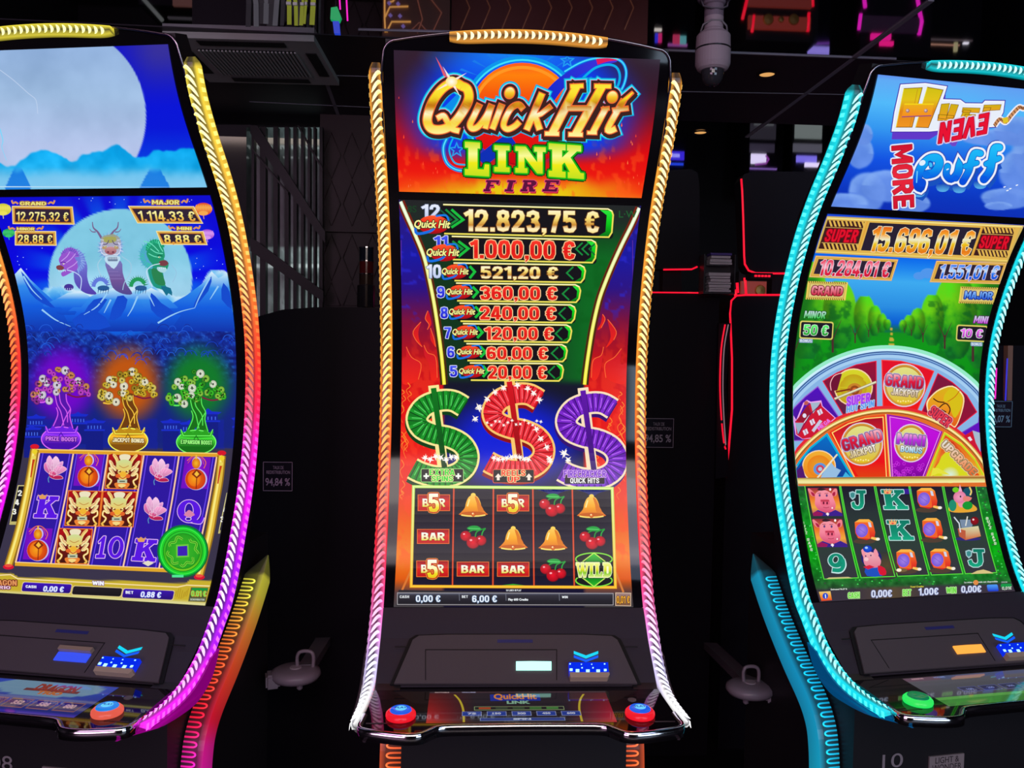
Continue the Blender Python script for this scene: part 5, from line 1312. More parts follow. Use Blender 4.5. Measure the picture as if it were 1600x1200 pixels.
def lotus(A, cx, cy, s=1.0):
    A.z = (0, 0, 1.0)
    def P(L): return [(cx+x*s, cy+y*s) for x, y in L]
    A.line(P([(-6, 12), (-9, 17), (-8, 23)]), 1.3, (90, 150, 190), 5, smooth=3)
    for q, c in (([(-3, 12), (-14, 4), (-15, -6), (-10, -8), (-5, 2)], (225, 110, 175)), ([(-6, 8), (-12, -8), (-7, -19), (-1, -8), (-1, 6)], (238, 170, 215)), ([(-4, 8), (-4, -8), (3, -18), (9, -8), (3, 6)], (245, 190, 225)), ([(2, 4), (6, -6), (14, -10), (13, -3), (8, 4)], (225, 150, 210)),
                 ([(-4, 10), (3, -2), (12, -3), (20, 2), (12, 8), (2, 12)], (240, 150, 200)), ([(-8, 8), (0, 12), (10, 12), (14, 17), (2, 18), (-6, 15)], (205, 30, 90)), ([(-8, 10), (-3, 4), (5, 9), (-1, 14)], (225, 70, 130))):
        A.poly(P(q), c, 5.4, smooth=3, grad=[(0, tuple(min(255, k+15) for k in c)), (1, tuple(int(k*.82) for k in c))]); A.line(P(q), .5, (250, 205, 230), 5.8, smooth=3)
def gourd(A, cx, cy, s=1.0, w=1.0):
    A.z = (0, 0, 1.0)
    A.poly([(cx-20*w+3, cy-26), (cx+20*w+3, cy-25), (cx+20*w-3, cy+24), (cx-20*w-4, cy+23)], (115, 10, 190), 4.6); A.ell(cx, cy, 17, 22, (150, 20, 220), 4.9, edge=(115, 10, 190))
    A.line([(cx-14, cy-20), (cx-4, cy-28), (cx+6, cy-28), (cx+15, cy-18), (cx+12, cy-8)], 1.3, (235, 110, 60), 5.4, smooth=4); A.line([(cx-13, cy-16), (cx-5, cy-25), (cx+8, cy-24), (cx+12, cy-14)], .9, (225, 80, 90), 5.4, smooth=4)
    A.line([(cx-12, cy+2), (cx-17, cy+10), (cx-12, cy+22)], 1.2, (205, 30, 110), 5.4, smooth=3)
    A.ell(cx, cy+9, 17.2*s, 17*s, (190, 190, 240), 5.6, n=26); A.ell(cx+1, cy-17, 7.6*s, 9*s, (200, 190, 240), 5.6, n=20)
    A.ell(cx-1, cy+9, 16*s, 16.2*s, (235, 110, 15), 6, n=26, edge=(205, 55, 10)); A.ell(cx-3, cy+8, 10, 12, (245, 160, 25), 6.3, edge=(235, 110, 15)); A.ell(cx, cy-16, 6.6*s, 8.4*s, (245, 185, 40), 6, n=20, edge=(215, 95, 10)); A.rect(cx-1, cy-29, cx+1.4, cy-22, (240, 190, 60), 6)
    A.poly([(cx-7, cy+1), (cx+1, cy-7), (cx+9, cy+1), (cx+1, cy+8)], (130, 40, 10), 6.7); A.poly([(cx-3, cy+1), (cx+1, cy-4), (cx+5, cy+1), (cx+1, cy+5)], (245, 190, 60), 7); A.line([(cx+1, cy+7), (cx, cy+24)], 1.4, (130, 35, 10), 6.7)
def dragon_tile(A, x0, y0, w=53, h=55, lean=-6):
    A.z = (0, 0, 1.0)
    def q(a, b): return (x0+w*a+lean*b, y0+h*b+1.2*a)
    def P(L): return [q(a/100, b/100) for a, b in L]
    A.poly(P([(0, 0), (100, 0), (100, 100), (0, 100)]), (235, 120, 40), 5.2)
    A.poly(P([(3, 3), (97, 3), (97, 97), (3, 97)]), (120, 22, 10), 5.5, grad=[(0, (150, 12, 14)), (1, (62, 20, 12))])
    for sg in (-1, 1):
        M = lambda L: P([(50+sg*a, b) for a, b in L])
        A.poly(M([(30, 4), (45, 4), (46, 30), (36, 22)]), (170, 10, 20), 5.7, smooth=2)
        A.poly(M([(14, 28), (22, 10), (32, 2), (36, 6), (26, 20), (20, 36)]), (240, 220, 130), 6, smooth=3); A.line(M([(16, 26), (24, 12), (33, 4)]), .8, (235, 110, 50), 6.4, smooth=2)
        for a, b in ((30, 40), (38, 34), (40, 46), (34, 54), (42, 26)): A.poly(M([(a-12, b+6), (a-4, b-5), (a+3, b-6), (a+1, b+3), (a-6, b+10)]), (240, 225, 160), 6.1, smooth=2); A.line(M([(a-10, b+6), (a-3, b-2)]), .8, (225, 95, 40), 6.5)
        A.line(M([(30, 62), (40, 56), (42, 68), (32, 76), (36, 86), (42, 92), (36, 97)]), 2.8, (240, 190, 80), 6.6, smooth=5); A.line(M([(30, 62), (40, 56), (42, 68), (32, 76), (36, 86)]), 1.1, (255, 245, 200), 6.9, smooth=5)
        A.poly(M([(6, 50), (22, 44), (20, 50), (8, 54)]), (120, 35, 15), 7.2); A.ell(*q((50+sg*13)/100, .49), 1.5, 1.1, (255, 240, 170), 7.5, n=8)
        A.ell(*q((50+sg*14)/100, .63), 4.2, 3.2, (225, 100, 40), 7, n=12)
    A.poly(P([(28, 26), (42, 18), (58, 18), (72, 26), (70, 46), (62, 60), (60, 72), (40, 72), (38, 60), (30, 46)]), (225, 215, 130), 6.8, smooth=3, grad=[(0, (205, 220, 150)), (.5, (230, 205, 110)), (1, (240, 200, 90))])
    A.poly(P([(34, 6), (50, 2), (66, 6), (62, 18), (50, 24), (38, 18)]), (235, 225, 190), 6.6, smooth=3)
    A.ell(*q(.5, .58), 5.5, 4.5, (240, 180, 50), 7.4, n=14); A.line(P([(42, 66), (50, 70), (58, 66)]), 1.4, (190, 60, 15), 7.6, smooth=3); A.line(P([(36, 34), (50, 40), (64, 34)]), 1, (190, 120, 50), 7.2, smooth=3)
    A.rect(q(.36, 0)[0]+lean*.78, y0+h*.74, q(.64, 0)[0]+lean*.78, y0+h*.84, (190, 200, 170), 7.4); A.rect(q(.42, 0)[0]+lean*.78, y0+h*.775, q(.58, 0)[0]+lean*.78, y0+h*.81, (90, 100, 80), 7.7)
    A.poly(P([(28, 84), (50, 80), (72, 84), (64, 97), (50, 92), (36, 97)]), (235, 130, 50), 7, smooth=3); A.poly(P([(38, 88), (50, 85), (62, 88), (50, 96)]), (245, 215, 130), 7.3, smooth=3)
def artL_lo():
    A = Art('L', 1.0134, 2.0361); A.bg = bgL_lo; A.res = (170, 300)
    # --- snow mountains
    A.zoom(0, 300, 3.81)
    g1 = [(0, (225, 240, 252)), (.10, (165, 212, 245)), (.28, (50, 140, 235)), (.6, (14, 92, 222)), (1, (10, 50, 170))]
    for q in ([(60, 600), (75, 490), (125, 452), (180, 520), (255, 590), (400, 720), (560, 830), (100, 830)], [(1420, 620), (1360, 520), (1345, 490), (1300, 512), (1260, 472), (1205, 545), (1110, 615), (1030, 660), (940, 740), (850, 830), (1420, 830)],
              [(240, 660), (330, 640), (400, 602), (480, 592), (540, 625), (470, 700), (420, 760), (300, 720)], [(380, 730), (480, 650), (560, 612), (640, 592), (680, 565), (740, 596), (820, 604), (860, 700), (800, 830), (430, 830)],
              [(735, 745), (775, 650), (840, 600), (900, 570), (960, 600), (1020, 650), (1090, 715), (1010, 830), (760, 830)]):
        A.poly(q, g1[1][1], .6, grad=g1)
    for q in ([(125, 470), (200, 560), (330, 690), (250, 660), (180, 600)], [(560, 640), (640, 640), (560, 740), (470, 800), (500, 720)], [(700, 620), (760, 640), (720, 740), (650, 760)], [(900, 600), (960, 660), (1040, 720), (980, 760), (900, 700)], [(1260, 500), (1240, 590), (1150, 690), (1190, 600)], [(1330, 540), (1380, 620), (1390, 700), (1320, 640)], [(430, 760), (560, 700), (660, 800), (500, 820)]):
        A.poly(q, (16, 74, 205), .9, smooth=2)
    for q in ([(140, 500), (190, 580), (250, 640)], [(640, 600), (580, 680), (500, 730)], [(660, 640), (620, 720)], [(820, 620), (790, 690), (760, 740)], [(880, 600), (920, 680)], [(1250, 510), (1190, 620), (1160, 690)], [(1300, 560), (1250, 640)], [(940, 780), (1010, 740), (1080, 710), (1160, 690)], [(250, 700), (330, 760), (420, 800)]):
        A.line(q, 11, (150, 205, 246), 1.1, smooth=4, w2=3)
    # --- three dragons over the moon
    A.zoom(60, 330, 6.667)
    def mane(cx, cy, r, n, a0, a1, c1, c2, L):
        A.ell(cx, cy, r*.74, r*.80, tuple(int(.5*(p+q)) for p, q in zip(c1, c2)), L-.15, a0=a0-12, a1=a1+12 if a1-a0 < 340 else a0+360-12, edge=c1) if a1-a0 > 340 else A.line([(cx+r*.52*math.cos(math.radians(t)), cy+r*.58*math.sin(math.radians(t))) for t in np.linspace(a0-8, a1+8, 14)], r*.55, c1, L-.15)
        n = int(n*1.5)
        for k in range(n):
            t = math.radians(a0+(a1-a0)*k/(n-1)); rr = r*(.80+.22*((k*7) % 5)/5)
            A.poly([(cx+r*.5*math.cos(t-.2), cy+r*.55*math.sin(t-.2)), (cx+rr*math.cos(t+.12), cy+rr*1.1*math.sin(t+.12)), (cx+r*.5*math.cos(t+.1), cy+r*.55*math.sin(t+.1))], c1 if k % 2 else c2, L)
    # violet, looking left
    A.poly([(380, 480), (460, 470), (510, 560), (510, 680), (540, 780), (610, 860), (520, 862), (440, 820), (380, 740), (370, 620)], (92, 90, 200), 2, smooth=3, grad=[(0, (120, 130, 220)), (1, (80, 60, 170))])
    mane(370, 520, 150, 22, -150, 60, (110, 130, 215), (140, 170, 230), 2.4); mane(330, 480, 120, 16, -175, -10, (150, 90, 210), (100, 80, 190), 2.8)
    A.poly([(215, 500), (260, 440), (340, 440), (400, 520), (410, 600), (340, 640), (260, 680), (240, 640), (290, 610), (200, 600), (190, 575), (230, 560)], (150, 84, 205), 3.2, smooth=3)
    A.poly([(190, 572), (230, 560), (270, 585), (250, 612), (200, 606)], (130, 62, 70), 3.6, smooth=3)
    for q in ([(240, 520), (300, 470), (330, 420)], [(270, 550), (340, 500), (390, 440)], [(300, 600), (370, 560), (410, 520)]): A.line(q, 8, (200, 160, 240), 3.8, smooth=3)
    A.line([(300, 610), (390, 640), (450, 700), (440, 820)], 9, (195, 215, 250), 4, smooth=5); A.ell(320, 790, 50, 34, (70, 50, 150), 3.6)
    for k in range(5): A.line([(285+k*22, 800), (280+k*22, 835)], 7, (190, 210, 240), 4, w2=2)
    # middle, facing the viewer
    A.poly([(700, 520), (860, 520), (880, 640), (920, 760), (980, 860), (880, 860), (780, 800), (740, 680)], (110, 90, 160), 2, smooth=3, grad=[(0, (120, 120, 190)), (.6, (112, 84, 150)), (1, (80, 70, 140))])
    mane(755, 370, 165, 30, 0, 352, (120, 160, 215), (150, 185, 225), 2.4)
    for sg in (-1, 1):
        f = lambda x: 700+sg*(x-700) if False else (x if sg < 0 else 1400-x-0)
        A.line([(f(660), 280), (f(620), 215), (f(575), 170), (f(565), 110)], 26, (120, 96, 140), 3, smooth=4, w2=8); A.line([(f(600), 215), (f(560), 212), (f(536), 182)], 14, (120, 96, 140), 3, smooth=3, w2=5)
    A.poly([(660, 270), (760, 240), (790, 240), (850, 280), (860, 380), (830, 460), (750, 500), (690, 460), (660, 380)], (150, 150, 160), 3.2, smooth=3, grad=[(0, (150, 160, 130)), (.4, (170, 165, 190)), (1, (180, 200, 225))])
    A.poly([(690, 270), (800, 265), (810, 310), (740, 330), (680, 310)], (165, 165, 90), 3.6, smooth=3)
    A.ell(755, 410, 62, 42, (175, 105, 120), 3.8, n=24, grad=[(0, (205, 150, 150)), (1, (150, 80, 100))]); A.ell(690, 380, 24, 16, (180, 150, 110), 3.9); A.ell(815, 380, 24, 16, (180, 150, 110), 3.9)
    A.poly([(700, 470), (850, 470), (840, 530), (790, 600), (740, 560), (705, 530)], (190, 220, 240), 3.7, smooth=2); A.rect(725, 475, 830, 520, (110, 130, 160), 4, r=12)
    for k in range(6): A.line([(738+k*17, 476), (738+k*17, 500)], 6, (220, 235, 245), 4.3)
    for sg in (-1, 1): A.line([(755+sg*80, 320), (755+sg*105, 380), (755+sg*90, 440)], 9, (200, 200, 240), 4, smooth=4)
    A.line([(870, 470), (960, 540), (960, 640), (900, 740), (880, 820)], 8, (160, 200, 225), 2.8, smooth=5); A.line([(660, 490), (620, 560), (660, 680), (740, 760)], 8, (170, 205, 228), 2.8, smooth=5)
    for sg in (-1, 1):
        A.line([(755+sg*18, 300), (755+sg*40, 340), (755+sg*78, 345)], 9, (90, 80, 110), 4.1, smooth=4); A.ell(755+sg*50, 366, 13, 8, (235, 225, 150), 4.4, n=10); A.ell(755+sg*48, 366, 5, 6, (40, 30, 50), 4.7, n=8)
        A.ell(755+sg*26, 424, 12, 9, (110, 50, 70), 4.3, n=10); A.line([(755+sg*30, 448), (755+sg*66, 452), (755+sg*96, 430)], 7, (225, 230, 245), 4.2, smooth=4)
        for k in range(4): A.line([(755+sg*(70+k*9), 300+k*36), (755+sg*(104+k*10), 296+k*40)], 8, (215, 220, 245), 4.1, w2=3)
    for k in range(4): A.line([(728+k*2, 590+k*38), (812+k*22, 590+k*38)], 5, (140, 120, 185), 2.5)
    # green, looking right
    A.poly([(1140, 520), (1260, 540), (1300, 640), (1320, 760), (1390, 870), (1300, 820), (1200, 780), (1150, 660)], (30, 150, 130), 2, smooth=3)
    A.poly([(1180, 600), (1270, 620), (1310, 700), (1320, 770), (1220, 750)], (40, 130, 80), 2.6, smooth=3)
    mane(1190, 460, 165, 24, 95, 290, (80, 165, 205), (60, 190, 170), 2.4); mane(1220, 400, 125, 14, 180, 340, (20, 150, 110), (60, 200, 150), 2.8)
    A.poly([(1130, 420), (1200, 350), (1290, 360), (1320, 460), (1310, 500), (1360, 540), (1330, 620), (1260, 600), (1200, 560), (1150, 500)], (30, 150, 110), 3.2, smooth=3)
    A.poly([(1265, 520), (1330, 510), (1356, 545), (1320, 570), (1265, 560)], (120, 60, 70), 3.7, smooth=3); A.poly([(1240, 580), (1330, 590), (1335, 620), (1300, 640), (1250, 620)], (170, 215, 225), 3.6, smooth=2)
    for q in ([(1150, 440), (1210, 470), (1280, 480)], [(1170, 390), (1230, 430), (1300, 440)], [(1100, 310), (1180, 340), (1260, 420)], [(1250, 310), (1270, 370), (1300, 420)]): A.line(q, 9, (110, 225, 190), 3.8, smooth=3)
    A.line([(1270, 545), (1180, 570), (1130, 640), (1190, 790)], 9, (200, 225, 245), 4, smooth=5); A.line([(1390, 560), (1440, 640), (1400, 740)], 6, (150, 190, 220), 2.6, smooth=4)
    A.ell(262, 548, 10, 7, (240, 230, 190), 4, n=10); A.ell(258, 548, 4, 5, (40, 20, 60), 4.3, n=8); A.line([(232, 538), (262, 528), (292, 540)], 8, (90, 40, 150), 4.1, smooth=3)
    for k in range(4): A.line([(215+k*22, 612), (222+k*22, 632)], 7, (235, 235, 250), 4.2, w2=1)
    A.ell(1262, 478, 10, 7, (235, 240, 190), 4, n=10); A.ell(1266, 478, 4, 5, (10, 50, 50), 4.3, n=8); A.line([(1236, 470), (1262, 456), (1294, 468)], 8, (10, 90, 70), 4.1, smooth=3)
    for k in range(4): A.line([(1262+k*20, 584), (1268+k*20, 604)], 7, (235, 245, 250), 4.2, w2=1)
    # tails and claws on the ridge
    for cx, c in ((650, (90, 110, 200)), (1040, (30, 140, 80))):
        for k in range(14):
            t = math.radians(180+k*13); A.poly([(cx+60*math.cos(t-.15), 780+60*math.sin(t-.15)), (cx+(112+8*(k % 3))*math.cos(t), 780+120*math.sin(t)), (cx+60*math.cos(t+.15), 780+60*math.sin(t+.15))], c, 3)
        A.line([(cx+72*math.cos(math.radians(t)), 785+78*math.sin(math.radians(t))) for t in range(180, 340, 12)], 40, tuple(int(k*1.1) for k in c), 3.3)
    for cx in (680, 1070):
        A.ell(cx, 800, 62, 28, (40, 90, 150), 3.8)
        for k in range(5): A.line([(cx-50+k*26, 810), (cx-58+k*26, 862)], 10, (20, 70, 130), 4, w2=2)
    A.poly([(1280, 780), (1380, 800), (1395, 880), (1360, 850), (1340, 880), (1310, 840)], (20, 110, 140), 3.8, smooth=2)
    A.zoom(0, 300, 3.81)
    random.seed(3)
    for k in range(26):
        x, y = random.choice([(random.uniform(70, 260), random.uniform(330, 520)), (random.uniform(1140, 1330), random.uniform(330, 520)), (random.uniform(450, 1200), random.uniform(25, 80))]); A.ell(x, y, 2.5, 2.5, (190, 215, 255), 1, n=6)
    # forest tufts
    for k in range(90):
        x = random.uniform(130, 1400); y = random.uniform(790, 980)+40*(abs(x-760) < 200); r = random.uniform(18, 42)
        A.line([(x-r, y+8), (x-r*.6, y-r*.4), (x, y-r*.6), (x+r*.6, y-r*.4), (x+r, y+8)], 4, random.choice([(16, 60, 190), (20, 46, 150), (30, 90, 215)]), 1.3, smooth=2)
    # --- jackpots
    gold_box(A, 20, 322, 113.5, 349, 1, 3, 1, '12.275,32 €', (26, 330, 108, 345), 'GRAND', (32, 314.5, 73, 320))
    gold_box(A, 24.5, 361, 87.5, 382.5, 0, 1, 0.5, '28,88 €', (29, 366, 83, 380), 'MINOR', (27, 355, 55, 359.5))
    gold_box(A, 201.5, 322, 303, 348, 14, 14, 0.5, '1.114,33 €', (218, 329, 304, 345, -3), 'MAJOR', (238, 312, 281, 319))
    gold_box(A, 245, 361, 318, 381.5, 8, 6, .5, '8,88 €', (258, 366, 314, 380, -2), 'MINI', (277, 354, 300, 359))
    lantern(A, 5, 327, 13, (200, 195, 40), (235, 225, 90)); lantern(A, 14, 364, 9.5, (20, 140, 70), (60, 200, 110)); lantern(A, 318, 326.5, 14, (215, 40, 25), (245, 170, 80)); lantern(A, 324, 366, 11, (150, 60, 205), (215, 150, 240))
    # --- temples
    A.zoom(30, 560, 8.57)
    for dx, dy, s in ((0, 0, 1), (560, -30, 1), (780, 60, 1.1), (2300, -60, 1.3), (2050, 80, 1), (-60, 150, 1), (1800, 60, 1), (2750, 20, 1)):
        x, y = 230+dx, 800+dy
        A.poly([(x-140*s, y-20), (x-40*s, y-30), (x, y-55*s), (x+40*s, y-30), (x+140*s, y-20), (x+110*s, y+8), (x-110*s, y+8)], (20, 40, 200), 2.2); A.rect(x-100*s, y+8, x+100*s, y+90, (16, 30, 150), 2); A.rect(x-125*s, y+90, x+125*s, y+112, (22, 44, 200), 2.2)
        A.rect(x-105*s, y+112, x+105*s, y+380, (14, 26, 130), 2)
        for k in range(-2, 3): A.rect(x+k*38*s-6, y+40, x+k*38*s+6, y+84, (70, 110, 235), 2.4)
    coin_tree(A, 95.5, 618, (225, 150, 90), (205, 70, 215), (232, 225, 240), (84, 18, 170), (215, 90, 240), (110, 30, 225), (70, 10, 170), 'PRIZE BOOST', (215, 120, 240), (60, 10, 130))
    coin_tree(A, 200, 620, (235, 215, 100), (225, 185, 40), (250, 245, 215), (110, 60, 10), (240, 190, 60), (190, 140, 20), (130, 80, 10), 'JACKPOT BONUS', (250, 240, 190), (110, 60, 10))
    coin_tree(A, 306.5, 623, (150, 215, 70), (60, 205, 40), (235, 245, 220), (20, 110, 20), (90, 235, 90), (40, 160, 30), (20, 110, 20), 'EXPANSION BOOST', (160, 255, 130), (10, 90, 20))
    # --- reels
    A.z = (0, 0, 1.0)
    A.poly([(60, 703), (341, 709), (327, 780), (306, 890), (24, 879), (42, 800)], (44, 20, 158), 3)
    xt = [63, 116, 170, 226, 281, 340]; xb = [25, 80, 138, 193, 249, 304]
    yt = lambda x: 703+(x-60)*.021; yb = lambda x: 879+(x-24)*.04
    mid = lambda i, t: (np.interp(t, [0, .35, .7, 1], [xt[i], xt[i]*.70+xb[i]*.30, xt[i]*.34+xb[i]*.66, xb[i]]), yt(xt[i])+(yb(xb[i])-yt(xt[i]))*t)
    for i in range(6):
        P = [mid(i, t) for t in (0, .2, .4, .6, .8, 1)]
        if i < 5: A.line([(x+5.5, y) for x, y in P], 1.6, (105, 70, 235), 4)
        if i > 0: A.line([(x-5.5, y) for x, y in P], 1.6, (105, 70, 235), 4)
        A.line(P, 2.6, (238, 170, 110), 5); A.line(P, .9, (255, 235, 215), 5.2)
    A.line([(56, 704.5), (343, 711)], 6.5, (225, 160, 40), 5.6); A.line([(56, 702.4), (343, 708.6)], 1.4, (250, 215, 120), 5.9)
    A.line([(24, 881), (306, 893)], 6.5, (222, 165, 40), 5.6); A.line([(24, 878.5), (306, 890.5)], 1.3, (252, 220, 150), 5.9)
    # scroll rods
    for P in ([(55, 702), (48, 745), (40, 785), (30, 830), (14, 884)], [(347, 712), (343, 750), (336, 790), (327, 840), (312, 900)]):
        q = smooth_path(P, 5); A.line(q, 13.5, (150, 110, 20), 6); A.line(q, 9, (225, 185, 60), 6.3); A.line([(x-1, y) for x, y in q], 3.2, (250, 235, 130), 6.6)
        A.ell(P[0][0], P[0][1]-4, 7, 4, (215, 20, 40), 6.8, n=16); A.ell(P[-1][0], P[-1][1]+2, 8.5, 4.2, (215, 15, 50), 6.8, n=16); A.ell(P[-1][0], P[-1][1], 6, 2.6, (235, 80, 60), 7, n=14)
        A.poly([(P[0][0]-5, P[0][1]+4), (P[0][0], P[0][1]-1), (P[0][0]+5, P[0][1]+4), (P[0][0], P[0][1]+9)], (235, 210, 40), 7); A.line([(P[0][0]-1, P[0][1]+14), (P[0][0]-3, P[0][1]+24), (P[0][0]-6, P[0][1]+44)], 4, (200, 60, 20), 7, w2=2)
        A.ell(P[0][0]-1, P[0][1]+13, 3.2, 3.2, (235, 215, 90), 7.2, n=10)
    # symbols
    lotus(A, 85, 731); lotus(A, 250, 735); lotus(A, 241, 795)
    gourd(A, 139, 736); gourd(A, 307, 740); gourd(A, 60, 851)
    for x, y in ((169.5, 708), (107, 766), (161, 767), (92, 825)): dragon_tile(A, x, y, 54, 56)
    kol = [((235, 190, 245), 1.1)]
    A.slab('K', 53, 775, 96, 809, (88, 20, 225), 6.5, ol=kol, skew=7, slope=1); A.slab('K', 206, 842, 250, 876, (88, 20, 225), 6.5, ol=kol, skew=7, slope=2)
    for x, y in ((67, 776), (221, 843)): A.poly([(x-7, y-4), (x-4, y-1), (x, y-4), (x+4, y-1), (x+8, y-4), (x+5, y+4), (x-4, y+4)], (225, 160, 90), 7)
    A.slab('1', 150, 838, 170, 872, (88, 20, 225), 6.5, ol=kol, skew=6); A.ell(182, 855.5, 13, 18, (235, 190, 245), 6, rot=10); A.ell(182, 855.5, 11.8, 17, (88, 20, 225), 6.4, rot=10); A.ell(182, 855.5, 5.6, 12, (235, 190, 245), 6.6, rot=12); A.ell(182, 855.5, 4.8, 11.2, (44, 20, 158), 6.9, rot=12)
    cx, cy = 296, 799
    A.ell(cx, cy, 19, 18.6, (235, 190, 245), 6); A.ell(cx, cy, 18, 17.6, (88, 20, 225), 6.4); A.ell(cx, cy-1, 7, 12, (235, 190, 245), 6.6); A.ell(cx, cy-1, 6, 11, (44, 20, 158), 6.9); A.line([(cx-4, cy+11), (cx+8, cy+15), (cx+18, cy+17), (cx+22, cy+9)], 6, (88, 20, 225), 7.1, smooth=4); A.line([(cx+2, cy+18), (cx+18, cy+20), (cx+24, cy+10)], 1.1, (235, 190, 245), 7.3, smooth=4)
    A.poly([(cx-8, cy+6), (cx-4, cy+1), (cx, cy-2), (cx+5, cy+1), (cx+9, cy+6), (cx, cy+9)], (215, 130, 170), 7.5, smooth=2); A.ell(cx-1, cy+12, 5, 3, (235, 190, 245), 7.5); A.ell(cx-1, cy+12, 3.8, 2, (44, 20, 158), 7.8)
    A.poly([(223, 880), (232, 876), (241, 880), (232, 885)], (225, 220, 200), 7)
    # green coin
    cx, cy = 286.5, 861.5
    for r, c in ((40, (10, 110, 50)), (37.5, (0, 190, 50)), (35.5, (60, 240, 70)), (34, (30, 205, 40))): A.ell(cx, cy, r, r*1.03, c, 8+(40-r)*.05, n=44)
    A.ell(cx, cy, 31, 32, (12, 120, 20), 8.6, n=40); A.ell(cx, cy, 30, 31, (50, 190, 30), 8.9, n=40, grad=[(0, (40, 200, 50)), (.6, (60, 180, 25)), (1, (120, 205, 30))])
    A.ell(cx, cy, 27, 28, (14, 120, 20), 9.1, n=40); A.ell(cx, cy, 26.2, 27.2, (60, 185, 40), 9.3, n=40, edge=(35, 160, 30))
    for a0, r in ((-160, 21), (-60, 22), (30, 21), (110, 22)):
        q = [(cx+(r+2.5*math.sin(t*9))*math.cos(t), cy+(r+2.5*math.sin(t*9))*math.sin(t)) for t in np.linspace(math.radians(a0), math.radians(a0+70), 16)]
        A.line(q, 3.4, (130, 225, 60), 9.6); A.line(q, 1.3, (20, 120, 25), 9.8)
    A.poly([(cx-10.5, cy-10), (cx+9, cy-11), (cx+10, cy+9), (cx-10, cy+10)], (110, 200, 60), 10); A.poly([(cx-8, cy-7.5), (cx+7, cy-8.5), (cx+7.5, cy+7), (cx-8, cy+7.5)], (60, 30, 180), 10.4)
    A.rect(cx-17, cy+37, cx+1, cy+41, (80, 230, 150), 8.2)
    # 243 plates
    for (x0, y0, x1, y1, lean) in ((22, 759, 34, 819, 9), (348, 771, 358, 833, 7)):
        P = [(x0+lean, y0), (x1+lean, y0), (x1-lean*.2, y1), (x0-lean*.2-2, y1)] if False else [(x0+7, y0), (x1+6, y0), (x1-5, y1), (x0-6, y1)]
        A.poly(P, (20, 16, 26), 4); A.line(P, 1.4, (215, 205, 140), 4.4, closed=True)
        for k, ch in enumerate('243'):
            x = (x0+x1)/2+3.5-5.5*k*.8; y = y0+7+k*14.5; A.text(ch, x-3, y, x+3.4, y+9, (245, 245, 235), 5, bold=.06)
        A.rect((x0-6), y1-4, x1-5, y1+1, (190, 180, 110), 5)
    # bottom bar
    sl = .042
    def L_(x): return x*sl
    A.line([(-60, 897), (17, 898), (28, 904.5), (110, 909), (278, 917.5), (292, 914.5), (330, 916)], 1.6, (250, 225, 170), 5)
    for k in range(9): A.line([(268+k*3, 934-2*math.sin(k)), (271+k*3, 922+3*math.sin(k*1.3))], .8, (170, 130, 20), 4.6)
    for x0, y0, x1, y1, c in ((33, 909, 111, 925, (62, 16, 190)), (111.5, 915, 190, 930, (34, 28, 36)), (190, 919, 271, 935, (60, 20, 180))):
        A.rect(x0, y0, x1, y1, (225, 205, 150), 5, r=3, skew=3, slope=(x1-x0)*.045); A.rect(x0+1, y0+1, x1-1, y1-1, c, 5.4, r=3, skew=3, slope=(x1-x0)*.045, grad=[(0, c), (1, tuple(int(k*.6) for k in c))])
    w = (245, 248, 255)
    A.text('CASH', 41, 914.5, 57.5, 918.8, w, 7, bold=.05, slope=.8); A.text('0.00 €', 68, 916, 101, 924.5, w, 7, bold=.04, slope=1, ol=[((110, 130, 230), .7)], skew=1.5)
    A.text('WIN', 145, 908, 163, 914.5, w, 7, bold=.05, slope=.6, ol=[((120, 60, 130), .8)]); A.text('BET', 197, 923.5, 209, 928, w, 7, bold=.05, slope=.5); A.text('0.88 €', 220, 924.5, 253, 933.5, w, 7, bold=.04, slope=1, ol=[((110, 130, 230), .7)], skew=1.5)
    A.text('DRAGON', -18, 906, 27, 914.5, (225, 150, 90), 7, bold=.07, slope=1, ol=[((110, 30, 20), 1.4)]); A.text('TRIO', -8, 915.5, 17, 920.5, (235, 200, 220), 7, bold=.07, slope=.6, ol=[((110, 20, 70), 1.2)])
    A.poly([(299, 918), (326, 918.5), (322, 941), (294.5, 940)], (90, 90, 60), 5.6); A.poly([(301, 919), (325, 919.5), (322, 934), (297, 933)], (15, 130, 45), 5.9, grad=[(0, (10, 160, 60)), (1, (30, 90, 40))])
    A.text('0.01 €', 299.5, 923.5, 323, 932, (110, 240, 90), 7, bold=.05, slope=.6, ol=[((200, 120, 40), .9)]); A.text('DENOMINATION', 298, 935.5, 320, 938.5, (200, 215, 200), 7, bold=.04, slope=.5)
    return A
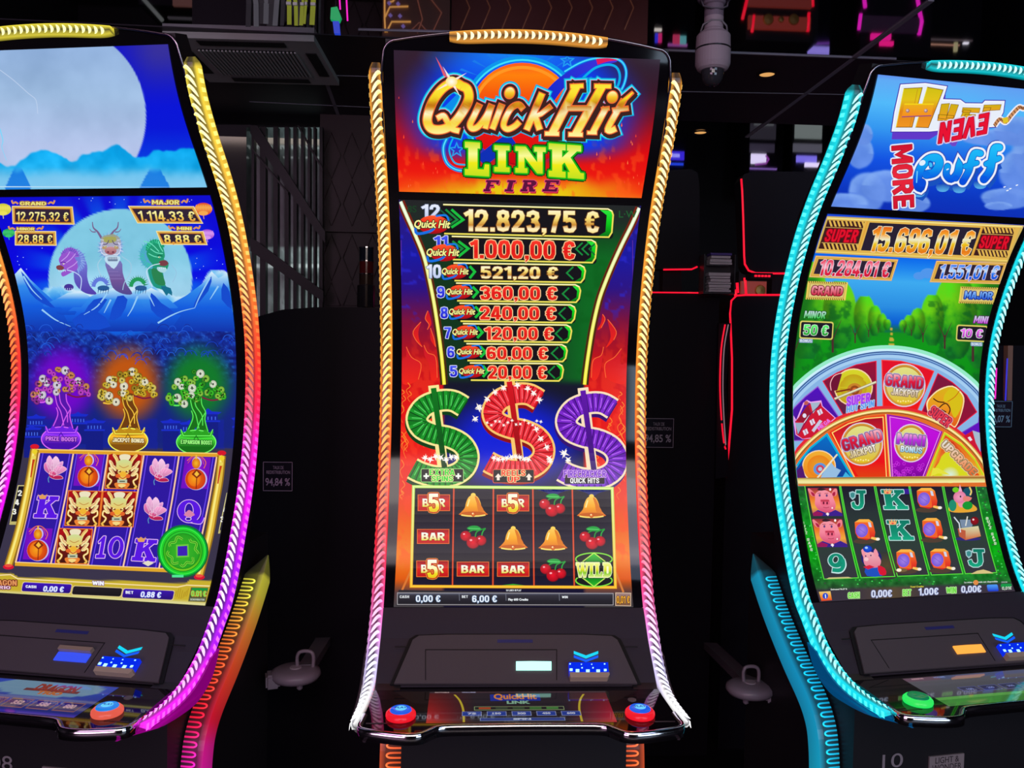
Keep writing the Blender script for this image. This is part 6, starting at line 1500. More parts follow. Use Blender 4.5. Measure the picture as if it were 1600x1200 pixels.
# ================================================================ right machine pictures
def bgR_up(u, v, a, b):
    t = v-(u-1373)*.085
    c = lerp_stops([(112, (96, 130, 236)), (124, (95, 170, 245)), (160, (80, 185, 250)), (200, (50, 150, 240)), (250, (12, 80, 225)), (300, (4, 52, 190)), (325, (6, 44, 180))], t)
    c = mixc(c, (95, 150, 240), sstep(1500, 1600, u)*(1-sstep(120, 190, v))*.6)
    n = noise(u, v, 30, 4)
    for cx, cy, rx, ry in ((1355, 300, 32, 34), (1385, 290, 40, 28), (1425, 318, 30, 16), (1320, 320, 40, 20), (1345, 240, 22, 26), (1350, 210, 14, 18), (1575, 310, 44, 18), (1600, 270, 42, 40), (1640, 240, 60, 60), (1545, 215, 50, 14), (1590, 205, 40, 24), (1560, 322, 24, 7)):
        d = np.hypot((u-cx)/rx, (v-cy)/ry)+.25*(n-.5)
        w = 1-sstep(.82, 1.0, d)
        cc = np.array([105, 146, 232.])+((n-.5)*30)[..., None]+np.array([24, 24, 10.])*sstep(.3, .9, d)[..., None]*(v < cy)[..., None]
        c = c*(1-w[..., None]*.92)+cc*(w[..., None]*.92)
    return np.clip(c, 0, 255)
def artR_up():
    A = Art('R', 2.0535, 2.3365, .3035); A.bg = bgR_up; A.res = (160, 120)
    A.zoom(1390, 120, 5.452)
    wood = [(0, (205, 190, 10)), (.3, (225, 195, 20)), (.6, (225, 130, 20)), (1, (240, 150, 30))]
    H = [[(118, 100), (275, 92), (188, 428), (52, 428)], [(318, 88), (452, 112), (327, 432), (218, 428)], [(122, 232), (372, 232), (352, 330), (100, 340)]]
    UF = [[(438, 232), (508, 226), (478, 360), (412, 352)], [(520, 232), (585, 238), (545, 352), (480, 350)], [(412, 320), (545, 330), (535, 372), (405, 372)],
          [(620, 262), (768, 266), (760, 306), (612, 300)], [(628, 280), (690, 286), (640, 400), (580, 396)], [(640, 318), (730, 320), (722, 350), (634, 350)],
          [(802, 240), (948, 236), (936, 282), (790, 290)], [(800, 262), (860, 262), (820, 380), (760, 376)]]
    hull = [(95, 70), (300, 58), (480, 85), (445, 195), (600, 200), (640, 230), (790, 232), (812, 208), (972, 210), (960, 300), (900, 420), (600, 440), (440, 450), (340, 460), (20, 460), (44, 300)]
    A.poly([(x-4, y+34) for x, y in hull[:1]+[(480, 120), (440, 440), (340, 500), (20, 498), (40, 300)]], (96, 56, 200), 2)
    A.line(hull, 26, (72, 52, 175), 2.4, closed=True); A.poly(hull, (232, 238, 250), 3); A.line(hull, 10, (245, 248, 255), 3.4, closed=True)
    for P in UF: A.poly(P, (210, 175, 20), 4, grad=[(0, (205, 175, 10)), (1, (235, 160, 30))]); A.line(P, 4, (120, 80, 10), 4.3, closed=True)
    for P in H[:2]: A.poly(P, (220, 180, 20), 4.5, grad=wood); A.line(P, 6, (130, 90, 10), 4.8, closed=True); A.line([P[0], P[3]], 5, (245, 235, 60), 5)
    A.line([(235, 105), (168, 425)], 2 if False else 4, (190, 130, 20), 5)
    A.poly(H[2], (240, 160, 30), 5.2, grad=[(0, (235, 175, 20)), (1, (245, 140, 30))]); A.line([H[2][0], H[2][1]], 10, (245, 215, 20), 5.5); A.line([H[2][3], H[2][2]], 9, (150, 70, 120), 5.5)
    for x in (150, 305): A.ell(x, 288, 16, 16, (150, 110, 130), 5.8); A.ell(x-3, 285, 10, 10, (215, 190, 190), 6)
    # rope
    rp = smooth_path([(890, 415), (935, 360), (985, 385), (1040, 320), (1100, 260), (1140, 268), (1200, 230)], 6); A.line(rp, 52, (240, 240, 250), 3.2); A.line(rp, 30, (200, 140, 90), 3.8)
    for k in range(0, len(rp)-1, 2): A.line([(rp[k][0]-8, rp[k][1]-12), (rp[k][0]+10, rp[k][1]+12)], 7, (110, 60, 40), 4)
    A.poly([(955, 352), (1000, 340), (1010, 385), (968, 400)], (225, 195, 40), 4.6)
    # EVEN, red, turned over: letters N E V E read from the left
    A.text('EVEN', 385, 352, 868, 520, (232, 12, 48), 6.6, bold=.05, rot=168, skew=60, ol=[((150, 0, 40), 5), ((225, 205, 240), 15)])
    A.poly([(500, 560), (580, 548), (560, 590), (530, 590)], (110, 70, 200), 3)
    # MORE, running down
    A.text('MORE', -152, 760, 372, 935, (222, 24, 48), 5.6, bold=.05, rot=88, skew=-10, ol=[((150, 10, 40), 4), ((235, 240, 252), 15)], grad=[(0, (205, 16, 44)), (.5, (235, 40, 60)), (1, (205, 16, 44))])
    # PUFF balloons
    bl = [(0, (30, 190, 250)), (.45, (10, 160, 240)), (.8, (0, 80, 225)), (1, (0, 60, 200))]
    ST = [([(270, 900), (255, 940), (230, 900), (260, 780), (330, 700), (400, 690), (420, 740), (380, 810), (310, 830)], 62), ([(490, 760), (480, 830), (520, 870), (570, 820), (590, 740), (590, 800), (560, 860)], 46),
          ([(770, 650), (720, 650), (690, 720), (670, 800), (620, 890)], 48), ([(640, 760), (740, 730)], 36), ([(930, 600), (890, 610), (870, 700), (850, 800), (800, 870)], 56), ([(820, 740), (930, 690)], 38)]
    for P, w in ST: A.line([(x+8, y+46) for x, y in P], w+56, (20, 80, 190), 3.0, smooth=4)
    for x, y in ((245, 1000), (450, 955), (590, 965), (770, 930)): A.poly([(x-50, y-40), (x+55, y-40), (x+45, y+10), (x, y+24), (x-45, y+10)], (60, 150, 225), 3.3, grad=[(0, (20, 70, 180)), (1, (90, 180, 235))], smooth=2)
    for P, w in ST: A.line(P, w+66, (56, 60, 165), 3.6, smooth=5)
    for P, w in ST: A.line(P, w+52, (238, 242, 252), 4.2, smooth=5)
    for P, w in ST:
        for x, y in (P[0], P[-1]): A.ell(x, y, (w+50)/2, (w+50)/2, (238, 242, 252), 4.4)
    for P, w in ST: A.line(P, w+18, (10, 80, 190), 5, smooth=5)
    for P, w in ST:
        for x, y in (P[0], P[-1]): A.ell(x, y, (w+16)/2, (w+16)/2, (10, 80, 190), 5.1)
    for P, w in ST: A.line(P, w+6, (0, 0, 0), 5.8, smooth=5, gcol=(600, 950, bl))
    for P, w in ST:
        for x, y in (P[0], P[-1]): A.ell(x, y, (w+4)/2, (w+4)/2, tuple(lerp_stops(bl, (y-600)/350)), 6)
    A.ell(275, 730, 28, 22, (225, 240, 255), 6.6, rot=-30); A.line([(232, 800), (226, 900)], 9, (120, 215, 250), 6.6); A.line([(480, 790), (500, 780)], 9, (225, 245, 255), 6.6)
    A.poly([(325, 715), (365, 720), (370, 765), (335, 780)], (10, 90, 200), 6.6, smooth=2); A.poly([(333, 728), (355, 732), (360, 760), (338, 766)], (60, 190, 250), 6.9, smooth=2)
    for x, y in ((975, 935), (1000, 965), (1024, 950), (1080, 920)): A.ell(x, y, 12, 5, (240, 248, 255), 7, rot=-20, n=8)
    return A
def bgR_lo(u, v, a, b):
    c = lerp_stops([(330, (60, 90, 200)), (345, (0, 60, 215)), (400, (0, 100, 235)), (440, (60, 170, 240)), (480, (40, 140, 225)), (505, (0, 90, 210)), (515, (10, 110, 70))], v-(u-1393)*.04)
    n = noise(u, v, 14, 4); n2 = noise(u, v, 6, 3)
    d = np.abs(u-(1396-(v-500)*.02))
    gv = lerp_stops([(500, (20, 130, 30)), (540, (10, 150, 20)), (600, (4, 140, 14)), (740, (4, 110, 20))], v)
    # tree lined alley: trees grow larger to the sides
    grass = sstep(0, 2, v-(518+d*.02)); c = c*(1-grass[..., None])+gv*grass[..., None]
    for cx, top, wd, bot in ((1259, 408, 36, 560), (1312, 440, 26, 545), (1351, 462, 17, 535), (1367, 478, 11, 525), (1378, 490, 8, 520), (1386, 498, 6, 516), (1535, 424, 40, 575), (1493, 430, 34, 560), (1457, 460, 18, 540), (1434, 482, 12, 530), (1421, 492, 9, 524), (1411, 500, 6, 518)):
        tt = np.clip((v-top)/(bot-top), 0, 1); hw = wd*np.sqrt(np.clip(np.sin(np.pi*np.clip(tt*.92+.03, 0, 1)), 0, 1))*(1.15-.3*tt)
        w = 1-sstep(-1.5, 1.5, np.abs(u-cx)-hw); w = w*(v > top)*(v < bot)
        tc = lerp_stops([(0, (70, 190, 20)), (.3, (95, 180, 15)), (.6, (40, 140, 20)), (1, (8, 100, 30))], tt+(n-.5)*.5)
        tc = tc*(.75+.4*sstep(-.9, .3, (cx-u)/wd*np.sign(1396-cx)*-1))[..., None]
        c = c*(1-w[..., None])+tc*w[..., None]
    far = sstep(1262, 1240, u)*0; 
    lside = (1-sstep(1268, 1292, u+(v-440)*.25))*sstep(425, 440, v)*(v < 660); c = mixc(c, (14, 105, 22), lside*.9); rs = sstep(1512, 1545, u)*sstep(436, 452, v); c = mixc(c, (10, 90, 26), rs*.85)
    dark = sstep(.58, .7, n)*((np.abs(u-1390) > 60)*(v > 470)); c = mixc(c, (6, 84, 30), dark*.5)
    # path
    pw = (v-500)*.10; w = (np.abs(u-(1393)) < pw)*(v > 512)*(v < 545)*(np.mod(v, 8) < 4.5); c = mixc(c, (215, 175, 60), w*.9)
    # lower meadow frame
    lo = sstep(757, 760, v); g2 = lerp_stops([(755, (30, 80, 50)), (775, (24, 110, 40)), (820, (8, 140, 24)), (860, (0, 165, 10)), (900, (20, 120, 34)), (925, (44, 70, 46))], v)
    g2 = g2+((n2-.5)*70)[..., None]*np.array([.5, 1, .5]); c = c*(1-lo[..., None])+g2*lo[..., None]
    bar = sstep(918-(u-1285)*.035, 924-(u-1285)*.035, v); bc = np.array([58, 50, 62.])+np.array([30, 22, -10.])*np.clip(1-np.abs(u-1395)/60, 0, 1)[..., None]; c = c*(1-bar[..., None])+bc*bar[..., None]
    return np.clip(c, 0, 255)
def pig(A, x0, y0, w, h):
    """framed pig portrait, top left at x0,y0 (leans right going down)"""
    def P(L): return [(x0+w*a/100+9*b/100*1.0-1.0, y0+h*b/100+1.0*a/100) for a, b in L]
    A.poly(P([(0, 2), (100, 0), (100, 98), (0, 100)]), (120, 40, 70), 4, grad=[(0, (150, 30, 60)), (.4, (235, 120, 40)), (.7, (240, 170, 60)), (1, (160, 50, 90))])
    A.poly(P([(0, 8), (6, 4), (18, 18), (22, 30), (12, 32), (4, 24)]), (240, 130, 140), 4.5, smooth=2); A.poly(P([(100, 6), (92, 3), (80, 16), (76, 28), (88, 30), (96, 22)]), (240, 130, 140), 4.5, smooth=2)
    A.poly(P([(8, 16), (18, 20), (20, 30), (12, 30)]), (175, 30, 70), 4.8, smooth=2); A.poly(P([(92, 14), (82, 18), (80, 28), (88, 28)]), (175, 30, 70), 4.8, smooth=2)
    A.poly(P([(0, 92), (20, 80), (50, 92), (80, 78), (100, 90), (100, 100), (0, 102)]), (60, 30, 140), 5); A.poly(P([(0, 92), (16, 84), (36, 92), (30, 101), (0, 102)]), (150, 20, 90), 5.2)
    A.poly(P([(22, 24), (36, 12), (50, 9), (64, 11), (78, 22), (82, 42), (84, 60), (78, 76), (64, 86), (50, 88), (36, 86), (22, 78), (14, 62), (18, 42)]), (240, 130, 150), 5.6, smooth=3, grad=[(0, (245, 150, 165)), (.5, (245, 135, 155)), (1, (215, 75, 115))])
    A.poly(P([(32, 6), (44, 1), (62, 5), (52, 10), (38, 11)]), (50, 28, 40), 6.2, smooth=2)
    for a in (36, 60): A.ell(*P([(a, 28)])[0], 1.6, 2.2, (90, 60, 120), 6.4, n=8); A.line(P([(a-6, 21), (a+6, 20)]), .9, (140, 60, 70), 6.4)
    A.poly(P([(34, 48), (38, 42), (62, 41), (66, 48), (64, 60), (50, 64), (36, 62)]), (235, 100, 130), 6.4, smooth=3); A.poly(P([(36, 45), (64, 44), (64, 49), (36, 50)]), (185, 50, 70), 6.8)
    for a in (44, 56): A.ell(*P([(a, 55)])[0], 1.5, 2.3, (110, 20, 50), 7, n=8)
    A.line(P([(40, 70), (50, 72), (60, 69)]), .9, (170, 50, 80), 6.6, smooth=3); A.poly(P([(44, 94), (50, 88), (56, 93), (50, 101)]), (250, 235, 240), 6.4); A.ell(*P([(76, 6)])[0], 1.8, 2.2, (255, 255, 255), 6.6, n=6); A.ell(*P([(70, 72)])[0], 1.2, 1.5, (255, 240, 240), 6.6, n=6)
def tape(A, x, y):
    A.ell(x, y+17, 17, 4, (80, 62, 50), 4)
    A.poly([(x-15, y-13), (x-8, y-17.5), (x+7, y-17.5), (x+13, y-13), (x+17, y+3), (x+16, y+10), (x+4, y+15), (x-10, y+12), (x-14, y+4)], (238, 70, 20), 4.6, grad=[(0, (250, 165, 60)), (.25, (245, 110, 40)), (1, (215, 25, 30))])
    A.poly([(x-15, y-13), (x-8, y-17.5), (x+7, y-17.5), (x+12, y-13.5)], (250, 180, 70), 5); A.poly([(x-15, y-13), (x+6, y-12), (x+9, y+13), (x-10, y+12)], (240, 100, 40), 4.9)
    A.ell(x-4, y, 9.6, 10.6, (120, 90, 225), 5.4, n=18); A.ell(x-4, y, 8, 9, (165, 130, 235), 5.7, n=18, edge=(125, 95, 215)); A.line([(x-10, y-4), (x+1, y+4)], .7, (110, 80, 200), 6)
    A.poly([(x+5.5, y-13), (x+9.5, y-12.5), (x+11.5, y-5), (x+7.5, y-5.5)], (205, 215, 235), 5.6)
    A.poly([(x+11, y+10), (x+21, y+11.5), (x+20, y+16), (x+10, y+13)], (250, 195, 90), 5.2); A.ell(x+21, y+13.5, 3.2, 2.4, (245, 240, 225), 5.6, n=10)
def artR_lo():
    A = Art('R', 1.0134, 2.0361); A.bg = bgR_lo; A.res = (170, 300)
    A.z = (0, 0, 1.0)
    # small branches of the alley trees
    for x, y, h in ((1301, 520, 44), (1240, 540, 50), (1336, 518, 26), (1357, 514, 18), (1372, 512, 12), (1476, 520, 36), (1442, 518, 24), (1424, 514, 16), (1413, 512, 12), (1520, 530, 50)):
        c = (70, 42, 40)
        A.line([(x, y+h*.7), (x, y+h*.1)], h*.075, c, 1); 
        for sg in (-1, 1): A.line([(x, y+h*.25), (x+sg*h*.12, y-h*.05), (x+sg*h*.3, y-h*.45)], h*.05, c, 1.2, smooth=3, w2=.5)
    for cx, cy, rx, ry in ((1436, 431, 9, 6), (1450, 427, 12, 8)): A.ell(cx, cy, rx, ry, (80, 150, 235), .8)
    # header: big amount
    A.line([(1288, 331), (1610, 349)], 4, (130, 170, 225), 1.5)
    A.zoom(1180, 330, 3.81)
    A.poly([(425, 36), (1590, 86), (1500, 300), (358, 240)], (225, 180, 80), 2); A.line([(425, 36), (1590, 86), (1500, 300), (358, 240)], 16, (205, 175, 90), 2.4, closed=True); A.line([(428, 40), (1588, 92)], 6, (250, 235, 150), 2.8); A.line([(362, 238), (1500, 294)], 6, (245, 215, 110), 2.8)
    A.poly([(680, 66), (1340, 98), (1282, 264), (628, 232)], (38, 30, 48), 3)
    for x0, x1 in ((430, 650), (1350, 1545)):
        k1 = (x0-430)*.043
        A.poly([(x0, 52+k1), (x1, 62+k1), (x1-48, 236+k1), (x0-55, 222+k1)], (60, 26, 26), 3)
        for k in range(9):
            for yy, dx in ((54, 0), (190, -34)):
                x = x0+dx+6+k*(x1-x0)/9; y = yy+k1+k*.9; A.poly([(x, y), (x+12, y), (x+24, y+36), (x+12, y+36)], (225, 180, 80), 3.3)
        for yy, dx in ((94, -12), (186, -36)): A.line([(x0+dx, yy+k1), (x1+dx, yy+9+k1)], 4, (210, 170, 90), 3.6)
        A.text('SUPER', x0-24, 104+k1, x1-28, 180+k1, (225, 10, 40), 4.6, bold=.09, skew=24, slope=6, ol=[((120, 0, 20), 5)])
    for P in ([(668, 60), (612, 236)], [(1352, 92), (1290, 268)]): A.line(P, 10, (225, 165, 60), 3.8)
    og = [(0, (225, 90, 20)), (.25, (245, 160, 40)), (.42, (235, 235, 200)), (.55, (235, 200, 30)), (.8, (230, 120, 20)), (1, (250, 170, 50))]
    A.text('15.696,01 €', 664, 88, 1318, 238, (240, 170, 40), 5, bold=.06, skew=44, slope=28, grad=og, ol=[((250, 235, 190), 3.5)])
    for x0, y0, x1, y1, w, t, g, sl in ((362, 268, 845, 402, 470, '10.284,01 €', [(0, (230, 40, 70)), (.4, (250, 170, 190)), (.55, (225, 40, 70)), (1, (200, 10, 50))], 22), (1080, 298, 1492, 422, 400, '1.551,01 €', [(0, (40, 110, 235)), (.4, (190, 225, 255)), (.55, (40, 120, 235)), (1, (20, 70, 215))], 12)):
        P = [(x0, y0), (x1, y0+sl), (x1-38, y1+8), (x0-38, y1-sl+8)]
        A.poly(P, (220, 170, 70), 3); A.line(P, 9, (205, 140, 60), 3.3, closed=True); A.line(P, 3, (250, 225, 150), 3.6, closed=True)
        A.poly([(x0+14, y0+16), (x1-16, y0+sl+12), (x1-46, y1-8), (x0-16, y1-sl-8)], (44, 32, 52), 3.8)
        A.text(t, x0+6 if w > 450 else x0+2, y0+18, x1-32, y1-20-(0 if w > 450 else 2), (230, 50, 80), 5, bold=.06, skew=24, slope=sl*.6, grad=g, ol=[((235, 215, 230), 3)])
    for x0, y0, x1, y1, t, c in ((308, 420, 545, 525, 'GRAND', [(0, (245, 170, 180)), (.5, (225, 110, 130)), (1, (200, 20, 50))]), (1218, 452, 1438, 548, 'MAJOR', [(0, (150, 190, 245)), (.5, (90, 150, 235)), (1, (20, 60, 205))])):
        P = [(x0+8, y0), (x1, y0+8), (x1-14, y1), (x0-4, y1-6)]
        A.poly(P, (205, 180, 90), 4); A.line(P, 10, (235, 205, 90), 4.3, closed=True)
        for k in range(18):
            for (pa, pb) in ((P[0], P[1]), (P[3], P[2])):
                t_ = (k+.3)/18; x, y = pa[0]+(pb[0]-pa[0])*t_, pa[1]+(pb[1]-pa[1])*t_; A.poly([(x-4, y-5), (x+1, y-5), (x+5, y+5), (x, y+5)], (50, 30, 20), 4.6)
        A.poly([(x0+22, y0+14), (x1-14, y0+20), (x1-26, y1-14), (x0+10, y1-18)], (225, 205, 130), 4.6)
        A.text(t, x0+22, y0+22, x1-22, y1-28, (220, 60, 80), 6, bold=.07, slope=6, skew=8, grad=c, ol=[((120, 20, 40) if t == 'GRAND' else (20, 40, 130), 5)])
    for x0, y0, x1, y1, t, nm, c, nx in ((262, 650, 460, 758, '50 €', 'MINOR', (40, 200, 60), (286, 592, 424, 636)), (1194, 674, 1378, 772, '10 €', 'MINI', (205, 60, 225), (1296, 622, 1388, 664))):
        A.rect(x0-2, y0, x1, y1, (215, 205, 100), 4, r=14, slope=8, skew=6); A.rect(x0+5, y0+8, x1-7, y1-8, (26, 24, 34), 4.4, r=10, slope=8, skew=6)
        A.text(t, x0+20, y0+24, x1-22, y1-22, c, 6, bold=.06, slope=5, skew=8, grad=[(0, tuple(min(255, k+60) for k in c)), (1, tuple(int(k*.75) for k in c))], ol=[((225, 240, 225), 3)])
        A.text(nm, nx[0], nx[1], nx[2], nx[3], c, 6, bold=.08, slope=4, skew=10, grad=[(0, (200, 220, 230)), (1, c)], ol=[(tuple(int(k*.4) for k in c), 4)])
    for x0, y0, x1, y1 in ((260, 758, 340, 782), (1280, 778, 1350, 802)):
        A.rect(x0, y0, x1, y1, (150, 180, 215), 5, r=5, slope=2); A.text('BONUS', x0+5, y0+4, x1-5, y1-4, (220, 235, 250), 6, bold=.06, slope=2, ol=[((60, 90, 140), 2)])
    # --- wheel
    A.z = (0, 0, 1.0)
    cx, R1, cy1 = 1386, 195, 741.3; R2, cy2 = 180, 819.6
    arc = lambda r, cy, a0=-150, a1=-30, n=46: [(cx+r*math.cos(math.radians(a0+(a1-a0)*k/n)), cy+r*math.sin(math.radians(a0+(a1-a0)*k/n))) for k in range(n+1)]
    A.line(arc(198, cy1), 8, (150, 235, 200), 1.6); A.line(arc(194.5, cy1), 4, (205, 240, 250), 1.9)
    A.poly(arc(193, cy1)+[(1560, 760), (1225, 760)], (135, 180, 228), 2.2)
    A.line(arc(191.5, cy1), 1.4, (20, 50, 120), 2.6); A.line(arc(188.3, cy1), 1.2, (30, 70, 150), 2.6); A.line(arc(184.5, cy1), 4.5, (165, 205, 240), 2.5)
    W1 = lambda L: [(1230+x/8, 540+y/8) for x, y in L]; W2 = lambda L: [(1370+x/8, 540+y/8) for x, y in L]
    def seg(P, c0, c1, edge, L=3):
        A.poly(P, c0, L, grad=[(0, c0), (1, c1)]); A.line(P, 1.6, edge, L+.4, closed=True)
    seg(W1([(-80, 960), (60, 800), (220, 640), (380, 512), (640, 890), (300, 1180), (60, 1190), (-80, 1300)]), (80, 10, 190), (70, 20, 130), (150, 90, 210))
    seg(W1([(445, 445), (620, 340), (860, 240), (1108, 195), (1112, 770), (900, 800), (700, 870)]), (155, 10, 50), (90, 30, 70), (225, 20, 60))
    seg(W2([(60, 182), (300, 195), (520, 250), (708, 320), (500, 815), (300, 780), (75, 770)]), (225, 10, 40), (240, 20, 20), (245, 60, 60))
    seg(W2([(760, 350), (940, 460), (1120, 620), (1245, 830), (980, 1040), (780, 900), (560, 830)]), (120, 20, 60), (150, 10, 50), (225, 20, 60))
    seg(W2([(1440, 860), (1040, 1100), (1200, 1200), (1330, 1500), (1440, 1500)]), (90, 10, 200), (110, 20, 160), (120, 60, 190))
    A.line(arc(183, cy2), 5, (230, 40, 50), 3.6)
    # mansion
    A.line(W1([(80, 890), (110, 950), (205, 720), (245, 690), (290, 712), (415, 695), (430, 760), (590, 905), (300, 1150), (190, 1160), (110, 1110), (85, 950)]), 2.4, (240, 170, 240), 4, closed=True)
    A.poly(W1([(100, 945), (290, 715), (415, 705), (430, 760), (590, 905), (300, 1150), (190, 1165), (110, 1110)]), (205, 20, 50), 4.3)
    A.poly(W1([(110, 945), (255, 735), (300, 850), (210, 960)]), (150, 20, 50), 4.7); A.poly(W1([(285, 715), (415, 705), (320, 850)]), (165, 185, 205), 5); A.poly(W1([(95, 965), (205, 965), (130, 1110)]), (150, 175, 200), 5)
    A.line(W1([(135, 1110), (290, 850), (415, 735)]), 1.2, (90, 20, 90), 5.2); A.line(W1([(205, 965), (275, 870)]), 1.2, (235, 235, 245), 5.2)
    A.poly(W1([(210, 700), (245, 690), (270, 720), (240, 745), (205, 740)]), (190, 90, 80), 5); A.ell(*W1([(212, 875)])[0], 3, 3.4, (225, 225, 245), 5.2)
    for x, y in ((405, 830), (310, 955), (225, 1080)): A.poly(W1([(x-38, y-14), (x+14, y-44), (x+38, y+14), (x-12, y+46)]), (225, 215, 235), 5.2); A.line(W1([(x-12, y-30), (x+14, y+30)]), .9, (150, 60, 100), 5.5)
    A.poly(W1([(300, 1060), (400, 925), (435, 945), (330, 1085)]), (200, 200, 225), 5.4); A.text('MEGA', *W1([(360, 960)])[0], *W1([(545, 1010)])[0], (225, 120, 235), 6, bold=.08, rot=-38, ol=[((235, 30, 80), 1.2)])
    A.poly(W2([(1190, 1060), (1290, 1090), (1290, 1330), (1230, 1210)]), (165, 185, 205), 5); A.poly(W2([(1080, 1130), (1190, 1065), (1290, 1320), (1300, 1420), (1200, 1290)]), (205, 20, 50), 4.6)
    A.poly(W2([(1130, 1150), (1160, 1135), (1190, 1180), (1160, 1195)]), (230, 225, 240), 5)
    # circular saws
    def saw(cxx, cyy, s, cA, cB, hub, L=4.3, rot=0):
        A.ell(cxx, cyy, 33*s, 32*s, (250, 215, 170), L); A.ell(cxx, cyy, 31*s, 30*s, cA, L+.4, grad=[(0, cA), (1, cB)]); A.ell(cxx, cyy, 23*s, 22*s, tuple(int(k*.93) for k in cA), L+.6, edge=cB)
        A.ell(cxx+2*s, cyy+5*s, 13*s, 12*s, hub[0], L+.9); A.ell(cxx+2*s, cyy+5*s, 8*s, 8*s, hub[1], L+1.2); A.ell(cxx+2*s, cyy+5*s, 4*s, 4*s, hub[2], L+1.4)
    saw(1333, 605, .92, (215, 215, 40), (195, 160, 20), ((200, 130, 40), (150, 70, 20), (225, 110, 50)))
    A.poly(W1([(560, 400), (620, 350), (680, 352), (620, 560), (560, 570), (540, 480)]), (110, 16, 50), 6); A.line(W1([(545, 560), (535, 470), (580, 380), (660, 345)]), 1.2, (250, 190, 190), 6.3, smooth=3)
    A.line(W1([(600, 580), (780, 545)]), 2.6, (130, 50, 20), 6.4); A.line(W1([(585, 668), (1105, 455)]), 4.2, (150, 130, 110), 6.6); A.line(W1([(585, 665), (1105, 452)]), 2.4, (225, 225, 190), 6.9)
    A.text('SUPER', 1320.5, 617, 1361, 632, (165, 60, 235), 8, bold=.09, rot=-10, ol=[((205, 130, 245), 1)], skew=3); A.text('HUT SPIN', 1320, 630, 1367, 640, (90, 160, 235), 8, bold=.08, rot=-13, ol=[((200, 210, 235), .9)], skew=3)
    # coins
    def coin(cxx, cyy, rx, ry, t1, c1, t2, c2, rot, L=4.6, w1=1.0):
        A.ell(cxx, cyy, rx, ry, (225, 215, 235), L, n=34); A.ell(cxx, cyy, rx-1.6, ry-1.6, (215, 150, 60), L+.3, n=34); A.ell(cxx, cyy, rx-4, ry-4, (190, 125, 30), L+.6, n=34); A.ell(cxx, cyy+.6, rx-5, ry-5, (230, 215, 100), L+.9, n=34, grad=[(0, (225, 225, 130)), (.6, (215, 200, 120)), (1, (225, 190, 30))])
        for k in range(6): A.ell(cxx-10+k*4, cyy+ry*.72+(k % 2), 1.3, 1.3, (255, 235, 150), L+1.2, n=8)
        A.text(t1, cxx-rx*1.0*w1, cyy-ry*.46, cxx+rx*1.0*w1, cyy+ry*.10, c1, L+2.4, bold=.08, rot=rot, grad=[(0, (245, 190, 205)), (.5, c1), (1, tuple(int(k*.75) for k in c1))], ol=[((120, 100, 150), 1.2), ((200, 190, 225), 2.1)])
        A.text(t2, cxx-rx*.62, cyy+ry*.18, cxx+rx*.66, cyy+ry*.50, c2, L+2.4, bold=.06, rot=rot, grad=[(0, (250, 250, 250)), (1, c2)], ol=[((130, 110, 100), 1)])
    coin(1412.5, 602, 33, 34, 'GRAND', (225, 20, 60), 'JACKPOT', (205, 170, 110), 6, w1=.9)
    # hard hat and SUPER
    A.poly(W2([(620, 700), (680, 620), (780, 540), (940, 500), (1060, 590), (1090, 700), (1040, 900), (980, 1020), (930, 1000), (860, 960), (660, 860), (620, 780)]), (250, 225, 170), 4.4, smooth=3); A.poly(W2([(640, 700), (700, 620), (790, 555), (935, 515), (1045, 600), (1075, 700), (1030, 890), (975, 1005), (930, 985), (870, 930), (670, 840), (635, 780)]), (235, 130, 30), 4.8, smooth=3, grad=[(0, (215, 180, 20)), (.5, (235, 150, 30)), (1, (225, 90, 20))])
    A.poly(W2([(850, 600), (940, 530), (1050, 620), (1060, 740), (980, 900), (930, 840), (900, 720), (830, 690)]), (215, 190, 20), 5.2, smooth=3); A.line(W2([(880, 700), (970, 640), (1030, 560)]), 1.2, (200, 100, 10), 5.6, smooth=3)
    for q in ([(760, 790), (850, 720), (910, 790), (890, 860)], [(700, 660), (760, 700), (840, 710)], [(800, 800), (860, 830)]): A.line(W2(q), 1.8, (60, 30, 10), 5.8, smooth=3)
    A.text('SUPER', 1449.5, 643, 1487, 659, (230, 60, 80), 8, bold=.09, rot=36, ol=[((130, 20, 60), 1.1), ((245, 180, 190), 2)])
    # inner disc
    A.poly(arc(180, cy2)+[(1560, 760), (1215, 760)], (225, 110, 40), 5)
    W3 = lambda L: [(1230+x/8.421, 640+y/8.421) for x, y in L]; W4 = lambda L: [(1370+x/8.421, 640+y/8.421) for x, y in L]
    seg(W3([(100, 780), (300, 500), (520, 318), (860, 890), (100, 900)]), (0, 110, 200), (10, 60, 150), (20, 190, 225), 5.6); A.line(W3([(110, 745), (300, 505), (515, 330), (850, 890)]), 3.2, (0, 175, 215), 6.1)
    seg(W3([(545, 300), (760, 170), (1000, 100), (1285, 70), (1330, 890), (880, 890)]), (225, 40, 20), (235, 20, 10), (240, 90, 30), 5.6)
    A.poly(W3([(598, 312), (800, 195), (1020, 130), (1245, 112), (1290, 880), (930, 880)]), (200, 10, 30), 6.2, grad=[(0, (165, 10, 40)), (.4, (230, 30, 30)), (.75, (235, 10, 20)), (1, (225, 60, 10))]); A.line(W3([(880, 890), (585, 305), (800, 185), (1020, 118), (1255, 98), (1300, 885)]), 1.5, (255, 225, 120), 6.5)
    seg(W4([(130, 68), (400, 110), (620, 190), (850, 295), (620, 885), (180, 885)]), (165, 0, 180), (130, 0, 160), (150, 20, 170), 5.6)
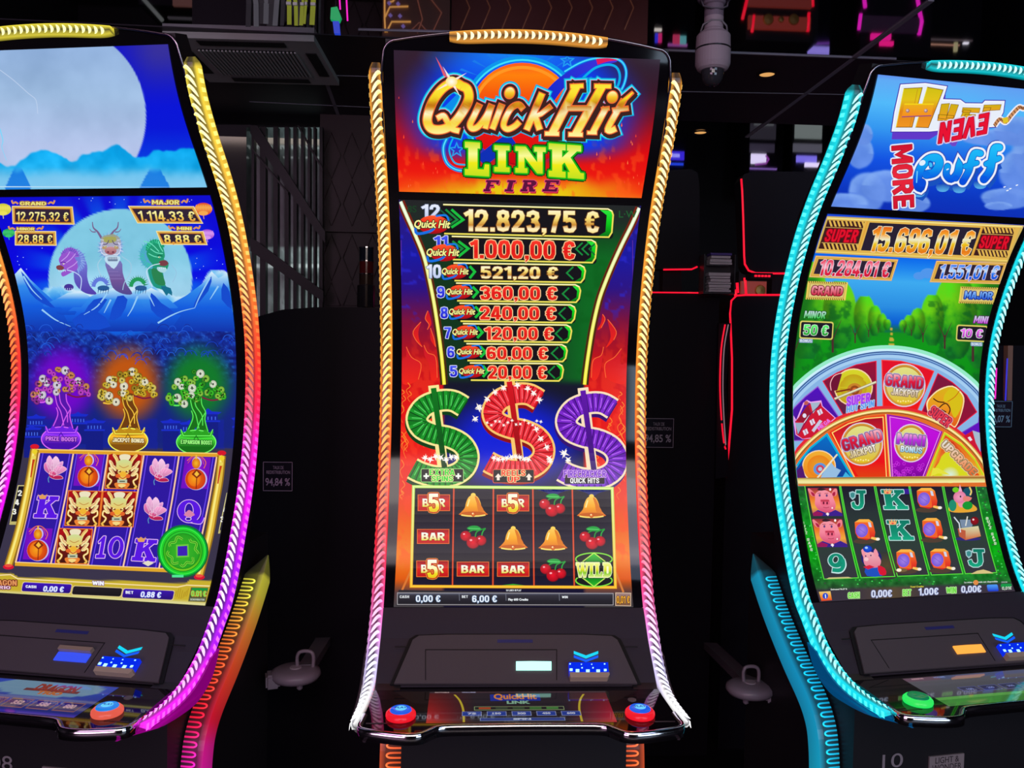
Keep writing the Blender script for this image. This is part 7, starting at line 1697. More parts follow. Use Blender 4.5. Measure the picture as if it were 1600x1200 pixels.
    A.poly(W4([(175, 105), (400, 150), (600, 210), (815, 305), (590, 880), (215, 880)]), (170, 0, 200), 6.2, grad=[(0, (190, 20, 220)), (.5, (190, 0, 215)), (1, (120, 0, 150))]); A.line(W4([(200, 885), (165, 95), (400, 135), (610, 200), (830, 292), (600, 885)]), 1.3, (245, 140, 245), 6.5)
    random.seed(8)
    for k in range(30):
        x, y = random.uniform(200, 600), random.uniform(690, 870); A.line([(q[0], q[1]) for q in W4([(x+18*math.cos(t), y+22*math.sin(t)) for t in np.linspace(0, 2*PI, 7)])], .7, (205, 50, 225), 6.6)
    seg(W4([(885, 300), (1100, 440), (1280, 640), (1400, 850), (1400, 885), (650, 885)]), (225, 60, 20), (235, 190, 40), (240, 225, 60), 5.6); A.line(W4([(660, 885), (890, 318), (1110, 470), (1290, 670), (1390, 860)]), 2.4, (190, 215, 30), 6.1)
    A.poly(W4([(700, 880), (900, 390), (1000, 430), (1150, 590), (1340, 860), (1340, 880)]), (225, 60, 20), 6.3, grad=[(0, (200, 30, 20)), (.5, (235, 120, 40)), (1, (225, 70, 20))]); A.poly(W4([(740, 880), (810, 700), (900, 560), (1130, 620), (1170, 760), (1240, 880)]), (215, 215, 30), 6.5, smooth=2); A.ell(*W4([(960, 860)])[0], 14, 13, (215, 240, 225), 6.8, edge=(215, 215, 40))
    A.poly(W4([(700, 885), (730, 770), (800, 770), (960, 860), (800, 840)]), (230, 225, 60), 6.8)
    for P in ([(1300, 60), (1360, 885)],): A.line(W3([(x-10, y) for x, y in P]), 2, (250, 215, 120), 6.9)
    A.line(arc(178, cy2), 5.2, (215, 165, 70), 6.8); A.line(arc(177.6, cy2), 2.4, (250, 240, 170), 7.1); A.line(arc(174.6, cy2), 1, (90, 60, 30), 7)
    saw(1279, 729, .80, (240, 175, 50), (235, 130, 20), ((90, 150, 220), (205, 60, 90), (170, 200, 225)), 7)
    A.poly(W3([(120, 900), (120, 800), (190, 730), (230, 880), (240, 900)]), (80, 20, 110), 8.8); A.poly(W3([(480, 900), (430, 900), (560, 680), (620, 760), (700, 800), (640, 890)]), (150, 190, 225), 8.8); A.line(W3([(390, 900), (650, 590)]), 2.6, (235, 225, 190), 9.2); A.poly(W3([(720, 890), (760, 820), (830, 890)]), (60, 180, 225), 9)
    coin(1346, 694, 33, 34, 'GRAND', (225, 20, 60), 'JACKPOT', (215, 190, 120), -16, 7, w1=.97)
    coin(1422.5, 692.5, 26.5, 30, 'MINI', (190, 50, 225), 'BONUS', (110, 190, 225), 6, 7, w1=.84)
    A.text('UPGRADE', 1463, 710, 1532, 722, (235, 120, 60), 9, bold=.1, rot=45, grad=[(0, (225, 230, 225)), (.5, (240, 180, 140)), (1, (225, 90, 30))], ol=[((150, 120, 80), 1.4), ((235, 200, 150), 2.4)])
    # gold sill
    A.poly([(1240, 747), (1537, 743), (1538, 754), (1241, 757)], (225, 200, 90), 10, grad=[(0, (240, 190, 110)), (.25, (150, 90, 20)), (.5, (225, 215, 130)), (.8, (245, 240, 170)), (1, (190, 150, 50))])
    # --- reels
    xt = [1257, 1311, 1313, 1365, 1367.5, 1419, 1421, 1471, 1473.5, 1523.5]; xb = [1287, 1341, 1345, 1398, 1402, 1451, 1455, 1504, 1508, 1557]
    ytp = lambda x: 759-(x-1257)*.011; ybt = lambda x: 905-(x-1287)*.038
    cur = lambda i, t: (xt[i]+(xb[i]-xt[i])*(t*.75+.25*t*t), ytp(xt[i])+(ybt(xb[i])-ytp(xt[i]))*t)
    for i in range(0, 10, 2):
        Lf = [cur(i, t) for t in np.linspace(0, 1, 8)]; Rt = [cur(i+1, t) for t in np.linspace(0, 1, 8)]
        A.poly(Lf+Rt[::-1], (40, 44, 50), 3, grad=[(0, (24, 20, 40)), (.3, (40, 50, 52)), (.6, (44, 60, 54)), (1, (52, 52, 60))]); A.line(Lf+Rt[::-1], 1.3, (90, 225, 60), 3.5, closed=True)
    A.rect(1400, 764, 1424, 772, (56, 24, 150), 3.3)
    A.ell(1386, 884, 26, 22, (84, 70, 44), 3.2, edge=(48, 54, 52))
    pig(A, 1262, 761.5, 46, 44); pig(A, 1269, 810, 47, 44)
    ol = [((200, 235, 235), 1.1)]; gg = [(0, (10, 120, 100)), (.6, (14, 140, 110)), (1, (20, 170, 130))]
    A.slab('J', 1330, 766, 1352, 796, (10, 130, 105), 5, ol=ol, skew=-1, grad=gg); A.slab('J', 1513, 858, 1537, 886, (10, 130, 105), 5, ol=ol, skew=-3, grad=gg)
    for x, y in ((1331.5, 773.5), (1513, 865)):
        A.poly([(x-5.5, y-4), (x, y-6), (x+5.5, y-4), (x+4.5, y+4), (x, y+8), (x-4.5, y+3)], (160, 200, 205), 6); A.poly([(x-3.5, y-2.5), (x, y-4), (x+3.5, y-2.5), (x+3, y+3), (x, y+5), (x-3, y+3)], (60, 140, 140), 6.3)
    A.slab('K', 1381, 765.5, 1414, 796, (10, 130, 105), 5, ol=ol, skew=-5, grad=gg); A.slab('K', 1389.5, 813, 1423, 844, (10, 130, 105), 5, ol=ol, skew=-5, grad=gg)
    for x, y in ((1386, 768), (1394, 816)): A.poly([(x-6, y-4), (x-3, y), (x-2, y-5), (x+1, y), (x+3, y-5), (x+4, y), (x+7, y-4), (x+5, y+4), (x-5, y+4)], (245, 175, 110), 6.5); A.ell(x, y+2, 2, 1.5, (235, 80, 70), 6.9, n=8)
    q = [(1317, 880.5), (1311, 866), (1300, 868), (1296, 876), (1304, 883), (1314, 880), (1318, 872), (1317, 882), (1312, 891), (1304, 892), (1299, 889)]
    A.ell(1306, 876, 13.6, 12.2, (200, 235, 235), 4.6, rot=10); A.line([(1316, 874), (1318, 884), (1312, 892), (1299, 891)], 8.4, (200, 235, 235), 4.6, smooth=5); A.line([(1316, 874), (1317, 884), (1312, 891), (1300, 890.5)], 6.2, (16, 150, 120), 5.2, smooth=5); A.ell(1306, 876, 12.4, 11, (14, 140, 112), 5.1, rot=10); A.ell(1305, 874.5, 4.6, 5.8, (200, 235, 235), 5.6, rot=20); A.ell(1305, 874.5, 3.6, 4.8, (44, 58, 56), 5.9, rot=20)
    for x, y in ((1447, 780), (1350, 829), (1455.5, 827), (1415, 876), (1468, 875)): tape(A, x, y)
    # builder pig
    A.ell(1361, 872, 16, 14, (30, 30, 110), 4); A.ell(1355, 858, 7, 5.5, (30, 90, 225), 6, edge=(10, 50, 180)); A.ell(1353, 856, 2.4, 1.8, (170, 205, 250), 6.4)
    A.poly([(1345, 860), (1349, 858), (1352, 866), (1348, 870)], (240, 150, 165), 5.5, smooth=2); A.poly([(1367, 857), (1372, 866), (1370, 872), (1364, 866)], (240, 150, 165), 5.5, smooth=2)
    A.poly([(1349, 865), (1358, 862), (1370, 867), (1376, 877), (1372, 886), (1360, 887), (1350, 882)], (235, 165, 180), 5.3, smooth=3, grad=[(0, (240, 175, 185)), (1, (225, 120, 145))]); A.ell(1353, 874, 3.5, 3, (245, 195, 200), 5.8); A.ell(1360, 868, 1.2, 1.4, (60, 50, 100), 6, n=6); A.ell(1352, 869, 1.2, 1.4, (60, 50, 100), 6, n=6)
    A.poly([(1352, 887), (1372, 886), (1378, 900), (1354, 900)], (30, 80, 190), 5, smooth=2); A.poly([(1371, 884), (1382, 888), (1384, 898), (1374, 898)], (215, 20, 50), 5.4, smooth=2); A.poly([(1348, 886), (1358, 883), (1366, 886), (1356, 890)], (215, 30, 60), 5.6)
    # party pig and toolbox
    A.poly([(1482, 793), (1500, 780), (1522, 790), (1525, 798), (1505, 801), (1486, 800)], (230, 165, 50), 4, smooth=3); A.ell(1488, 790, 6, 9, (30, 140, 110), 4.6); A.ell(1499, 777, 10, 9.5, (240, 160, 190), 5, edge=(225, 120, 160)); A.poly([(1497, 768), (1499, 757), (1503, 768)], (240, 170, 195), 5.2); A.ell(1492.5, 765.5, 5, 4.2, (110, 200, 30), 5.6); A.ell(1511, 790, 8, 6.5, (20, 150, 50), 5.6); A.poly([(1506, 775), (1518, 778), (1512, 784), (1504, 782)], (230, 130, 120), 5.4, smooth=2); A.ell(1500, 776, 1.4, 1.8, (40, 40, 60), 6, n=6); A.ell(1511, 770, 7, 8, (20, 80, 100), 4.4); A.line([(1514, 761), (1517, 768), (1515, 774)], 2.4, (240, 210, 110), 5.4, smooth=3); A.ell(1502, 786, 6, 7, (235, 150, 170), 4.9)
    A.poly([(1496, 826), (1528, 822), (1532, 838), (1508, 844), (1498, 838)], (215, 150, 70), 5, grad=[(0, (215, 215, 170)), (1, (205, 100, 50))]); A.poly([(1496, 826), (1508, 829), (1508, 844), (1498, 838)], (190, 90, 60), 5.3); A.line([(1490, 808), (1498, 818), (1500, 832)], 1.8, (215, 225, 235), 5.6); A.line([(1511, 807), (1508, 822)], 1.8, (225, 225, 215), 5.6); A.poly([(1499, 812), (1520, 812), (1518, 826), (1502, 828)], (120, 140, 165), 4.6); A.ell(1522, 814, 6.4, 6.4, (160, 15, 30), 5.8, edge=(110, 8, 20)); A.ell(1520, 812, 1.6, 1.6, (250, 220, 220), 6.2, n=8); A.ell(1512, 842, 20, 3, (50, 40, 120), 4.4)
    A.ell(1408, 891, 9, 3, (120, 96, 60), 5); A.ell(1404, 891, 4, 2.6, (255, 240, 215), 5.4)
    A.poly([(1290, 905), (1295, 902.5), (1325, 901.5), (1332, 903.5)], (205, 195, 130), 4); A.poly([(1516, 897), (1526, 892), (1536, 890), (1546, 893), (1552, 896)], (215, 195, 130), 4)
    # leaf specks on the frame
    random.seed(21)
    for k in range(110):
        t = random.random(); s_ = random.choice([0, 1, 2])
        if s_ == 0: x, y = 1243+t*36+random.uniform(0, 10), 765+t*145
        elif s_ == 1: x, y = 1527+t*34+random.uniform(0, 10), 760+t*140
        else: x, y = random.uniform(1285, 1560), random.uniform(903, 916)-(0 if True else 0)-max(0, 0)
        if s_ == 2: y -= (x-1285)*.035-4
        A.ell(x, y, 1.5, 1.1, random.choice([(40, 190, 60), (10, 110, 30), (70, 210, 90), (60, 70, 60)]), 2, n=6)
    for x0, y0, x1, y1 in ((1252, 815, 1267, 862), (1540, 808, 1554, 852)):
        for k, ch in enumerate('BUZZ SAWS'):
            if ch != ' ': t = k/9; A.text(ch, x0+(x1-x0)*t, y0+(y1-y0)*t, x0+(x1-x0)*t+4, y0+(y1-y0)*t+4.2, (205, 225, 195), 5, bold=.05)
    # credit bar
    sl = -.036
    g = (110, 215, 70); wh = (225, 232, 250)
    A.poly([(1279, 925), (1297, 924), (1299.5, 938), (1283, 939.5)], (230, 150, 60), 5, grad=[(0, (240, 210, 120)), (.5, (240, 150, 50)), (1, (225, 50, 30))]); A.ell(1289, 931.5, 4.4, 4.8, (30, 70, 200), 5.6, n=16); A.line([(1289, 929), (1289.6, 935)], 1.6, (235, 240, 250), 6)
    A.text('Estimated 96.07 %', 1297.5, 920, 1323, 922.5, (225, 235, 225), 6, bold=.03, slope=-.7)
    A.text('CASH', 1324.5, 926, 1342.5, 935.5, g, 6, bold=.07, slope=-.6, ol=[((190, 240, 160), .8)]); A.text('0,00€', 1361, 922.5, 1393, 934, wh, 6, bold=.04, slope=-1, ol=[((120, 130, 180), .8)])
    A.text('BET', 1410, 921.5, 1423, 931.5, g, 6, bold=.07, slope=-.5, ol=[((190, 240, 160), .8)]); A.text('1,00€', 1434.5, 919.5, 1465.5, 930.5, wh, 6, bold=.04, slope=-1, ol=[((120, 130, 180), .8)])
    A.text('WIN', 1478, 918, 1493.5, 927.5, g, 6, bold=.07, slope=-.5, ol=[((190, 240, 160), .8)]); A.text('0,00€', 1501.5, 916, 1532.5, 926.5, wh, 6, bold=.04, slope=-1, ol=[((120, 130, 180), .8)])
    A.text('Total Credits', 1421.5, 916, 1442.5, 918.5, (225, 215, 60), 6, bold=.03, slope=-.7); A.text('La mise maximale est disponible', 1506, 909, 1558, 912.3, (225, 230, 230), 6, bold=.02, slope=-1.5); A.ell(1524, 910.5, 4, 4, (225, 140, 70), 6.6)
    A.rect(1543, 914, 1560, 924.5, (30, 90, 225), 5, r=2, skew=-2, slope=-.6, grad=[(0, (80, 160, 250)), (1, (20, 40, 200))]); A.rect(1563, 912.5, 1580, 918, (20, 150, 70), 5, r=2, slope=-.5); A.text('0,01€', 1565, 917, 1580, 922, (215, 240, 215), 6, bold=.04, slope=-.5)
    A.text('DENOM', 1564, 908.8, 1573, 911.2, (170, 190, 180), 6, bold=.02, slope=-.3); A.text('95.08 %', 1576, 924.3, 1585.5, 926.6, (215, 225, 215), 6, bold=.02, slope=-.3)
    return A
# ================================================================ build the three machines
def zs(*a): return [(-z, c) for z, c in a]
LED = {
 'C': dict(tag='centre', case=zs((2.4, (205, 135, 45)), (1.7, (205, 125, 35)), (1.5, (215, 100, 25)), (1.3, (225, 50, 25)), (1.15, (215, 25, 50)), (1.05, (225, 60, 120)), (.97, (205, 120, 190)), (.91, (170, 160, 215)), (.87, (225, 225, 240)), (.8, (245, 245, 255))),
   coil=zs((2.4, (255, 246, 185)), (1.75, (255, 238, 160)), (1.55, (255, 205, 110)), (1.35, (255, 140, 60)), (1.18, (255, 90, 90)), (1.06, (255, 150, 190)), (.97, (248, 200, 240)), (.91, (245, 240, 255)), (.8, (255, 255, 255))),
   low=zs((1.1, (230, 60, 120)), (.8, (235, 70, 90)), (.7, (240, 90, 40)), (.5, (240, 90, 30)), (.2, (240, 90, 30))),
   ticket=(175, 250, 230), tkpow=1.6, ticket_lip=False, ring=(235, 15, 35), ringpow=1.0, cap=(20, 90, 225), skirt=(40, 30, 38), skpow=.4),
 'L': dict(tag='left', case=zs((2.4, (196, 182, 50)), (2.15, (205, 170, 50)), (1.95, (205, 140, 45)), (1.75, (220, 90, 35)), (1.62, (220, 40, 30)), (1.5, (220, 15, 70)), (1.42, (215, 10, 150)), (1.25, (205, 0, 215)), (1.1, (150, 0, 225)), (.95, (150, 10, 225)), (.9, (205, 20, 220)), (.8, (235, 40, 205))),
   coil=zs((2.4, (255, 255, 170)), (2.1, (255, 240, 180)), (1.85, (255, 205, 130)), (1.7, (255, 130, 60)), (1.58, (255, 95, 50)), (1.5, (255, 80, 110)), (1.38, (255, 150, 235)), (1.15, (250, 215, 255)), (.95, (240, 200, 255)), (.88, (255, 160, 250)), (.8, (255, 140, 240))),
   low=zs((1.1, (215, 225, 70)), (.98, (220, 205, 60)), (.9, (235, 130, 45)), (.82, (240, 70, 35)), (.74, (235, 15, 50)), (.68, (235, 20, 150)), (.5, (235, 20, 210))),
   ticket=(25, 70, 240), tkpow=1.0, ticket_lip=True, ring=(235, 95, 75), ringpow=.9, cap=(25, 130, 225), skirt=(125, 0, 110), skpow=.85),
 'R': dict(tag='right', case=zs((2.4, (0, 175, 185)), (1.5, (0, 180, 195)), (.8, (0, 185, 200))),
   coil=zs((2.4, (180, 255, 248)), (1.5, (175, 250, 255)), (.8, (160, 250, 245))),
   low=zs((1.1, (20, 175, 215)), (.8, (10, 170, 225)), (.5, (15, 190, 225))),
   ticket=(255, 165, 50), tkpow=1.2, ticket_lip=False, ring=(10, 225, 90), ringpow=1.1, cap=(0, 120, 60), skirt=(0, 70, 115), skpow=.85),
}
build_machine('C', 'slot_machine', 'middle slot machine with fruit reels and three dollar signs, in gold and red lights', artC_up(), artC_lo(), deck_display, LED['C'], '09')
build_machine('L', 'slot_machine', 'left slot machine in yellow and magenta lights showing a moon, three dragons and coin trees', artL_up(), artL_lo(), deck_display, LED['L'], '08')
build_machine('R', 'slot_machine', 'right slot machine in cyan lights showing a wheel segment, pigs and a blue cloudy sky', artR_up(), artR_lo(), deck_display, LED['R'], '10')
# ---------------------------------------------------------------- air conditioner cassette in the ceiling
def build_aircon():
    c = [cpoint(276, 50), cpoint(499, 53), cpoint(523, 125), cpoint(308, 117)]
    ctr = sum(c, Vector())/4
    ex = ((c[1]+c[2])-(c[0]+c[3])).normalized(); ex.z = 0; ang = math.atan2(ex.y, ex.x)
    hx = ((c[1]+c[2])-(c[0]+c[3])).length/4; hy = ((c[0]+c[1])-(c[2]+c[3])).length/4
    e = empty('air_conditioner', 'grey ceiling air conditioner with a slatted square grille above the left machine', 'air conditioner', ctr, ang)
    m = mat('aircon_grey', (.50, .52, .50), .5); k = mat('aircon_slot', (.012, .013, .014), .6)
    bm = bmesh.new(); box(bm, -hx, hx, -hy, hy, -.028, .0); fr = bm_obj('frame', bm, m, e, bevel=.012)
    for (sx, sy, lx, ly) in ((0, .80, .58, .035), (0, -.84, .58, .03), (.86, 0, .03, .52), (-.86, 0, .03, .52)):
        bm = bmesh.new(); X, Y, A, B = sx*hx, sy*hy, lx*hx+.0, ly*hy
        if lx < .1: A = .022
        else: B = .026
        box(bm, X-A, X+A, Y-B, Y+B, -.0315, -.027); bm_obj('air_slot', bm, k, e, bevel=.004)
    bm = bmesh.new(); box(bm, -hx*.68, hx*.66, -hy*.58, hy*.56, -.030, -.026); g = bm_obj('grille', bm, k, e)
    N = 26
    for i in range(N):
        x = -hx*.66+hx*1.31*i/(N-1); bm = bmesh.new(); box(bm, x-.004, x+.004, -hy*.56, hy*.54, -.036, -.029); bm_obj('slat', bm, m, g)
build_aircon()

# ---------------------------------------------------------------- security camera under the ceiling
def build_cctv():
    D = 3.1; p = wp(1114, 80, D); s = D/FPX
    e = empty('security_camera', 'white domed security camera hanging from the ceiling between the middle and right machines', 'security camera', (float(p[0]), float(p[1]), 0))
    zt = lambda v: float(wp(1114, v, D)[2]); w = mat('camera_white', (.52, .42, .48), .45, bump=.02, bscale=90); d = mat('camera_dark', (.02, .02, .025), .3)
    bm = bmesh.new(); lathe(bm, [(0, CEIL), (.036, CEIL), (.036, zt(46)), (.041, zt(48)), (.044, zt(54)), (0, zt(54))], (0, 0, 0), 28); bm_obj('mount', bm, w, e, smooth=False)
    bm = bmesh.new(); lathe(bm, [(.0, zt(52)), (.056, zt(53)), (.0635, zt(57)), (.0655, zt(77)), (0, zt(77))], (0, 0, 0), 36); bm_obj('upper_housing', bm, w, e)
    bm = bmesh.new(); lathe(bm, [(0, zt(77)), (.067, zt(77)), (.067, zt(79.5)), (0, zt(79.5))], (0, 0, 0), 36); bm_obj('seam_ring', bm, d, e)
    bm = bmesh.new(); lathe(bm, [(0, zt(79.5)), (.066, zt(79.5)), (.066, zt(101)), (.058, zt(108)), (.048, zt(111)), (0, zt(111))], (0, 0, 0), 36); lh = bm_obj('lower_housing', bm, w, e)
    bm = bmesh.new(); lathe(bm, [(.043, zt(110)), (.042, zt(118)), (.037, zt(126)), (.026, zt(132)), (.012, zt(134.5)), (0, zt(135))], (0, 0, 0), 32); bm_obj('dome', bm, mat('dome_glass', (.05, .05, .06), .04, spec=.8), e, smooth=True)
    bm = bmesh.new(); tube(bm, [(-.052, -.01, zt(52)), (-.046, -.02, zt(42)), (-.02, -.035, zt(37)), (.02, -.035, zt(37)), (.044, -.02, zt(43)), (.05, -.01, zt(52))], .0035, 8); bm_obj('cable', bm, mat('cable_grey', (.3, .28, .3), .5), e, smooth=True)
build_cctv()

# ---------------------------------------------------------------- helpers for the hall behind
def V3(p): return Vector((float(p[0]), float(p[1]), float(p[2])))
def W(u, v, D): return V3(wp(u, v, D))
def WM(u, v, D):
    """a point seen in the mirrored ceiling at this pixel"""
    p = V3(wp(u, v, D)); p.z = 2*CEIL-p.z; return p
def emis(name, c, s=1.0): return mat(name, (.03, .03, .03), .35, emit=tuple(lin(c)), strength=s)
def plate(bm, pts, depth):
    prism(bm, pts, (0, depth, 0))
def neon(name, pts, r, m, parent, closed=False):
    bm = bmesh.new(); tube(bm, pts, r, 8, closed); return bm_obj(name, bm, m, parent, smooth=True)
M_BACK = mat('terminal_black', (0.012, 0.010, 0.017), 0.5, spec=0.15, bump=.03, bscale=200)
M_NEONR = emis('neon_red', (235, 15, 45), 1.3)
M_NEONM = emis('neon_magenta', (235, 30, 190), 1.2)

# ---------------------------------------------------------------- backs of the neighbouring terminals
def back_terminal(name, label, D, upper, lower, depth=.30, trims=()):
    c = W((lower[0][0]+lower[1][0])/2, 1100, D)
    e = empty(name, label, 'gaming machine', (c.x, c.y, 0)); inv = Matrix.Translation((-c.x, -c.y, 0))
    def P(L, off=0.0): return [inv @ (W(u, v, D)+Vector((0, off, 0))) for u, v in L]
    if upper:
        bm = bmesh.new(); prism(bm, P(upper), (0, .08, 0)); bm_obj('monitor_back', bm, M_BACK, e, bevel=.004)
        us = [q[0] for q in upper]; cu = (min(us)+max(us))/2; vb = max(q[1] for q in upper)
        bm = bmesh.new(); prism(bm, P([(cu-14, vb-8), (cu+14, vb-8), (cu+16, vb+60), (cu-16, vb+60)], .02), (0, .06, 0)); bm_obj('monitor_post', bm, M_BACK, e)
    lo = P(lower); lo = [Vector((q.x, q.y, q.z)) for q in lo]
    zmin = [Vector((lo[-1].x, lo[-1].y, 0)), Vector((lo[0].x, lo[0].y, 0))]
    bm = bmesh.new(); prism(bm, lo+zmin, (0, depth, 0)); bm_obj('cabinet_back', bm, M_BACK, e)
    for pts, r, sm in trims:
        q = P(pts, -.006); q = [Vector(t) for t in smooth_path(q, 5)] if sm else q
        neon('trim_light', q, r, M_NEONR, e)
    return e
back_terminal('gaming_machine', 'black curved cabinet back between the left and middle machines, behind a percentage card', 2.95, None,
              [(388, 505), (405, 494), (440, 484), (490, 480), (560, 480), (605, 483), (640, 492)])
back_terminal('gaming_machine', 'black cabinet back with a short red light line, just right of the middle machine', 3.25,
              [(1010, 268), (1080, 264), (1090, 270), (1093, 290), (1094, 405), (1090, 415), (1082, 420), (1010, 421)],
              [(985, 459), (1112, 459), (1124, 464)], trims=(([(1036, 421.5), (1080, 421), (1089, 417)], .0035, 0), ([(1015, 457), (1070, 457.5), (1108, 458)], .003, 0)))
back_terminal('gaming_machine', 'black cabinet back outlined by a thin red light line, left of the right machine', 3.30,
              [(1157, 282), (1163, 272), (1176, 268), (1290, 268), (1290, 428), (1178, 428), (1168, 424), (1163, 415)],
              [(1141, 480), (1143, 470), (1150, 463), (1162, 461), (1330, 461)],
              trims=(([(1157.5, 280), (1159, 300), (1160.5, 340), (1162, 400), (1163, 413), (1169, 423), (1180, 427), (1210, 427.5), (1240, 427.5)], .0042, 0),
                     ([(1245, 461), (1165, 461), (1150, 462), (1142, 470), (1140, 490), (1143, 560), (1143, 640), (1138, 700), (1133, 745)], .0042, 0),
                     ([(1151, 442), (1152, 458)], .006, 0)))
# small red lamp row and paper tray between them
def led_row():
    c = W(1191, 431, 3.25); e = empty('indicator_lights', 'row of five tiny red lights under the red outlined cabinet top', 'indicator light', c)
    for k in range(5):
        p = W(1181+k*5.2, 431+.1*k, 3.25)-c; bm = bmesh.new(); box(bm, p.x-.0045, p.x+.0045, -.003, .006, p.z-.004, p.z+.004); bm_obj('light', bm, M_NEONR, e)
    bm = bmesh.new(); box(bm, -.045, .045, .004, .07, -.012, .012); bm_obj('holder', bm, M_BACK, e)
led_row()
def paper_tray():
    D = 3.17; a, b = W(1099, 457, D), W(1150, 398, D); e = empty('leaflet_rack', 'dark rack holding stacks of white leaflets between two black cabinet backs', 'leaflet rack', (a.x, a.y, a.z))
    w, h = b.x-a.x, b.z-a.z
    bm = bmesh.new(); box(bm, 0, w, .06, .07, 0, h); box(bm, 0, .004, 0, .065, 0, h); box(bm, w-.004, w, 0, .065, 0, h); box(bm, 0, w, 0, .065, -.004, .002); bm_obj('rack_frame', bm, mat('rack_grey', (.05, .05, .06), .4), e)
    random.seed(4); z = .004; k = 0
    while z < h*.98:
        t = random.uniform(.007, .016)
        if .50 < z/h < .60: z += .03; continue
        bm = bmesh.new(); box(bm, .02+random.uniform(0, .01), w-.012-random.uniform(0, .01), .0+random.uniform(0, .006), .055, z, z+t*.8); bm_obj('leaflet_stack', bm, mat('paper', (.75, .75, .78), .7) if z/h < .9 else mat('paper_violet', (.12, .08, .4), .6), e); z += t; k += 1
paper_tray()
def curved_light():
    D = 3.2; c = W(1128, 620, D); e = empty('light_column', 'slim curved column of red and white light in the dark between two cabinets', 'light', (c.x, c.y, c.z))
    L1 = [(1133, 507), (1127, 545), (1125, 600), (1127, 650), (1131, 690), (1134, 702)]; L2 = [(1138, 507), (1131.5, 545), (1129.5, 600), (1131, 650), (1134, 695)]
    neon('red_tube', [Vector(q) for q in smooth_path([W(u, v, D)-c for u, v in L1], 5)], .0032, M_NEONR, e); neon('pale_tube', [Vector(q) for q in smooth_path([W(u, v, D)-c for u, v in L2], 5)], .0022, emis('pale_tube', (150, 120, 130), .8), e)
    bm = bmesh.new(); prism(bm, [W(u, v, D+.012)-c for u, v in ((1123, 505), (1142, 505), (1135, 600), (1139, 745), (1118, 748), (1121, 600))], (0, .02, 0)); bm_obj('column_body', bm, M_BACK, e)
    for u, v in ((1127.5, 659), (1130.5, 695)): 
        p = W(u, v, D-.005)-c; bm = bmesh.new(); lathe(bm, [(0, -.008), (.006, -.006), (.006, .006), (0, .008)], tuple(p), 12); bm_obj('clip', bm, M_CHROME, e)
curved_light()

# ---------------------------------------------------------------- payout percentage cards
def card(u0, v0, u1, v1, D, l1, l2, l3, label, col):
    a, b = W(u0, v1, D), W(u1, v0, D); w, h = b.x-a.x, b.z-a.z
    e = empty('percentage_card', label, 'sign', ((a.x+b.x)/2, a.y, (a.z+b.z)/2), group='payout percentage cards')
    bm = bmesh.new(); box(bm, -w/2, w/2, 0, .004, -h/2, h/2); bm_obj('card', bm, mat('card_dark', (.03, .022, .04), .2, spec=.6), e)
    mk = mat('card_ink_'+str(col[0]), tuple(lin(col)), .5)
    bm = bmesh.new()
    for q in ((-w/2, w/2, h/2-.0018, h/2), (-w/2, w/2, -h/2, -h/2+.0018), (-w/2, -w/2+.0018, -h/2, h/2), (w/2-.0018, w/2, -h/2, h/2)): box(bm, q[0], q[1], -.0012, .001, q[2], q[3])
    bm_obj('card_border', bm, mk, e)
    text_obj('card_text', l1, h*.16, (w*.02, -.0012, h*.30), (PI/2, 0, 0), mk, e, wide=w*.36); text_obj('card_text', l2, h*.16, (w*.02, -.0012, h*.14), (PI/2, 0, 0), mk, e, wide=w*.8)
    text_obj('card_number', l3, h*.36, (0, -.0012, -h*.2), (PI/2, 0, 0), mk, e, wide=w*.84, bold=.015)
card(411, 722, 457, 767, 2.943, 'TAUX DE', 'REDISTRIBUTION', '94,84 %', 'dark card reading 94,84 % between the left and middle machines', (225, 185, 225))
card(1003, 654, 1053, 699, 3.243, 'TAUX DE', 'REDISTRIBUTION', '94,85 %', 'dark card ending in 4,85 % just right of the middle machine', (205, 190, 215))
card(1543, 627, 1582, 667, 3.573, 'TAUX DE', 'REDISTRIBUTION', '96,07 %', 'blue grey card ending in ,07 % beyond the right machine', (160, 210, 240))

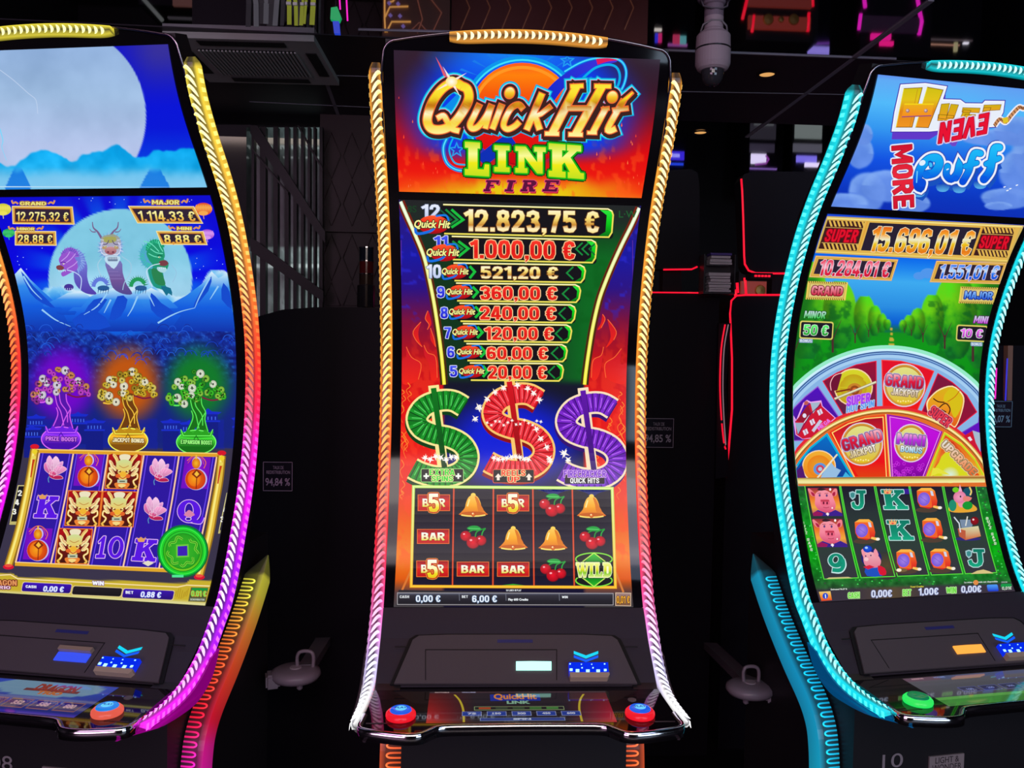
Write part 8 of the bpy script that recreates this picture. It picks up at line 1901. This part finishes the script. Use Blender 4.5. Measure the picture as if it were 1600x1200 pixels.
# ---------------------------------------------------------------- swivel arms with round pads, low between the machines
def arm(flip, label):
    e = None; D = 2.40
    if not flip: c = W(462, 1052, D); far = W(505, 996, 2.94); up = W(476, 1020, D)
    else: c = W(1172, 1075, D); far = W(1110, 1004, 3.24); up = W(1176, 1046, D)
    sg = 1 if not flip else -1
    e = empty('swivel_arm', label, 'swivel arm', (c.x, c.y, c.z)); m = mat('arm_grey', (.24, .21, .25), .35)
    bm = bmesh.new(); lathe(bm, [(0, .018), (.050, .016), (.064, .008), (.066, -.004), (.058, -.016), (.03, -.022), (0, -.022)], (0, 0, 0), 36, Matrix.Scale(1.12, 4, (1, 0, 0))); pad = bm_obj('round_pad', bm, m, e, smooth=True)
    bm = bmesh.new(); lathe(bm, [(0, .0205), (.016, .0200), (.018, .0175)], (0, 0, 0), 20); bm_obj('pad_cap', bm, mat('arm_light', (.40, .36, .40), .3), pad)
    # front lip
    bm = bmesh.new(); box(bm, -.020, .020, -.03, .02, -.034, .008, Matrix.Translation((-sg*.066, -.01, 0)) @ Matrix.Rotation(sg*.3, 4, 'Z')); bm_obj('pad_lip', bm, m, pad, bevel=.006, seg=3)
    # handle loop
    x = up.x-c.x; bm = bmesh.new(); tube(bm, smooth_path([(x-.022, .01, .005), (x-.024, .012, .045), (x-.014, .014, .060), (x+.014, .014, .060), (x+.024, .012, .045), (x+.022, .01, .005)], 4), .0055, 10); bm_obj('handle_loop', bm, m, pad, smooth=True)
    # beam
    d = far-c; a = Vector((x, .02, .004)); dirv = (d-a).normalized(); side = Vector((0, 0, 1)).cross(dirv).normalized()
    bm = bmesh.new(); q = [a-side*.022+Vector((0, 0, .014)), a+side*.022+Vector((0, 0, .014)), d+side*.026, d-side*.026]; prism(bm, q, (0, 0, -.028)); bm_obj('beam', bm, m, e, bevel=.003)
    bm = bmesh.new(); lathe(bm, [(0, -.02), (.009, -.022), (.009, -.045), (.004, -.05), (0, -.05)], (sg*.012, 0, 0), 12); bm_obj('knob', bm, m, pad)
arm(False, 'grey swivel arm with a round pad, low between the left and middle machines'); arm(True, 'grey swivel arm with a round pad, low between the middle and right machines')

# ---------------------------------------------------------------- stair screen, patterned wall, glowing painted view of the room beyond
def stair_window():
    D = 4.6
    V = []; C = []; F = []; us = np.linspace(385, 505, 50); vs = np.linspace(199, 520, 110)
    for v in vs:
        for u in us:
            p = W(u, v, D); V.append(p)
            n = float(noise(np.array([u*3.0]), np.array([v*1.2]), 9, 3)[0])
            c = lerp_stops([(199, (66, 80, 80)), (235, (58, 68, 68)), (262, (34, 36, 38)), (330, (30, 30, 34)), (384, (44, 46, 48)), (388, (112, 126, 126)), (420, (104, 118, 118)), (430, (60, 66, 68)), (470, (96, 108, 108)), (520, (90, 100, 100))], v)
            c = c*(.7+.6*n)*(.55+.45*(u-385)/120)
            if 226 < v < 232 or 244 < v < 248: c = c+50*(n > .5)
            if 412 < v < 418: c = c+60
            C.append(lin(np.clip(c, 0, 255)))
    nu = len(us)
    for j in range(len(vs)-1):
        for i in range(nu-1): F.append((j*nu+i, (j+1)*nu+i, (j+1)*nu+i+1, j*nu+i+1))
    w = mesh_obj('window_1', V, F, attr_mat('painted_lit_room', 1.35, .3), None, cols=C); structure(w)  # light of the room behind is painted in as glowing vertex colours
    bm = bmesh.new(); prism(bm, [W(300, 195, D), W(393, 195, D), W(393, 560, D), W(300, 560, D)], (0, .1, 0)); 
    structure(bm_obj('trim_20', bm, M_WALL))
    D = 4.45
    c = W(450, 510, D); e = empty('stair_screen', 'dark screen of upright slats and slanting rails in front of a lit room', 'screen', (c.x, c.y, c.z))
    m = mat('screen_black', (.004, .0035, .005), .5)
    for u0, u1 in ((393, 397), (406, 415), (427, 434), (444.5, 451), (458, 463.5), (470, 474.5), (480.5, 484.5), (489.5, 493), (499, 504)):
        bm = bmesh.new(); prism(bm, [W(u0, 198, D)-c, W(u1, 198, D)-c, W(u1, 520, D)-c, W(u0, 520, D)-c], (0, .05, 0)); bm_obj('slat', bm, m, e)
    for q in ([(391, 196), (402, 196), (508, 362), (508, 380), (490, 356), (391, 208)], [(391, 372), (400, 376), (505, 455), (505, 472), (391, 392)], [(464, 196), (467, 196), (504, 262), (504, 268)], [(391, 232), (394, 232), (450, 300), (450, 304)]):
        bm = bmesh.new(); prism(bm, [W(u, v, D-.03)-c for u, v in q], (0, .04, 0)); bm_obj('rail', bm, m, e)
    bm = bmesh.new(); z0 = W(450, 520, D).z; a = W(390, 520, D); b = W(504, 520, D); box(bm, a.x-c.x, b.x-c.x, -.02, .1, z0-c.z-.05, z0-c.z); bm_obj('sill', bm, m, e)
    bm = bmesh.new(); box(bm, a.x-c.x, b.x-c.x, .0, .1, -c.z, z0-c.z-.05); bm_obj('kick_panel', bm, m, e)
    # patterned wall with wire diamonds
    D = 4.55; c = W(560, 340, D)
    bm = bmesh.new(); a = W(500, 200, D); b = W(604, 520, D); box(bm, a.x, b.x, a.y, a.y+.1, 0, CEIL); pw = structure(bm_obj('trim_21', bm, mat('oxblood_wall', (.030, .012, .014), .5)))
    mk = mat('diamond_wire', (.10, .07, .07), .4, metal=.6)
    bm = bmesh.new(); box(bm, a.x, b.x, a.y-.03, a.y, W(560, 364, D).z, W(560, 355, D).z); structure(bm_obj('trim_22', bm, mat('oxblood_wall')))
    n = 0
    for v0, v1 in ((206, 354), (365, 478)):
        h = 75
        for k in range(3):
            u = 518+k*32
            for row in range(2):
                vc = v0+ (h*.5)+row*h
                if vc-h*.5 > v1: continue
                n += 1; bm = bmesh.new()
                q = [(u, vc-h*.48), (u+14, vc), (u, min(v1, vc+h*.48)), (u-14, vc)] if v1 > vc+h*.3 else [(u, vc-h*.48), (u+14, vc), (u-14, vc)]
                tube(bm, [W(x, y, D-.008) for x, y in q], .003, 6, True); o = bm_obj('diamond', bm, mk, pw, smooth=True)
stair_window()
def signal_tower():
    D = 2.99; c = W(572, 478, D); e = empty('signal_tower', 'banded signal lamp with clear, red and amber rings beside the middle machine', 'signal lamp', (c.x, c.y, c.z-.03))
    z = lambda v: W(572, v, D).z-c.z+.03; r = 11*D/FPX
    segs = [(480, 445, (.02, .02, .025), 1.25), (445, 428, (.05, .03, .02), 1.0), (428, 408, (.14, .012, .014), 1.0), (408, 387, (.012, .02, .035), 1.0)]
    for k, (va, vb, c3, f) in enumerate(segs):
        bm = bmesh.new(); lathe(bm, [(0, z(va)), (r*f, z(va)), (r*f, z(vb)-.003), (0, z(vb)-.003)], (0, 0, 0), 24); bm_obj(('base', 'lamp_ring', 'lamp_ring', 'lamp_ring')[k], bm, mat('tower_%d' % k, c3, .12, spec=.8), e)
        if k: bm = bmesh.new(); lathe(bm, [(0, z(vb)-.003), (r*1.08, z(vb)-.003), (r*1.08, z(vb)+.001), (0, z(vb)+.001)], (0, 0, 0), 24); bm_obj('chrome_band', bm, M_CHROME, e)
signal_tower()

# ---------------------------------------------------------------- far machines, seen mostly in the mirrored ceiling
def far_machine(label, D, u0, u1, panels, tubes=(), w=None, top=2.0, name='gaming_machine', cat='gaming machine'):
    a, b = W(u0, 300, D), W(u1, 300, D); cx = (a.x+b.x)/2; hw = (b.x-a.x)/2
    e = empty(name, label, cat, (cx, a.y, 0)); c = Vector((cx, a.y, 0))
    bm = bmesh.new(); box(bm, -hw, hw, .02, .5, 0, top); bm_obj('cabinet', bm, M_BACK, e, bevel=.01)
    for i, (pu0, pv0, pu1, pv1, col, st) in enumerate(panels):
        p, q = WM(pu0, pv0, D)-c, WM(pu1, pv1, D)-c
        bm = bmesh.new(); box(bm, min(p.x, q.x), max(p.x, q.x), -.004, .02, min(p.z, q.z), max(p.z, q.z)); bm_obj('lit_panel', bm, emis('panel_%d_%d_%d' % col, col, st*1.8), e)
    for pts, r, m in tubes:
        neon('light_tube', [WM(u, v, D)-c for u, v in pts], r, m, e)
    return e, c
e, c = far_machine('red topped gaming machine with gold relief, far behind between the middle and right machines', 5.2, 1160, 1272, [(1170, 24, 1266, 48, (92, 26, 18), 1.0), (1166, -6, 1268, 13, (80, 24, 18), 1.0)],
    [([(1178, 24), (1175, 50)], .010, M_NEONR), ([(1264, 20), (1262, 49)], .010, M_NEONR), ([(1168, -4), (1160, 30)], .010, M_NEONR), ([(1269, -10), (1270, 10)], .010, M_NEONR)], top=2.20)
for k in range(3):
    p = WM(1200+k*20, 31, 5.2)-c; bm = bmesh.new(); lathe(bm, [(0, 0), (.036 if k != 1 else .02, 0), (.03 if k != 1 else .016, .01), (0, .012)], (0, 0, 0), 20, Matrix.Translation((p.x, -.004, p.z)) @ Matrix.Rotation(PI/2, 4, 'X')); bm_obj('gold_relief', bm, mat('gold_relief', (.45, .22, .05), .35, metal=.5), e)
far_machine('dark gaming machine with a magenta outlined top, in the ceiling reflection at upper right', 5.4, 1338, 1448, [(1345, 24, 1436, 52, (24, 10, 26), .8), (1362, 52, 1392, 62, (200, 20, 120), 1.0), (1376, 64, 1396, 71, (205, 20, 110), 1.0)],
    [([(1345, 22), (1342, 46)], .012, M_NEONM), ([(1437, 18), (1440, 34), (1436, 54)], .013, M_NEONM), ([(1350, -4), (1352, 12)], .012, M_NEONM), ([(1433, -5), (1436, 12)], .012, M_NEONM)], top=2.2)
far_machine('far gaming machine with a stack of red lights in the ceiling reflection', 8.0, 1185, 1232, [(1199, 58, 1222, 67, (235, 20, 25), 1.2), (1194, 70, 1226, 74, (90, 30, 30), 1), (1190, 75, 1222, 83, (80, 64, 66), 1), (1204, 77, 1216, 82, (60, 90, 50), 1)], top=1.75)
far_machine('far gaming machine with a pale violet screen in the ceiling reflection', 8.0, 1252, 1340, [(1263, 72, 1301, 85, (124, 112, 190), 1.0), (1312, 72, 1329, 86, (120, 90, 150), 1.0)],
    [([(1231, 53), (1233, 67), (1250, 69), (1340, 66), (1346, 60)], .010, emis('violet_line', (120, 60, 170), .9))], top=1.75)
far_machine('far machine with green and red symbols in the ceiling reflection at right', 8.0, 1380, 1470, [(1388, 76, 1398, 86, (190, 30, 40), 1), (1400, 76, 1411, 83, (30, 150, 60), 1), (1413, 76, 1426, 84, (150, 60, 60), 1), (1428, 77, 1440, 84, (190, 60, 70), 1), (1442, 78, 1455, 86, (170, 20, 50), 1), (1385, 86, 1460, 88, (190, 110, 120), 1)], top=1.75)
far_machine('far machine with a tan shelf in the ceiling reflection above the right machine', 7.0, 1395, 1525, [(1400, 67, 1500, 70, (150, 110, 90), 1), (1400, 58, 1520, 64, (60, 52, 54), 1), (1492, 66, 1496, 80, (130, 125, 90), 1), (1506, 66, 1514, 68, (235, 235, 240), 1)], top=1.9)
e, c = far_machine('far machine with a dark grey screen and white glowing base, above the red outlined cabinet', 9.6, 1170, 1222, [(1173, 192, 1212, 218, (34, 32, 38), 1), (1178, 193, 1209, 197, (80, 84, 84), 1), (1174, 240, 1197, 256, (205, 196, 225), 1), (1172, 224, 1210, 238, (40, 36, 48), 1), (1172, 262, 1214, 265, (110, 80, 150), 1)],
    [([(1196, 243), (1201, 249), (1197, 255), (1180, 257)], .012, emis('violet_ring', (150, 60, 170), 1))], top=2.2)
far_machine('far machine with a pale green grey screen, beside the cyan strip of the right machine', 9.6, 1236, 1300, [(1243, 190, 1284, 217, (92, 100, 96), 1), (1240, 224, 1284, 238, (70, 70, 78), 1), (1245, 243, 1276, 254, (110, 100, 205), 1), (1258, 254, 1282, 261, (215, 205, 235), 1)], top=2.2)
far_machine('far gaming machine with a deep blue screen, close beside the middle machine', 9.4, 1036, 1074, [(1038, 236, 1069, 250, (50, 34, 190), 1), (1044, 240, 1062, 246, (150, 150, 225), 1), (1036, 254, 1068, 258, (30, 60, 200), 1)], top=2.3)
far_machine('far machine with tiny pink screens, reflected above the middle machine at its right corner', 7.6, 1018, 1080, [(1023, 44, 1034, 48, (190, 185, 170), 1), (1024, 52, 1028, 66, (40, 40, 170), 1), (1029, 52, 1034, 66, (170, 30, 90), 1), (1052, 54, 1062, 70, (150, 40, 70), 1), (1062, 56, 1072, 70, (70, 130, 130), 1), (1044, 68, 1074, 72, (120, 60, 120), 1)], top=1.8)
# gold light lines on a brown feature panel
def circuit_panel():
    D = 4.35; c = WM(640, 20, D); c = Vector((c.x, c.y, c.z)); e = empty('feature_panel', 'brown feature panel with branching gold light lines in the ceiling reflection above the middle machine', 'wall panel', (c.x, c.y, 0))
    o = Vector((c.x, c.y, 0)); a, b = WM(598, -25, D)-o, WM(702, 55, D)-o
    bm = bmesh.new(); box(bm, a.x, b.x, .01, .06, 0, max(a.z, b.z)+.02); bm_obj('panel', bm, mat('brown_panel', (.22, .11, .08), .4), e)
    g = emis('gold_tube', (225, 160, 80), 1.1)
    for q in ([(601, -20), (601, 30), (602, 50)], [(602, 26), (609, 11), (638, 10)], [(604, 50), (612, 34), (642, 34)], [(620, -10), (614, 2), (606, 4)], [(650, -10), (660, 30), (652, 52)], [(668, -8), (690, 20), (676, 50)], [(640, 50), (655, 35), (670, 52)]):
        neon('gold_line', [WM(u, v, D)-o for u, v in q], .0045 if q[0][0] < 640 else .0035, g if q[0][0] < 640 else emis('dim_gold_tube', (130, 75, 60), .8), e)
    for u, v in ((608, 5), (610, 24), (622, 6), (625, 25), (630, 41)):
        p = WM(u, v, D)-o; bm = bmesh.new(); lathe(bm, [(0, -.012), (.012, 0), (0, .012)], tuple(p), 10); bm_obj('bead', bm, emis('bead', (120, 100, 170), 1), e, smooth=True)
circuit_panel()
def wire_wall():
    D = 5.05; c = WM(800, 20, D); e = empty('feature_wall', 'dark red wall panel with crossing gold wires in the ceiling reflection above the middle machine', 'wall panel', (c.x, c.y, 0)); o = Vector((c.x, c.y, 0))
    a, b = WM(706, -25, D)-o, WM(1012, 62, D)-o
    bm = bmesh.new(); box(bm, a.x, b.x, .01, .06, 0, max(a.z, b.z)+.02); bm_obj('panel', bm, mat('wine_panel', (.12, .035, .04), .5), e)
    for k in range(9):
        u = 720+k*32; neon('wire', [WM(u, -20, D)-o, WM(u+14, 12, D)-o, WM(u, 46, D)-o], .003, emis('wire_glow', (120, 70, 50), .7), e)
wire_wall()
# strips and glowing blocks added under the near ceiling, standing in for reflections
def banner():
    D = 2.98; c = W(432, 12, D); c.z = CEIL; e = empty('reflection_strips', 'banner of short grey and yellow green strips hanging above the air conditioner', 'banner', c)
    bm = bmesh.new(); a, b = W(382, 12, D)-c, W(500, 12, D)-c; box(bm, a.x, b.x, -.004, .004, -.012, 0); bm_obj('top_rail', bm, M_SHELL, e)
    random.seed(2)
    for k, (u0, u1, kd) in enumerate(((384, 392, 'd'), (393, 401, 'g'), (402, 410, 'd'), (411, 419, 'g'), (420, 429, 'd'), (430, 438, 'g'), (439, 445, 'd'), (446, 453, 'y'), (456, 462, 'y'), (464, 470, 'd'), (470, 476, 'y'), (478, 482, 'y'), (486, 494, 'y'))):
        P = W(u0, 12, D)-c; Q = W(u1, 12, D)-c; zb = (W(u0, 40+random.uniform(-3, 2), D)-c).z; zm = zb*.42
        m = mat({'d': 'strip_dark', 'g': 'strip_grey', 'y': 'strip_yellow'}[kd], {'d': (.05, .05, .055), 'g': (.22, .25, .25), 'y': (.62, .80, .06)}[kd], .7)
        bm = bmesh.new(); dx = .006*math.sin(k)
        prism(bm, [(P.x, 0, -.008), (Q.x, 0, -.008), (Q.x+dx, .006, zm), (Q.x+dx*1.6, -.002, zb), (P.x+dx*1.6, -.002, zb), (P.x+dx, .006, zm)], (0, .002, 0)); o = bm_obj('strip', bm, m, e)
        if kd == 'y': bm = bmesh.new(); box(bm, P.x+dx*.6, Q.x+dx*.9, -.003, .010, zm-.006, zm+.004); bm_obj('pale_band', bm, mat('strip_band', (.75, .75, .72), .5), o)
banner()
def added_glow():
    D = 2.95; c = W(525, 20, D); c.z = CEIL; e = empty('reflection_glow', 'small hanging lamp glowing green and blue, with two thin magenta lines beside it', 'lamp', c)
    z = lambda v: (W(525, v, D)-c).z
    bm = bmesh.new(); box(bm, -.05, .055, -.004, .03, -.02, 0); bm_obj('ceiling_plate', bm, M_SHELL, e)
    bm = bmesh.new(); prism(bm, [(-.018, 0, z(12)), (.004, 0, z(10)), (.018, 0, z(26)), (.012, 0, z(33)), (-.020, 0, z(30))], (0, .02, 0)); bm_obj('green_block', bm, emis('green_glow', (15, 150, 85), 1.0), e)
    bm = bmesh.new(); prism(bm, [(-.012, 0, z(33)), (.010, 0, z(33)), (.014, 0, z(52)), (-.006, 0, z(52))], (0, .018, 0)); bm_obj('blue_block', bm, emis('blue_glow', (30, 60, 190), 1.0), e)
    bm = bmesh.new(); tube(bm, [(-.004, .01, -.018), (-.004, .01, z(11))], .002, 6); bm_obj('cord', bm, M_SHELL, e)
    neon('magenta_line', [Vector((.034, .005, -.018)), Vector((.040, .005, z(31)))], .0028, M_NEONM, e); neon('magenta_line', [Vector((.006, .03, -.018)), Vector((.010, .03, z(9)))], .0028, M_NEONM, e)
added_glow()
far_machine('pale framed display in the ceiling reflection above the left machine', 5.0, 215, 360, [(270, -6, 336, 11, (70, 44, 38), .9), (262, 26, 356, 32, (46, 44, 46), .8), (352, -6, 358, 20, (60, 60, 60), .8)], [([(222, -4), (254, 32)], .012, emis('grey_edge', (120, 125, 120), .6))], top=2.2, name='framed_display', cat='display')
# slices of the hall past the right machine
def right_edge():
    D = 3.55; c = W(1575, 590, D); e = empty('neon_post', 'thin magenta and blue light lines on a brown post beyond the right machine', 'light', (c.x, c.y, c.z))
    neon('magenta_line', [W(u, v, D)-c for u, v in ((1549, 623), (1555, 623), (1557, 575))], .003, M_NEONM, e); neon('blue_line', [W(u, v, D)-c for u, v in ((1571, 626), (1574, 560))], .003, emis('neon_blue', (50, 50, 210), 1), e)
    bm = bmesh.new(); prism(bm, [W(u, v, D)-c for u, v in ((1575, 540), (1583, 540), (1581, 626), (1574, 626))], (0, .03, 0)); bm_obj('post', bm, mat('brown_post', (.45, .24, .17), .5), e)
    bm = bmesh.new(); prism(bm, [W(u, v, D+.03)-c for u, v in ((1540, 540), (1600, 540), (1600, 1000), (1540, 1000))], (0, .06, 0)); bm_obj('backing', bm, M_BACK, e)
right_edge()
